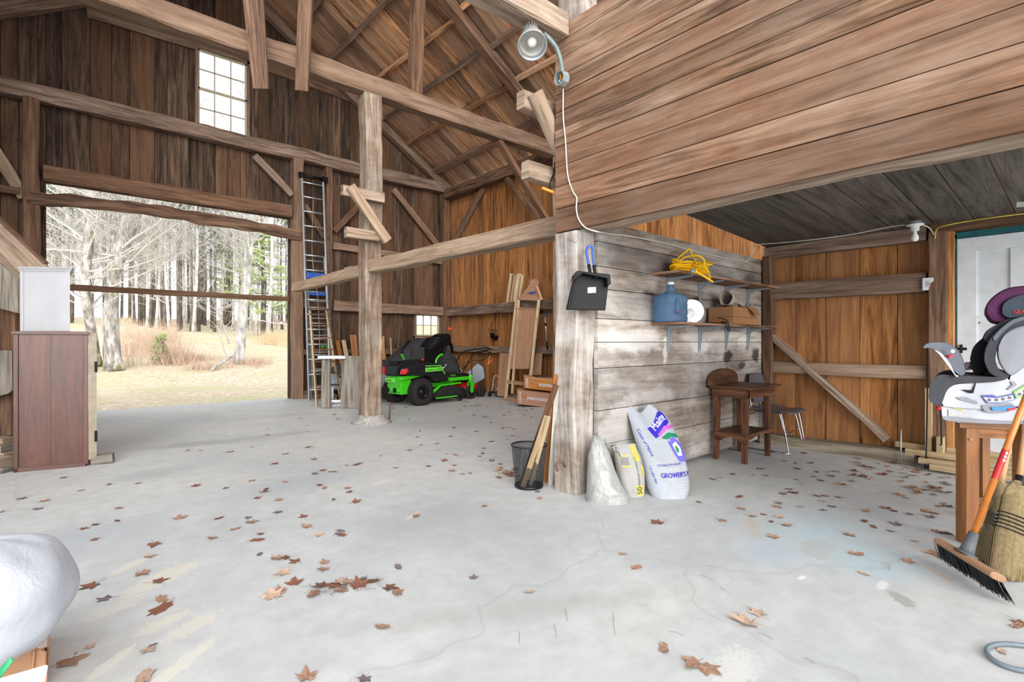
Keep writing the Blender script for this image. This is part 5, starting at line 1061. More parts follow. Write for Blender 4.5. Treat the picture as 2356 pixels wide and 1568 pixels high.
m = MB(); a = hc+ha*.045; m.lathe([(.0, .0), (.045, .0), (.045, .002), (0, .002)], 20, a-Vector((.03, 0, .02)), axis=ha); m.beam(a-Vector((.035, 0, .03)), a-Vector((.04, 0, .10)), .04, .002, up=ha); t_ = m.build('warning_tag', white, hl)
def boxed(name, label, c, sx, sy, sz, rot, mat, open_=False):
    r = thing(name, label, 'box', c, rot); 
    m = MB(); m.box((-sx/2, -sy/2, 0), (sx/2, sy/2, sz)); m.build('carton', mat, r, False, bevel=.003); return r
b1 = boxed('cardboard_box', 'flat closed cardboard box lying on the lower shelf', (5.22, 2.46, 1.367), .62, .26, .07, .03, card)
b2 = boxed('cardboard_box', 'open cardboard box with folded flap on top of the flat box', (5.20, 2.46, 1.439), .55, .26, .10, .0, card)
m = MB(); m.prism([(.0, -.135, .11), (.12, -.135, .11), (.2, -.2, .02), (.08, -.2, .02)], (0, 0, .003)); m.build('flap', card, b2, False)
m = MB(); m.box((.26, -.05, .04), (.29, .02, .08)); m.build('white_clip', white, b2, False)
m = MB()
def roll(a, b):
    ang = a*2*math.pi; t = (b-.5)*2; r_ = .055*(1-.25*t)*(1+.25*noise.noise((math.cos(ang)*1.4, math.sin(ang)*1.4, b*5)))
    c = Vector((5.2+t*.22, 2.46+t*.02, 1.60-t*.03)); return c+Vector((0, math.cos(ang)*r_, math.sin(ang)*r_))
m.grid(28, 26, roll, wrap=True)
def dr_(a, b): return Vector((5.02+a*.42, 2.36+b*.2, 1.548+.03*noise.noise((a*6, b*5, 1))+.02*math.sin(a*7)+.012))
m.grid(20, 10, dr_); tag(m.build('rolled_cloth', plain('canvas_cloth', 'a99f92', .95, var=.25, nscale=9, bump=.4), solid=.004), 'crumpled beige canvas rolled on top of the open cardboard box', 'cloth')
yel = plain('yellow_cord', 'f0b800', .4, var=.06); yc = thing('yellow_extension_cord', 'tangled yellow extension cord heaped on the upper shelf', 'cord', (4.4, 2.48, 1.812))
rc = random.Random(3); pts = []
for i in range(15):
    a0 = rc.uniform(-.3, .3)
    for j in range(8):
        a = 2*math.pi*j/8+a0; rx = .24+.06*rc.random(); ry = .07+.03*rc.random(); pts.append(Vector((4.38+math.cos(a)*rx+rc.uniform(-.03, .03), 2.48+math.sin(a)*ry, 1.82+.007*i*rc.uniform(.3, 1.1)+.04*rc.random()*(i/15))))
m = MB(); m.tube(smooth(pts, 4), .0085, 6)
m.tube(smooth([P(1545, 617, 4.6), P(1562, 592, 4.6), P(1580, 577, 4.62), P(1586, 573, 4.62), P(1595, 590, 4.62), P(1604, 607, 4.6)], 5), .009, 6)
m.tube(smooth([P(1550, 612, 4.6), P(1575, 592, 4.55), P(1605, 588, 4.5), P(1620, 598, 4.5), P(1618, 612, 4.5), P(1612, 622, 4.5)], 5), .009, 6)
m.tube(smooth([P(1600, 617, 4.5), P(1620, 614, 4.45), P(1631, 628, 4.45), P(1633, 642, 4.42)], 5), .009, 6); m.tube(smooth([P(1596, 611, 4.6), P(1620, 610, 4.6), P(1638, 607, 4.6), P(1630, 604, 4.65), P(1600, 612, 4.65)], 5), .009, 6)
m.tube(smooth([P(1603, 625, 4.38), P(1618, 634, 4.38), P(1640, 648, 4.4)], 5), .01, 6); m.build('cord', yel, yc)
m = MB(); m.tube([P(1589, 622, 4.38), P(1598, 623, 4.38)], .018, 10); m.build('connector', plain('clear_grey', '8b9296', .4), yc); m = MB(); m.tube([P(1598, 623, 4.38), P(1604, 624, 4.38)], [.022, .016], 10); m.build('plug_body', yel, yc)
m = MB(); m.tube(smooth([(4.5, 2.42, 1.372), (4.7, 2.36, 1.372), (4.76, 2.335, 1.375), (4.77, 2.32, 1.33), (4.79, 2.32, 1.30), (4.82, 2.32, 1.32), (4.80, 2.34, 1.40), (4.74, 2.4, 1.42)], 6), .005, 6); m.tube([(4.72, 2.35, 1.376), (4.78, 2.345, 1.376)], .012, 8); tag(m.build('black_lead', blk), 'thin black cord drooping over the front of the lower shelf', 'cord')
m = MB(); m.box((4.86, 2.345, 1.367), (5.0, 2.36, 1.372)); tag(m.build('screwdriver', plain('amber', 'c8a24a', .4)), 'small yellowish tool lying on the lower shelf in front of the boxes', 'tool')
# ================================================================ stand and chair
sd = thing('telephone_stand', 'worn brown wooden stand with a rounded backboard and low shelf', 'stand', (5.28, 2.42, 0))
X0, X1, Y0, Y1 = 4.98, 5.6, 2.2, 2.58
for x, y in ((X0+.03, Y0+.06), (X0+.03, Y1-.03), (X1-.06, Y0+.06), (X1-.06, Y1-.03)):
    m = MB(); sx = -.0 ; m.beam((x, y, 0), (x+(.02 if x < 5.3 else -.01), y, .70), .045, .045, up=(0, 1, 0), w1=.06, h1=.06); m.build('leg', M['antique'], sd, bevel=.003)
m = MB(); m.box((X0-.05, Y0-.03, .725), (X1+.06, Y1+.03, .75)); m.build('top', M['antique'], sd, bevel=.004)
m = MB(); m.box((X0, Y0+.01, .64), (X1-.01, Y0+.03, .725)); m.box((X0, Y0+.01, .64), (X0+.02, Y1, .725)); m.build('apron', M['antique'], sd)
m = MB(); m.box((X0+.02, Y0+.02, .27), (X1-.03, Y1, .285)); m.build('low_shelf', M['antique'], sd)
m = MB()
arch = [(0, 0), (0, -.0)]
def skirt_pts(n=8): return [(.12+.76*i/n, -.10+.055*math.sin(math.pi*i/n)) for i in range(n+1)]
pl = [(0, 0), (0, -.1)] + skirt_pts() + [(1, -.1), (1, 0)]
m.prism([(X0+.01, Y0+.03+a*(Y1-Y0-.06), .29+b) for a, b in pl], (.02, 0, 0)); m.prism([(X0+.0+a*(X1-X0-.02), Y0+.015, .29+b*.55) for a, b in pl], (0, .02, 0)); m.build('shelf_skirt', M['antique'], sd)
m = MB(); n = 18; bp = [(4.93, 0), (4.93, .05)] + [(5.25-.32*math.cos(math.pi*i/n)*1.0, .05+.13*math.sin(math.pi*i/n)**.8) for i in range(1, n)] + [(5.57, .05), (5.57, 0)]
m.prism([(x, Y1+.005, .73+z) for x, z in bp], (0, .02, 0)); m.build('backboard', M['antique'], sd)
ch = thing('plastic_chair', 'grey plastic chair with chrome sled legs behind the brown stand', 'chair', (6.0, 2.3, 0)); pg = plain('grey_plastic', '55535c', .38, var=.05, nscale=4)
cx = 5.98; m = MB()
def seat(a, b):
    s_ = (a-.5)*2; y = 2.52-.42*b; w_ = .23*(1-.12*(1-b)) ; rr = 1 if b < .9 else math.sqrt(max(0, 1-((b-.9)/.1)**2))*.25+.75
    z = .445+.012*math.cos(b*6)-.03*max(0, b-.8)/.2*.9+.015*s_*s_*(1-b); return Vector((cx+s_*w_*rr, y, z))
m.grid(16, 16, seat); m.build('seat', pg, ch, solid=.012)
m = MB()
def back(a, b):
    s_ = (a-.5)*2; z = .50+.33*b; w_ = .2*(math.sin(math.pi*(.18+.64*b)))**.5; y = 2.55+.06*b-.035*s_*s_; return Vector((cx+s_*w_, y, z))
m.grid(14, 12, back); m.build('backrest', pg, ch, solid=.012)
m = MB()
for s_ in (-1, 1):
    for o_ in (0, .028):
        x = cx+s_*.235-s_*o_
        m.tube(smooth([(x, 2.12+o_*.3, .012), (x, 2.13+o_*.3, .02), (x, 2.2+o_, .40), (x-s_*.01, 2.26+o_, .43), (x-s_*.02, 2.5, .43)], 6), .007, 8); m.tube([(x, 2.12, .008), (x, 2.60, .008)], .007, 6)
    x = cx+s_*.235; m.tube(smooth([(x, 2.60, .012), (x-s_*.01, 2.56, .42), (x-s_*.04, 2.54, .48), (x-s_*.06, 2.58, .66)], 6), .007, 8); m.tube(smooth([(x-s_*.03, 2.60, .012), (x-s_*.035, 2.575, .42), (x-s_*.06, 2.56, .5), (x-s_*.08, 2.59, .66)], 6), .007, 8)
m.tube([(cx-.23, 2.17, .2), (cx+.23, 2.17, .24)], .005, 6)
m.build('chrome_frame', chrome, ch); m = MB(); m.ball((cx+.225, 2.145, .12), .011, 6); m.build('pink_tag', plain('pink', 'e02fc0', .5), ch)
# ================================================================ feed and soil sacks
def sack(c, t, arr):
    for (p, v), (p2, v2) in zip(arr, arr[1:]):
        if t <= p2: return v+(v2-v)*(t-p)/(p2-p)
    return arr[-1][1]
def make_sack(name, label, D, rows, thick, lean, mat, wr=.012, top=lambda s_: 0, seed=0, parent=None, skew=0):
    """rows: (v, uleft, uright) from the bottom to the top in the survey frame at depth D"""
    vb, vt = rows[0][0], rows[-1][0]
    def geo(s_, t, side):
        v = vb+(vt-vb)*t
        ar = [((vb-r[0])/(vb-vt), r[1], r[2]) for r in rows]
        for a, b in zip(ar, ar[1:]):
            if t <= b[0]+1e-9:
                f_ = (t-a[0])/(b[0]-a[0]); f_ = max(0, min(1, f_)); ul = a[1]+(b[1]-a[1])*f_; ur = a[2]+(b[2]-a[2])*f_; break
        u = (ul+ur)/2+s_*(ur-ul)/2; v += top(s_)*t**4
        dep = thick*(1-abs(s_)**2.6)**.5*(max(.02, math.sin(math.pi*min(1, .18+t*.80))))**.55*(1-.35*t)
        n = noise.noise((s_*2.2+seed, t*7, side*3))*wr+noise.noise((s_*7+seed, t*16, side))*wr*.45
        return P(u, v, D+lean*t+skew*s_)+F*(side*(dep+n)+n*.5)
    return geo
def sack_mesh(geo, nx=26, ny=40):
    m = MB(); m.grid(nx, ny, lambda a, b: geo((a-.5)*2, b, -1)); m.grid(nx, ny, lambda a, b: geo((.5-a)*2, b, 1))
    m.prism([geo(s_, .0, -.98) for s_ in (-.9, 0, .9)]+[geo(s_, .0, .98) for s_ in (.9, 0, -.9)], Z*.004); return m
def printer(geo, s0, t0, wpx, hpx, off=-.004, ang=0):
    ca, sa = math.cos(ang), math.sin(ang)
    def f(x, y):
        X_ = x*ca-y*sa; Y_ = x*sa+y*ca
        return geo(s0+X_/wpx, t0+Y_/hpx, -1)+F*off
    return f
wsk = plain('white_sack', '9fa3aa', .4, 0, .5, var=.04, nscale=5); navy = plain('blue_ink', '2a22a8', .5); greyink = plain('pale_ink', 'd3d6dc', .5)
gs = thing('soil_sack', 'tall white potting soil sack with blue lettering leaning on the partition', 'sack', onZ(1535, 1140))
Dg = 3.95
ggeo = make_sack('', '', Dg, [(1147, 1506, 1572), (1140, 1498, 1582), (1120, 1490, 1586), (1080, 1480, 1583), (1040, 1470, 1573), (1000, 1458, 1558), (970, 1450, 1542), (950, 1443, 1528), (940, 1438, 1512)], .11, .42, wsk, .012, top=lambda s_: 10*math.cos(s_*4.2)*(1-s_*s_)-8*math.exp(-((s_-.35)/.3)**2), seed=2)
sack_mesh(ggeo).build('sack_body', wsk, gs)
Hh, Ww = .68, .155
def gp2(x, y): return ggeo(x, y, -1)+F*-.004
def patch(pts, mat, name, n=10, parent=gs, g=ggeo, off=-.003):
    """polygon in sack surface coordinates, draped"""
    m = MB(); bm = bmesh.new(); vs = [bm.verts.new((x, y, 0)) for x, y in pts]; bm.faces.new(vs)
    bmesh.ops.triangulate(bm, faces=bm.faces[:])
    for _ in range(3): bmesh.ops.subdivide_edges(bm, edges=[e for e in bm.edges if e.calc_length() > .05], cuts=1); bmesh.ops.triangulate(bm, faces=bm.faces[:])
    i = m.add([g(v.co.x, v.co.y, -1)+F*off for v in bm.verts]); bm.verts.index_update()
    for f in bm.faces: m.face([i+v.index for v in f.verts])
    bm.free(); return m.build(name, mat, parent)
patch([(-.32, .80), (.72, .965), (.9, .93), (.86, .85), (.2, .735), (-.1, .70)], navy, 'blue_banner')
patch([(.05, .74), (.45, .80), (.95, .83), (.97, .80), (.5, .765), (.1, .715)], plain('pink_ink', 'b35bb4', .5), 'pink_stroke', off=-.005)
patch([(.15, .70), (.55, .74), (.97, .73), (.97, .69), (.6, .70), (.4, .66)], plain('green_ink', '1e7a55', .5), 'green_leaf', off=-.005)
patch([(.35, .66), (.7, .70), (.97, .62), (.98, .50), (.9, .43), (.6, .44), (.45, .52)], plain('violet_ink', '6a62c4', .5), 'flower_petal', off=-.004)
patch([(.5, .62), (.72, .65), (.85, .58), (.8, .5), (.6, .5)], plain('pale_violet', 'c3c4e8', .5), 'flower_petal', off=-.006)
patch([(.58, .59), (.68, .61), (.74, .57), (.68, .53), (.6, .54)], plain('green_ink2', '2c8a3a', .5), 'flower_heart', off=-.008)
def gtext(txt, size, s0, t0, mat, name, ang=0, sx=1, bold=0, off=-.006):
    m = MB(); addtext(m, txt, size, lambda x, y: ggeo(max(-.98, min(.98, s0+(x*sx*math.cos(ang)-y*math.sin(ang))/Ww)), t0+(x*sx*math.sin(ang)+y*math.cos(ang))/Hh, -1)+F*off, bold); m.build(name, mat, gs)
gtext('Maine', .07, .34, .858, greyink, 'banner_lettering', .5, .85, .0015, off=-.009); gtext("GROWER'S MIX", .05, .42, .30, navy, 'sack_lettering', .05, .72, .0012); gtext('STONINGTON BLEND', .021, .1, .41, navy, 'small_lettering', .08, .8)
gtext('ORGANIC', .03, .35, .36, greyink, 'pale_lettering', .06, 1); gtext('COAST OF MAINE', .024, .0, .66, greyink, 'pale_lettering', .05, .8)
gtext('Coast of Maine', .032, -.66, .64, navy, 'side_lettering', -1.35, 1); gtext('1.5 cubic feet', .024, -.70, .30, navy, 'side_lettering', -1.42, 1)
for k in range(4): gtext('natural compost and peat mix for raised beds', .014, .3, .22-.028*k, greyink, 'fine_lettering', .04, .85)
cs_ = NT('clear_film'); cs_.b.inputs['Base Color'].default_value = srgb('b7b9b2'); oc_ = cs_.n('ShaderNodeTexCoord').outputs['Object']; nn_ = cs_.noise(oc_, 9, 6, .7); cs_.l(cs_.ramp(nn_, [(.35, srgb('8e8e88')), (.55, srgb('9c9e9a')), (.75, srgb('acaeac'))]), cs_.b.inputs['Base Color']); cs_.b.inputs['Roughness'].default_value = .25; cs_.b.inputs['Specular IOR Level'].default_value = .6; cs_.bump(nn_, .4, .02)
a1 = thing('clear_sack', 'grey translucent sack, slumped and half full, nearest the corner post', 'sack', onZ(1400, 1155))
g1_ = make_sack('', '', 3.83, [(1160, 1356, 1436), (1156, 1351, 1448), (1140, 1349, 1444), (1110, 1350, 1428), (1080, 1352, 1415), (1050, 1353, 1405), (1030, 1358, 1398), (1012, 1362, 1388), (1000, 1364, 1370)], .12, .12, None, .022, seed=5)
sack_mesh(g1_).build('sack_body', cs_.m, a1)
m = MB(); m.grid(12, 14, lambda a, b: P(1390+a*24+b*22+10*math.sin(b*3)*(1-a), 1008+a*26*(1-b)+b*38+8*math.sin(a*5+b*4), 3.88+.05*noise.noise((a*3, b*4, 2)))); m.build('sack_flap', cs_.m, a1, solid=.002)
a2 = thing('feed_sack', 'small white and yellow paper sack between the grey sack and soil sack', 'sack', onZ(1452, 1143)); ps = plain('paper_sack', '9d9b97', .6, var=.08, nscale=7)
g2_ = make_sack('', '', 3.98, [(1145, 1444, 1474), (1140, 1434, 1482), (1115, 1424, 1484), (1080, 1418, 1482), (1050, 1414, 1474), (1028, 1414, 1464), (1020, 1417, 1462)], .08, .12, None, .014, seed=9)
sack_mesh(g2_, 20, 26).build('sack_body', ps, a2); yl = plain('yellow_ink', 'b8ad4f', .55)
patch([(.15, .08), (.75, .08), (.75, .28), (.15, .28)], yl, 'yellow_panel', parent=a2, g=g2_); patch([(.35, .7), (.85, .7), (.85, .98), (.35, .98)], yl, 'yellow_panel', parent=a2, g=g2_); patch([(.72, .42), (.95, .42), (.95, .62), (.72, .62)], yl, 'yellow_panel', parent=a2, g=g2_); patch([(-.7, .80), (.0, .82), (.0, .79), (-.7, .77)], yl, 'yellow_line', parent=a2, g=g2_); patch([(-.7, .62), (.0, .63), (.0, .60), (-.7, .59)], yl, 'yellow_line', parent=a2, g=g2_)
m = MB(); addtext(m, '50', .06, lambda x, y: g2_(.45+y/.1*-1, .18+x/.42*1, -1)+F*-.007, .001)
for k in range(5): addtext(m, 'guaranteed analysis', .011, lambda x, y, k=k: g2_(-.35+x/.14, .755-.025*k+y/.42, -1)+F*-.004)
addtext(m, 'Pelletized Limestone', .026, lambda x, y: g2_(.42-y/.1, .52+x/.42, -1)+F*-.004); m.build('sack_lettering', plain('dark_ink', '4a4a44', .6), a2)
# ================================================================ mesh basket with sticks
bk_ = thing('waste_basket', 'black wire mesh waste basket standing beside the corner post', 'basket', onZ(1217, 1118)); bc_ = onZ(1217, 1119); rb_, rt_, hb = .115, .145, .345
def wiremat():
    k = NT('wire_mesh'); uv = k.n('ShaderNodeTexCoord').outputs['UV']; tr = k.n('ShaderNodeBsdfTransparent'); mx = k.n('ShaderNodeMixShader')
    sp = k.n('ShaderNodeSeparateXYZ'); k.l(k.map(uv, (150, 60, 1)), sp.inputs[0])
    fx_ = k.math('FRACT', k.math('ADD', sp.outputs[0], sp.outputs[1])); fy_ = k.math('FRACT', k.math('SUBTRACT', sp.outputs[0], sp.outputs[1]))
    a = k.math('LESS_THAN', fx_, .3); b = k.math('LESS_THAN', fy_, .3); k.l(k.math('MAXIMUM', a, b), mx.inputs[0]); k.l(tr.outputs[0], mx.inputs[1]); k.l(k.b.outputs[0], mx.inputs[2]); k.l(mx.outputs[0], k.out.inputs[0])
    k.b.inputs['Base Color'].default_value = srgb('202329'); k.b.inputs['Roughness'].default_value = .4; k.b.inputs['Metallic'].default_value = .4; return k.m
m = MB(); m.grid(48, 4, lambda a, b: bc_+Vector((math.cos(a*6.2832)*(rb_+(rt_-rb_)*b), math.sin(a*6.2832)*(rb_+(rt_-rb_)*b), .02+(hb-.02)*b)), wrap=True); m.build('mesh_wall', wiremat(), bk_)
wire = plain('black_wire', '1d2026', .35, .3)
m = MB(); m.tube([bc_+Vector((math.cos(a)*rt_, math.sin(a)*rt_, hb)) for a in [i*6.2832/40 for i in range(41)]], .0065, 8, cap=False); m.build('rim', wire, bk_); m = MB(); m.lathe([(0, .004), (rb_+.002, .004), (rb_+.004, .024), (rb_, .024), (rb_-.004, .01), (0, .01)], 36, bc_); m.build('base', wire, bk_)
def stick(a, b, w_, h_, mt, lab, nm='wood_strip'):
    m = MB(); m.beam(a, b, w_, h_, up=F); tag(m.build(nm, mt if not isinstance(mt, str) else M[mt]), lab, 'stick')
stick(bc_+Vector((-.06, .03, .012)), P(1280, 885, 4.02), .045, .02, 'antique', 'brown strip standing in the waste basket and leaning furthest left')
stick(bc_+Vector((-.07, .0, .012)), P(1258, 957, 3.90), .04, .012, 'lum', 'flat pale strip in the waste basket, left of the rounder one')
stick(bc_+Vector((.02, .0, .012)), P(1263, 958, 3.86), .028, .012, 'lum', 'short pale stake in the waste basket nearest the post')
stick(onZ(1253, 1108), P(1279, 862, 4.10), .035, .03, 'oak', 'yellow varnished handle standing between the basket and the post', 'varnished_dowel')
stick(onZ(1266, 1116), P(1281, 885, 4.05), .035, .012, plain('cream_strip', 'b5b0a4', .6), 'white strip leaning on the corner post right of the yellow handle')
stick(onZ(1256, 1100), P(1266, 935, 4.1), .03, .02, 'orange', 'orange-brown strip behind the basket sticks')
# ================================================================ child seat on its stool
DS = 2.85
VS = ray(2230, 784).normalized()
ost = M['oak']
sto = thing('wooden_stool', 'varnished orange-brown wooden stool under the child seat', 'stool', onZ(2290, 1240))
def leg(u, v, D0, ut, vt, Dt, w_=.05):
    m = MB(); b = P(ut, vt, Dt); a = P(u, v, D0); a.z = 0; m.beam(a, b, w_, w_, up=F, w1=w_*1.05); m.build('leg', ost, sto, bevel=.003)
leg(2225, 1244, 3.05, 2226, 974, 3.05, .075); leg(2350, 1300, 3.0, 2352, 974, 3.0, .06); leg(2262, 1180, 3.4, 2262, 975, 3.4, .05); leg(2400, 1200, 3.4, 2400, 975, 3.4, .05)
m = MB(); m.prism([P(2208, 984, 3.0), P(2450, 996, 3.0), P(2450, 978, 3.0), P(2208, 968, 3.0)], VS*.42); m.build('top', ost, sto, bevel=.004)
m = MB(); m.prism([P(2245, 1006, 3.03), P(2420, 1014, 3.03), P(2420, 994, 3.03), P(2245, 984, 3.03)], F*.03); m.build('upper_rail', ost, sto); m = MB(); m.prism([P(2245, 1160, 3.35), P(2420, 1165, 3.35), P(2420, 1148, 3.35), P(2245, 1143, 3.35)], F*.03); m.build('lower_rail', M['antique'], sto)
m = MB()
for u, v in ((2234, 1011), (2352, 1022)): m.lathe([(.007, 0), (.006, .004), (0, .005)], 10, P(u, v, 3.0), axis=-F)
m.build('screw_cap', alu, sto)
shell = plain('seat_shell_white', 'a5a6ac', .4, var=.02); dgrey = plain('dark_grey_fabric', '35353a', .85, var=.12, nscale=30, bump=.1); mgrey = plain('slate_plastic', '4a4f5a', .4, var=.06); lgrey = plain('light_grey_side', '7c7d84', .45, var=.03); plum = plain('plum_fabric', '45143c', .85, var=.12, nscale=20); slate = plain('slate_fabric', '28343e', .8, var=.1); bfab = plain('black_fabric', '0d0e13', .9, var=.2)
cs2 = thing('child_car_seat', 'white and dark grey child car seat with plum headrest on the wooden stool', 'car seat', P(2270, 962, 3.0))
def pz(pts, name, mat, d0, d1, bev=.012, par=cs2, sm=False, smn=4):
    m = MB(); q = smooth([Vector((u, v, 0)) for u, v in pts+[pts[0]]], smn)[:-1] if smn else [Vector((u, v, 0)) for u, v in pts]
    m.prism([P(p.x, p.y, DS)+VS*d0 for p in q], VS*(d1-d0)); return m.build(name, mat, par, bevel=bev)
pz([(2166, 938), (2170, 932), (2230, 936), (2300, 938), (2440, 944), (2440, 972), (2330, 974), (2230, 970), (2180, 966), (2168, 958)], 'base', shell, .0, .42, .01)
pz([(2168, 957), (2230, 962), (2330, 968), (2440, 966), (2440, 974), (2330, 975), (2230, 972), (2176, 966)], 'base_foot', lgrey, -.012, .43, .005)
pz([(2172, 934), (2166, 920), (2176, 900), (2196, 884), (2236, 880), (2280, 876), (2312, 866), (2322, 874), (2326, 862), (2356, 838), (2440, 780), (2440, 930), (2380, 928), (2338, 934), (2310, 938), (2260, 940), (2210, 938)], 'shell', shell, -.02, .44, .022, smn=3)
pz([(2138, 900), (2142, 880), (2160, 862), (2200, 862), (2236, 864), (2290, 866), (2320, 862), (2312, 872), (2280, 878), (2236, 880), (2200, 882), (2180, 896), (2170, 920), (2164, 932), (2146, 926), (2137, 914)], 'seat_pad', dgrey, -.035, .45, .02)
pz([(2142, 884), (2150, 868), (2172, 858), (2200, 860), (2190, 866), (2166, 876)], 'seat_front_pad', bfab, .05, .40, .01)
pz([(2126, 797), (2134, 790), (2150, 787), (2176, 788), (2196, 798), (2212, 818), (2220, 845), (2220, 858), (2210, 862), (2196, 852), (2180, 830), (2160, 808), (2140, 800), (2128, 801)], 'armrest_bar', mgrey, -.06, .10, .014)
pz([(2150, 803), (2168, 812), (2186, 834), (2198, 858), (2206, 862), (2200, 864), (2184, 842), (2164, 816)], 'chrome_strut', plain('silver', 'b5b7bc', .3, .6), -.08, -.05, .005)
m = MB(); m.ball(P(2161, 807, DS)-F*.085, .011, 8); m.build('strut_cap', white, cs2); m = MB(); m.prism([P(u, v, DS)-F*.08 for u, v in ((2155, 816), (2166, 814), (2163, 820), (2157, 822))], F*.02); m.build('red_latch', red, cs2)
pz([(2232, 828), (2240, 800), (2262, 778), (2286, 768), (2300, 776), (2290, 800), (2276, 820), (2280, 850), (2262, 862), (2240, 858)], 'inner_pad', bfab, .08, .36, .012)
pz([(2262, 780), (2274, 758), (2300, 742), (2330, 728), (2370, 716), (2440, 706), (2440, 740), (2380, 742), (2330, 752), (2300, 772), (2280, 790)], 'side_wing_top', dgrey, .02, .44, .02)
pz([(2264, 830), (2266, 806), (2280, 776), (2304, 752), (2340, 734), (2440, 722), (2440, 742), (2356, 748), (2320, 766), (2298, 794), (2290, 826), (2300, 850), (2322, 862), (2300, 868), (2276, 856)], 'side_wing', dgrey, -.03, .42, .02)
pz([(2284, 776), (2306, 752), (2344, 730), (2440, 716), (2440, 724), (2350, 738), (2312, 760), (2290, 784)], 'wing_edge', mgrey, -.04, .1, .008)
pz([(2296, 796), (2308, 772), (2330, 756), (2360, 748), (2440, 742), (2440, 790), (2380, 824), (2340, 856), (2322, 862), (2306, 846), (2296, 822)], 'grey_side_panel', lgrey, -.045, .1, .012)
pz([(2268, 718), (2270, 700), (2286, 680), (2316, 662), (2356, 655), (2440, 652), (2440, 722), (2340, 738), (2300, 742), (2280, 736)], 'headrest', plum, .03, .40, .03)
pz([(2306, 722), (2308, 700), (2330, 684), (2370, 674), (2440, 670), (2440, 716), (2340, 730), (2318, 730)], 'headrest_shell', slate, .0, .1, .012)
m = MB(); addtext(m, 'GRACO', .032, lambda x, y: P(2352, 718, DS)+R*x+Z*y-F*.008, .001); m.build('red_lettering', red, cs2)
m = MB(); m.tube([P(2160, 935, DS), P(2160, 942, DS)], .013, 8); m.build('red_knob', red, cs2); m = MB(); m.tube([P(2164, 942, DS), P(2166, 990, DS), P(2166, 1020, DS), P(2163, 1024, DS)], .004, 6); m.build('dangling_strap', bfab, cs2)
lab = plain('label_white', 'b4b5bc', .4, var=0); lbl = plain('label_blue', '3a4590', .4); lgn = plain('label_green', '7cc55a', .4); lcy = plain('label_cyan', '3a78a8', .3)
DF = -.0215
def decal(pts, mat, name, d=DF): 
    m = MB(); m.prism([P(u, v, DS)+F*d for u, v in pts], F*-.0015); return m.build(name, mat, cs2)
decal([(2249, 908), (2277, 907), (2285, 912), (2322, 904), (2326, 918), (2290, 926), (2262, 926)], lbl, 'instruction_label'); decal([(2252, 912), (2284, 914), (2320, 907), (2323, 917), (2290, 924), (2264, 924)], lab, 'instruction_panel', DF-.002)
decal([(2322, 900), (2356, 880), (2400, 860), (2400, 885), (2356, 905), (2330, 916)], lgn, 'green_label'); decal([(2326, 902), (2356, 884), (2400, 864), (2400, 881), (2356, 901), (2332, 912)], lab, 'green_label_panel', DF-.002)
m = MB()
for u, v in ((2266, 918), (2282, 918), (2297, 916), (2312, 913), (2335, 905), (2347, 898)): m.box(P(u, v, DS)+F*(DF-.006)-Vector((.006, .006, .007)), P(u, v, DS)+F*(DF-.004)+Vector((.006, .006, .007)))
m.build('pictogram', plain('pict', '77747c', .5), cs2)
pz([(2259, 934), (2262, 930), (2300, 928), (2325, 925), (2330, 932), (2324, 944), (2296, 948), (2268, 945)], 'grey_bezel', lgrey, -.03, -.018, .004)
decal([(2268, 934), (2290, 934), (2322, 930), (2324, 936), (2300, 942), (2272, 942)], lcy, 'level_window', -.031); decal([(2304, 938), (2323, 934), (2322, 940), (2304, 943)], red, 'level_mark', -.034)
decal([(2182, 936), (2190, 935), (2216, 942), (2214, 944)], yl, 'yellow_sticker', -.004); decal([(2180, 941), (2216, 946), (2236, 960), (2180, 956)], plain('grey_print', 'a7a7a7', .5, var=.3, nscale=200), 'grey_print', -.004)
decal([(2203, 895), (2228, 896), (2236, 878), (2238, 878), (2231, 903), (2222, 903)], blk, 'black_slot'); decal([(2192, 912), (2214, 912), (2240, 922), (2242, 928), (2200, 918)], lgrey, 'grey_slot'); decal([(2316, 876), (2324, 876), (2331, 884), (2312, 896), (2308, 894), (2320, 884)], lgrey, 'grey_hook')
m = MB(); m.grid(8, 8, lambda a, b: P(2218+a*24+b*2, 834+b*18-a*4, DS+.12+.04*noise.noise((a*3, b*3, 0)))); m.grid(8, 8, lambda a, b: P(2252+a*26+b*4, 838+b*18-a*2+a*a*8, DS+.10+.04*noise.noise((a*3, b*3, 4)))); m.build('tissue', plain('pale_cloth', 'c9b7bd', .9, var=.1), cs2, solid=.004)
# ================================================================ brooms
pb = thing('push_broom', 'push broom with orange handle, wooden block and dark bristles lying on its end', 'broom', onZ(2225, 1300))
ha, hb_ = P(2163, 1246, 2.72), P(2298, 1328, 2.34); bd = (hb_-ha).normalized(); bu = Vector((0, 0, 1)); bs = bd.cross(bu).normalized()
upb = (bu*.8+(-bs if bs.dot(F) > 0 else bs)*.35).normalized(); 
m = MB(); m.beam(ha, hb_, .075, .035, up=upb, chamfer=.25, seg=4); m.build('block', plain('beech', 'a07a5c', .5, var=.06), pb, bevel=.006)
m = MB(); rnd = random.Random(5); dn = (-Z*.92+(bs if bs.dot(F) > 0 else -bs)*-.35+bd*.1).normalized(); sw = upb.cross(bd).normalized()
for i in range(420):
    t = rnd.random(); p = ha.lerp(hb_, t)-upb*.016+sw*rnd.uniform(-.03, .03); L_ = .085+rnd.uniform(-.01, .01); q = p+(dn+bd*(t-.5)*.5+sw*rnd.uniform(-.15, .15)).normalized()*L_
    q.z = max(.003, q.z); e = bd*.003; k = m.add([p-e, p+e, q+e*.9, q-e*.9]); m.face((k, k+1, k+2, k+3))
m.build('bristles', plain('dark_bristle', '1c2226', .7, var=.3), pb)
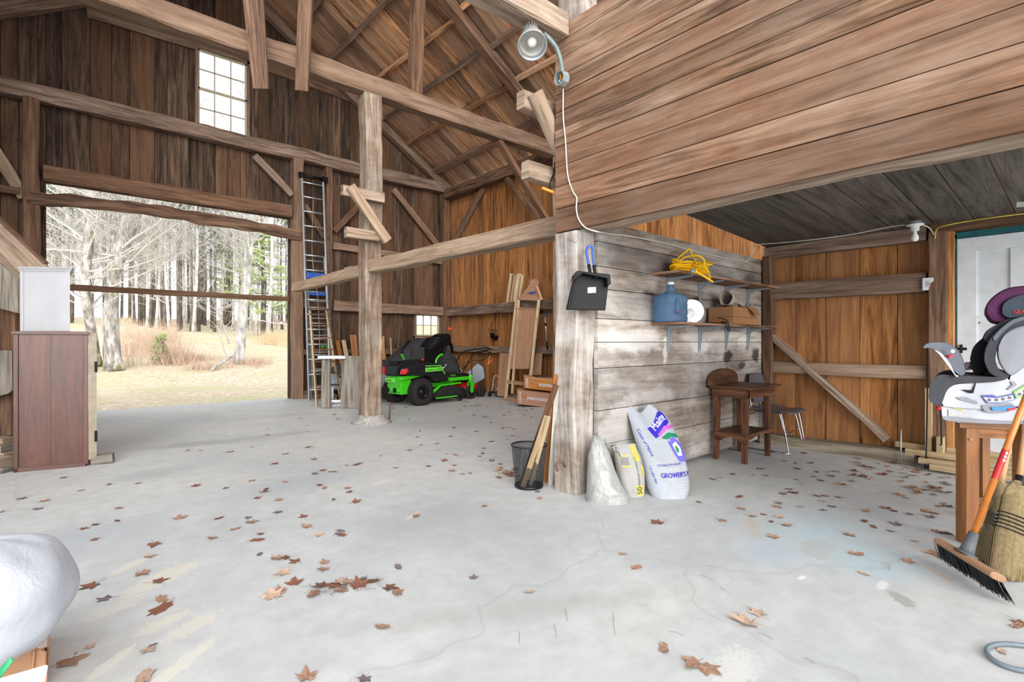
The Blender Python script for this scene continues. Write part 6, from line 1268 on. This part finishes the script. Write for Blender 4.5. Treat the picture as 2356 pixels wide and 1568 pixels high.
hs0 = ha.lerp(hb_, .45)+upb*.02; ht = P(2356, 925, 2.62); hd = (ht-hs0).normalized()
m = MB(); m.tube([hs0-hd*.005, hs0+hd*.03, hs0+hd*.11], [.034, .028, .02], 12); m.lathe([(.05, 0), (.045, .008), (.0, .012)], 12, hs0-upb*.004, axis=upb); m.build('socket', plain('grey_socket', '55585a', .5), pb)
m = MB(); m.tube([hs0+hd*.09, hs0+hd*1.35], .0145, 12); hn = m.build('handle', plain('orange_handle', 'c07022', .35, coat=.4), pb)
m = MB(); m.tube([hs0+hd*.40, hs0+hd*.56], .0152, 12, cap=False); m.build('red_label', red, hn)
m = MB()
for k in range(3): p = hs0+hd*(.50+.02*k)-F*.0155-R*.003; m.prism([p-R*.006, p+R*.006, p+R*.006+Z*.012, p-R*.006+Z*.012], F*-.001)
m.build('label_squares', white, hn)
straw = plain('broom_straw', '82714f', .85, var=.22, nscale=60)
def corn(name, label, top, neck, fan, wtop, wfan, wbase, hm, hr, rows, bandm, thick=.05, hend=None, collar=True):
    r = thing(name, label, 'broom', Vector((fan.x, fan.y, 0))); ax = (fan-neck).normalized(); side = ax.cross(F).normalized(); front = side.cross(ax)
    m = MB(); rnd = random.Random(8); Lf = (fan-neck).length
    def wat(t):
        for (p, v), (p2, v2) in zip(wfan, wfan[1:]):
            if t <= p2: return v+(v2-v)*(t-p)/(p2-p)
        return wfan[-1][1]
    m.grid(28, 30, lambda a, b: neck+ax*(Lf*b*.97)+side*math.cos(a*6.2832)*wat(b)*.93+front*math.sin(a*6.2832)*thick*(.5+.5*wat(b)/max(v for _, v in wfan))*.8+side*.003*math.sin(a*150), wrap=True)
    for i in range(520):
        s_ = rnd.uniform(-1, 1); f_ = rnd.choice((-1, 1))*math.sqrt(max(0, 1-s_*s_))*thick*.85; pts = []
        for k in range(6):
            t = .02+.98*k/5*rnd.uniform(.97, 1.03); q = neck+ax*(Lf*t)+side*s_*wat(t)*1.0+front*f_*(.5+.5*wat(t)/max(v for _, v in wfan))
            q.z = max(q.z, .004); pts.append(q)
        e = side*.0014
        for k in range(5):
            j = m.add([pts[k]-e, pts[k]+e, pts[k+1]+e, pts[k+1]-e]); m.face((j, j+1, j+2, j+3), None, (rnd.random(), .5))
    m.build('straw', straw, r)
    m = MB(); 
    for t in rows: m.tube([neck+ax*Lf*t+side*math.cos(a)*wat(t)*1.04+front*math.sin(a)*(thick*.95) for a in [i*6.2832/24 for i in range(25)]], .003, 5, cap=False)
    m.build('stitching', bandm, r)
    m = MB(); m.tube([neck+ax*.02, top], hr, 10); m.build('handle', hm, r)
    if collar: m = MB(); m.tube([neck-ax*.035, neck-ax*.0, neck+ax*.02], [hr*1.2, hr*1.5, hr*1.9], 12); m.build('collar', blk2, r)
    return r
corn('corn_broom', 'large straw broom with black stitching at the right edge', P(2372, 900, 2.85), P(2344, 1108, 2.72), P(2318, 1330, 2.58), 0, [(0, .03), (.12, .075), (.3, .085), (.38, .083), (.55, .10), (1, .105)], 0, plain('bare_handle', 'bd9566', .5), .014, (.38, .42, .46, .50, .54), bfab, .04)
corn('whisk_broom', 'smaller straw broom with blue bindings between the stool and large broom', P(2325, 1000, 2.95), P(2304, 1105, 2.85), P(2252, 1285, 2.75), 0, [(0, .025), (.15, .045), (.35, .04), (.42, .015), (.55, .014), (.7, .045), (1, .1)], 0, plain('bare_handle2', 'bd9566', .5), .016, (.43, .47, .51, .55), plain('blue_binding', '34586f', .7), .022, collar=False)
# ================================================================ hose loop, floor things
hc_ = [onZ(u, v, .012) for u, v in ((2420, 1492), (2356, 1484), (2310, 1480), (2278, 1486), (2270, 1498), (2282, 1514), (2310, 1530), (2356, 1542), (2420, 1546))]
m = MB(); m.tube(smooth(hc_, 5), .009, 8); tag(m.build('hose_loop', plain('grey_hose', '6d7a80', .45)), 'loop of grey hose on the floor at the lower right corner', 'hose')
m = MB(); m.tube(smooth([onX(2134, 790, 6.15), onX(2133, 950, 6.12), onX(2131, 1040, 6.1), onX(2128, 1066, 6.1), onX(2131, 1082, 6.1), onX(2135, 1072, 6.1), onX(2133, 1050, 6.1)], 4), .006, 6); tag(m.build('hanging_strap', bfab), 'black bungee strap hanging down left of the car seat', 'strap')
tag(one('tube', [onX(2073, 988, 6.12), onX(2072, 1067, 6.12)], .008, 6).build('steel_pin', alud), 'steel pin standing in the lumber strips below the golden wall', 'pin')
# near left: bag over a carton
DB = 1.95
lb = thing('open_carton', 'open brown cardboard box under the white plastic bag at the lower left', 'box', P(40, 1560, DB))
kx = plain('carton_brown', 'b98d6c', .85, var=.06)
m = MB(); m.prism([P(-120, 1330, 1.9), P(112, 1284, 2.06), P(112, 1570, 2.06), P(-120, 1640, 1.9)], F*.006); m.prism([P(112, 1284, 2.06), P(118, 1288, 1.9), P(104, 1568, 1.78), P(106, 1600, 2.06)], R*.006); m.prism([P(-120, 1500, 1.55), P(80, 1490, 1.76), P(104, 1500, 1.78), P(100, 1640, 1.78), P(-120, 1700, 1.55)], F*.006)
m.build('carton_wall', kx, lb)
m = MB(); m.prism([P(76, 1496, 1.75), P(112, 1486, 1.85), P(104, 1572, 1.85), P(70, 1560, 1.75)], R*.006); m.build('carton_flap', kx, lb)
m = MB(); m.prism([P(-30, 1565, 1.5), P(24, 1512, 1.55), P(30, 1520, 1.55), P(-24, 1590, 1.5)], F*.004); m.build('green_tape', plain('green_tape', '2ea06a', .5), lb)
m = MB(); m.prism([P(-40, 1572, 1.48), P(104, 1530, 1.52), P(108, 1534, 1.52), P(90, 1620, 1.48), P(-40, 1640, 1.48)], F*.004); m.build('white_leaflet', white, lb)
bagm = NT('thin_white_plastic'); bagm.b.inputs['Base Color'].default_value = srgb('b4b7be'); bagm.b.inputs['Roughness'].default_value = .35; bagm.b.inputs['Subsurface Weight'].default_value = .4; bagm.b.inputs['Subsurface Radius'].default_value = (.05, .05, .05)
oc2 = bagm.n('ShaderNodeTexCoord').outputs['Object']; bagm.bump(bagm.noise(oc2, 6, 4, .6, 1), .35, .03)
m = MB()
def bag(a, b):
    th_ = a*6.2832; ph = b*math.pi; n = noise.noise((math.cos(th_)*1.3, math.sin(th_)*1.3, math.cos(ph)*1.6))*.035
    r_ = math.sin(ph); x = math.cos(th_)*r_; y = math.sin(th_)*r_; z = -math.cos(ph)
    return P(-20, 1372, 1.66)+R*x*(.225+n)+F*y*(.2+n)+Z*(z*(.19+n)+(.02*x*x)-.01*abs(x)*0)+R*(-.03*z)
m.grid(40, 28, bag, wrap=True); tag(m.build('plastic_bag', bagm.m), 'puffy translucent white plastic bag at the lower left edge', 'bag')
# ================================================================ fallen leaves
lm = [plain('leaf_'+n, c, .8, var=.25, nscale=30) for n, c in (('tan', '9d7a64'), ('russet', '7f5240'), ('brown', '684a3d'), ('grey', '75676a'), ('buff', 'b59a84'))]
def leafgeo(seed, kind='maple'):
    rnd = random.Random(seed); m = MB(); tips = []
    if kind == 'maple':
        out = []
        for a, r_ in ((-155, .38), (-125, .62), (-110, .42), (-75, .62), (-62, .9), (-48, .66), (-38, .5), (-18, .68), (0, 1.05), (18, .68), (38, .5), (48, .66), (62, .9), (75, .62), (110, .42), (125, .62), (155, .38)):
            a2 = math.radians(a+90+rnd.uniform(-5, 5)); r2 = r_*rnd.uniform(.88, 1.1); out.append((math.cos(a2)*r2, math.sin(a2)*r2))
    else:
        out = []
        for i in range(15):
            a2 = 2*math.pi*i/15; r2 = (.85 if i % 2 else .62)*rnd.uniform(.85, 1.1); out.append((math.cos(a2)*r2*.55, math.sin(a2)*r2))
    cr_ = rnd.uniform(.15, .7); ca = rnd.uniform(0, 3.14); c2 = rnd.uniform(-.4, .6); k1 = rnd.uniform(0, 9)
    def lift(x, y):
        p_ = x*math.cos(ca)+y*math.sin(ca); q_ = -x*math.sin(ca)+y*math.cos(ca)
        z = cr_*p_*p_*.6+c2*q_*q_*.35+.12*noise.noise((x*2.4+k1, y*2.4, 1))
        f_ = 1-.22*cr_*abs(p_); return Vector((x*f_, y*f_, max(0, z)+.012))
    n = len(out); c = m.add([lift(0, 0)]); mid = m.add([lift(x*.5, y*.5) for x, y in out]); o_ = m.add([lift(x, y) for x, y in out])
    for i in range(n):
        j = (i+1) % n
        if kind == 'maple' and i == n-1: m.face((c, mid+i, mid+j)); continue
        m.face((c, mid+i, mid+j)); m.face((mid+i, o_+i, o_+j, mid+j))
    st = [Vector((0, -.1, .03)), Vector((.05, -.6, .03)), Vector((.2*rnd.uniform(-1, 1), -1.1, .02))]; m.tube(smooth(st, 2), .014, 3)
    me_o = m.build('fallen_leaf', lm[0], None); me = me_o.data
    off = me_o.location.copy(); me.transform(Matrix.Translation(off)); zmin = min(v.co.z for v in me.vertices); me.transform(Matrix.Translation((0, 0, -zmin))); bpy.data.objects.remove(me_o); return me
base = [leafgeo(i, 'maple' if i % 4 else 'oval') for i in range(10)]
lmesh = []
for me in base:
    row = []
    for mt in lm:
        c = me.copy(); c.materials.clear(); c.materials.append(mt); row.append(c)
    lmesh.append(row)
rl = random.Random(17); placed = []
def leaf(u, v, size, label, group, col=None, kind=None, z=.0):
    p = onZ(u, v); k = kind if kind is not None else rl.randrange(10); c = col if col is not None else rl.choice((0, 0, 1, 1, 2, 4, 3))
    o = bpy.data.objects.new('fallen_leaf', lmesh[k][c]); COL.objects.link(o); o.location = (p.x, p.y, .002+z); o.rotation_euler = (rl.uniform(-.12, .12), rl.uniform(-.12, .12), rl.random()*6.28); s_ = size; o.scale = (s_, s_, s_*rl.uniform(.7, 1.3))
    if group: label = ('tan', 'russet', 'brown', 'greyish', 'buff')[c]+(' star-shaped' if k % 4 else ' oval')+label.replace('small dry leaf', ' small leaf').replace('dry leaf', ' leaf')
    tag(o, label, 'leaf', group); placed.append((u, v)); return o
big = [ # u, v, radius m, colour, label
 (370, 1400, .085, 1, 'large crumpled brown leaf below the pale floor patches at left'), (372, 1378, .06, 0, 'tan half of the large crumpled leaf pair at left'), (212, 1346, .065, 1, 'two-tone russet leaf left of the pale floor patches'), (244, 1377, .05, 3, 'greyish leaf with long stem just below the two-tone leaf'),
 (326, 1318, .055, 0, 'tan leaf lying on the upper pale floor patch'), (362, 1337, .055, 1, 'reddish leaf on the right end of the pale floor patch'), (352, 1252, .065, 1, 'reddish tan leaf above the pale floor patches'), (343, 1279, .05, 4, 'cream coloured leaf above the pale floor patches'),
 (152, 1523, .075, 0, 'big tan leaf right of the cardboard box'), (203, 1490, .03, 4, 'small pale leaf above the big tan one near the cardboard box'), (333, 1555, .075, 4, 'pinkish tan leaf at the bottom edge left of centre'), (337, 1495, .045, 4, 'white triangular leaf fragment near the bottom left'), (352, 1484, .025, 3, 'little grey curled leaf touching the white fragment'),
 (216, 1241, .035, 1, 'small orange-brown leaf above the plastic bag, right side'), (270, 1198, .04, 1, 'red-brown clump of leaf near the left wall, upper of two'), (222, 1206, .04, 2, 'thin brown leaf left of the red-brown clump'), (190, 1216, .04, 1, 'red-brown leaf with curved stem at left'),
 (629, 1372, .075, 4, 'pale long leaf at the left end of the leaf heap'), (643, 1363, .055, 0, 'tan leaf overlapping the left end of the leaf heap'), (674, 1343, .065, 1, 'bright russet leaf above the left end of the leaf heap'), (720, 1367, .07, 0, 'tan leaf with long stem in the leaf heap, left part'), (741, 1347, .06, 2, 'brown curled leaf in the leaf heap, left of middle'),
 (766, 1347, .07, 1, 'russet leaf in the middle of the leaf heap'), (795, 1335, .08, 4, 'pale buff leaf standing up in the middle of the leaf heap'), (790, 1357, .06, 0, 'tan leaf at the lower middle of the leaf heap'), (826, 1348, .07, 1, 'brown leaf right of middle in the leaf heap'), (830, 1336, .06, 3, 'dark grey-brown leaf in the leaf heap, right part'), (857, 1337, .05, 2, 'brown leaf at the upper right of the leaf heap'), (893, 1352, .055, 2, 'dark curled leaf linking the heap to the big tan leaf'), (916, 1360, .075, 0, 'big tan leaf at the right end of the leaf heap'),
 (636, 1283, .06, 0, 'star-shaped tan leaf above the leaf heap'), (661, 1283, .04, 2, 'folded brown leaf right of the star-shaped tan leaf'), (680, 1292, .05, 1, 'tan leaf rightmost of the three above the leaf heap'), (597, 1275, .04, 3, 'slim dark grey leaf left of the star-shaped tan leaf'), (747, 1295, .045, 0, 'two-lobed tan leaf above the leaf heap, upper of a pair'), (745, 1308, .05, 0, 'tan leaf lower of the pair above the heap'), (916, 1304, .045, 3, 'dark grey leaf above the right end of the leaf heap'), (646, 1320, .06, 4, 'faint pale leaf stuck to the floor left of the heap'),
 (414, 1192, .065, 0, 'large reddish leaf left of centre in the middle distance'), (503, 1192, .05, 1, 'russet leaf right of the large reddish one'), (577, 1200, .065, 0, 'tan leaf below a thin grey one near the centre left'), (572, 1190, .04, 3, 'grey-blue leaf just above a tan one'), (698, 1189, .05, 1, 'russet leaf beside a pale imprint'), (488, 1237, .05, 0, 'tan leaf with long stem pointing right'), (592, 1242, .06, 1, 'long reddish leaf with stem pointing right'), (448, 1118, .06, 1, 'broad reddish leaf left of a grey smear'), (606, 1131, .06, 1, 'wide brown leaf above an orange one'), (590, 1146, .045, 1, 'small orange-brown leaf under the wide one'), (645, 1149, .05, 0, 'plain tan leaf right of the small orange-brown one'),
 (656, 1108, .045, 0, 'pinkish tan leaf with stem pointing down left'), (746, 1122, .055, 0, 'tan leaf below a brown one near the centre'), (737, 1116, .05, 1, 'brown leaf above a tan one near the centre'), (768, 1149, .04, 3, 'purplish dark leaf left of the golden folded one'), (817, 1155, .055, 1, 'golden folded leaf near the centre of the floor'), (958, 1187, .06, 0, 'square tan leaf below a white floor scuff'), (1115, 1163, .045, 0, 'star-shaped leaf left of the waste basket foot'),
 (1241, 1147, .035, 0, 'small star leaf just below the waste basket'), (1237, 1130, .04, 1, 'brown leaf against the waste basket base'), (1217, 1362, .04, 4, 'small pale leaf at the bottom centre'), (1089, 1330, .035, 3, 'small grey-tan leaf at the bottom centre left'),
 (1722, 1432, .085, 4, 'big pale crumpled leaf cluster on the lower right floor'), (1746, 1412, .06, 4, 'curled lobe lying on the big pale leaf'), (1602, 1526, .07, 0, 'tan leaf with dark core at the bottom right of centre'), (1628, 1536, .06, 0, 'second tan leaf beside the one with dark core'), 
 (1515, 1201, .07, 1, 'russet leaf right of the soil sack foot, on open floor'), (1608, 1155, .035, 1, 'narrow russet leaf right of the soil sack'), (1783, 1235, .055, 0, 'tan star leaf left of the blue floor stain'), (1951, 1229, .055, 0, 'pointed tan leaf on the blue floor stain'), (1970, 1275, .06, 0, 'tan leaf just below the blue floor stain'), (1989, 1198, .055, 1, 'red-brown leaf right of the blue floor stain'), (1890, 1152, .05, 4, 'golden green leaf under a brown one, above the blue stain'), (1880, 1141, .05, 1, 'brown leaf on top of the golden green one'),
 (1703, 1169, .05, 0, 'tan leaf left of a smaller one, above the blue stain'), (1727, 1187, .045, 0, 'tan leaf with a small curled one at its right side'), (1757, 1183, .035, 1, 'small brown leaf left of the white crumpled one'), (1795, 1189, .055, 4, 'whitish crumpled leaf above the blue floor stain'), (1807, 1208, .05, 0, 'pale brown leaf under the whitish crumpled one'), (1775, 1200, .04, 1, 'brown leaf tucked left of the whitish crumpled one'), (1802, 1135, .05, 1, 'reddish leaf left of a pale one, middle of the bay'), (1816, 1125, .045, 1, 'curled brown leaf touching the reddish one in the bay'), (1660, 1196, .05, 0, 'tan leaf with smear of rust beside it'), (2157, 1273, .085, 0, 'large golden leaf touching the push broom block'), (2095, 1293, .05, 0, 'tan leaf left of the push broom head'), (1988, 1320, .04, 4, 'thin pale leaf left of the broom, on open floor'), (2104, 1245, .035, 4, 'pale narrow leaf left of the push broom block'), (2305, 1499, .035, 4, 'tan curled leaf lying inside the hose loop'), (2345, 1432, .05, 1, 'brown leaf at the right edge above the hose loop'), (957, 1071, .035, 1, 'x'),
]
for u, v, s_, c, lb_ in big:
    if lb_ != 'x': leaf(u, v, s_, lb_, None, c, z=.0)
med = [(54,1146),(88,1170),(100,1153),(146,1098),(187,1128),(253,1114),(318,1111),(275,1168),(1,1178),(430,1036),(463,1036),(531,1039),(580,1028),(525,1040),(657,1044),(706,1029),(716,1027),(722,1057),(630,1067),(615,1000),(617,986),(690,962),(706,979),(768,954),(779,964),(708,992),(815,1070),(822,1067),(797,1070),(740,1082),(757,1085),(725,1090),(770,1085),(579,1105),(520,1122),(612,1125),(802,1131),(800,1123),(910,1076),(966,991),(960,1005),(970,1023),(1004,1020),(944,1035),(1008,1036),(876,1048),(1029,1044),(1048,1046),(1022,1060),(988,1072),(1045,1070),(1040,1083),(1065,1090),(1082,1088),(1110,1043),(1104,1049),(1115,1031),(1130,1015),(1166,1010),(1180,1002),(1098,992),(1045,984),(1036,1004),(1128,972),(1158,985),(1170,983),(1182,986),(1130,1060),(1150,1067),(1059,943),(1100,943),(1118,958),(1160,955),(1170,940),(940,965),(980,944),(1168,1090),(1150,1088),(1175,1095),(1186,1080),(1140,1083),(790,1230),(785,1221),(708,1212),(736,1230),(540,1217),(601,1228),(640,1177),(775,1228),(1640,1102),(1655,1098),(1684,1090),(1733,1092),(1748,1078),(1750,1077),(1762,1094),(1803,1060),(1830,1065),(1837,1078),(1865,1065),(1879,1086),(1873,1096),(1892,1106),(1925,1114),(1940,1115),(1960,1107),(1975,1095),(1910,1094),(1905,1085),(1846,1113),(1833,1103),(1701,1143),(1785,1165),(1790,1157),(1821,1132),(1830,1135),(1900,1140),(1932,1144),(1912,1165),(1890,1173),(1990,1176),(2040,1168),(2055,1175),(2030,1167),(2075,1140),(2085,1145),(2065,1138),(2095,1183),(2050,1085),(2030,1092),(2040,1073),(1990,1073),(2000,1080),(1975,1055),(1925,1085),(2140,1190),(2150,1180),(2125,1176),(2066,1207),(2051,1222),(2010,1212),(1850,1043),(1995,1045),(2160,1165),(2170,1158),(2180,1165),(2340,1440),(2165,1225),(2150,1222),(2185,1228),(1430,1273),(1527,1493),(1465,1305),(880,1442),(706,1560),(840,1560)]
for i, (u, v) in enumerate(med):
    D = 1413.6/(v-784); reg = ('small dry leaf '+('far back on the floor towards the doorway' if v < 1010 else 'on the floor left of centre, level with the red cabinet' if v < 1100 else 'on the floor of the left half, nearer than the cabinet'), 'small leaves in the left half') if u < 880 else (('small dry leaf scattered on the floor between the middle post and basket', 'small leaves between the posts') if u < 1260 else ('small dry leaf '+('on the bay floor near the golden wall' if v < 1090 else 'on the bay floor above the blue stain' if v < 1160 else 'on the bay floor beside or below the blue stain'), 'small leaves in the bay'))
    leaf(u, v, rl.uniform(.035, .06), reg[0], reg[1])
def scatter(n, ur, vr, s_, label, group):
    for _ in range(n):
        u = rl.uniform(*ur); v = rl.uniform(*vr); leaf(u, v, rl.uniform(*s_), label, group, z=rl.uniform(0, .012))
scatter(36, (1960, 2200), (1056, 1110), (.035, .06), 'dry leaf in the drift along the lumber steps by the white door', 'leaf drift by the steps')
scatter(14, (2090, 2190), (1100, 1140), (.035, .06), 'dry leaf in the small drift left of the stool leg', 'leaf drift by the stool')
scatter(26, (1090, 1225), (925, 960), (.03, .05), 'dry leaf near the crates and the walk-behind mower', 'leaves by the crates')
scatter(24, (900, 1180), (905, 940), (.03, .06), 'dry leaf on the floor under and around the green mower', 'leaves around the mower')
scatter(12, (1145, 1190), (1075, 1100), (.03, .05), 'dry leaf in the tuft of leaves left of the waste basket', 'leaves left of the basket')
scatter(12, (2200, 2340), (1060, 1100), (.03, .05), 'dry leaf on the floor seen between the stool legs', 'leaves behind the stool')
m = MB(); rnd = random.Random(2)
for u, v in ((735, 1358), (770, 1352), (815, 1350), (845, 1340)):
    for k in range(14):
        p = onZ(u+rnd.uniform(-30, 30), v+rnd.uniform(-10, 10), .004); a = rnd.uniform(0, 6.28); L_ = rnd.uniform(.02, .07); m.tube([p, p+Vector((math.cos(a)*L_, math.sin(a)*L_, .01))],   .0008, 3)
tag(m.build('leaf_crumbs', lm[2]), 'loose stems and crumbs among the leaf heap', 'debris', None, 'stuff')
for k, (u, v, u2, v2) in enumerate(((1196, 1450, 1194, 1480), (1300, 1400, 1306, 1428), (1540, 1452, 1572, 1462), (1745, 1455, 1780, 1470), (1610, 1322, 1640, 1334), (1655, 1350, 1668, 1358), (1848, 1512, 1876, 1526), (1962, 1262, 1958, 1278), (2050, 1298, 2048, 1312), (1275, 1436, 1280, 1465), (1410, 1405, 1415, 1460))):
    a, b = onZ(u, v, .004), onZ(u2, v2, .004); m = MB(); m.tube(smooth([a, a.lerp(b, .5)+Vector((.01, .01, 0)), b], 3), .0008, 4); tag(m.build('leaf_stem', lm[0]), 'thin dry leaf stem lying bare on the open floor', 'stem', 'bare stems on the floor')
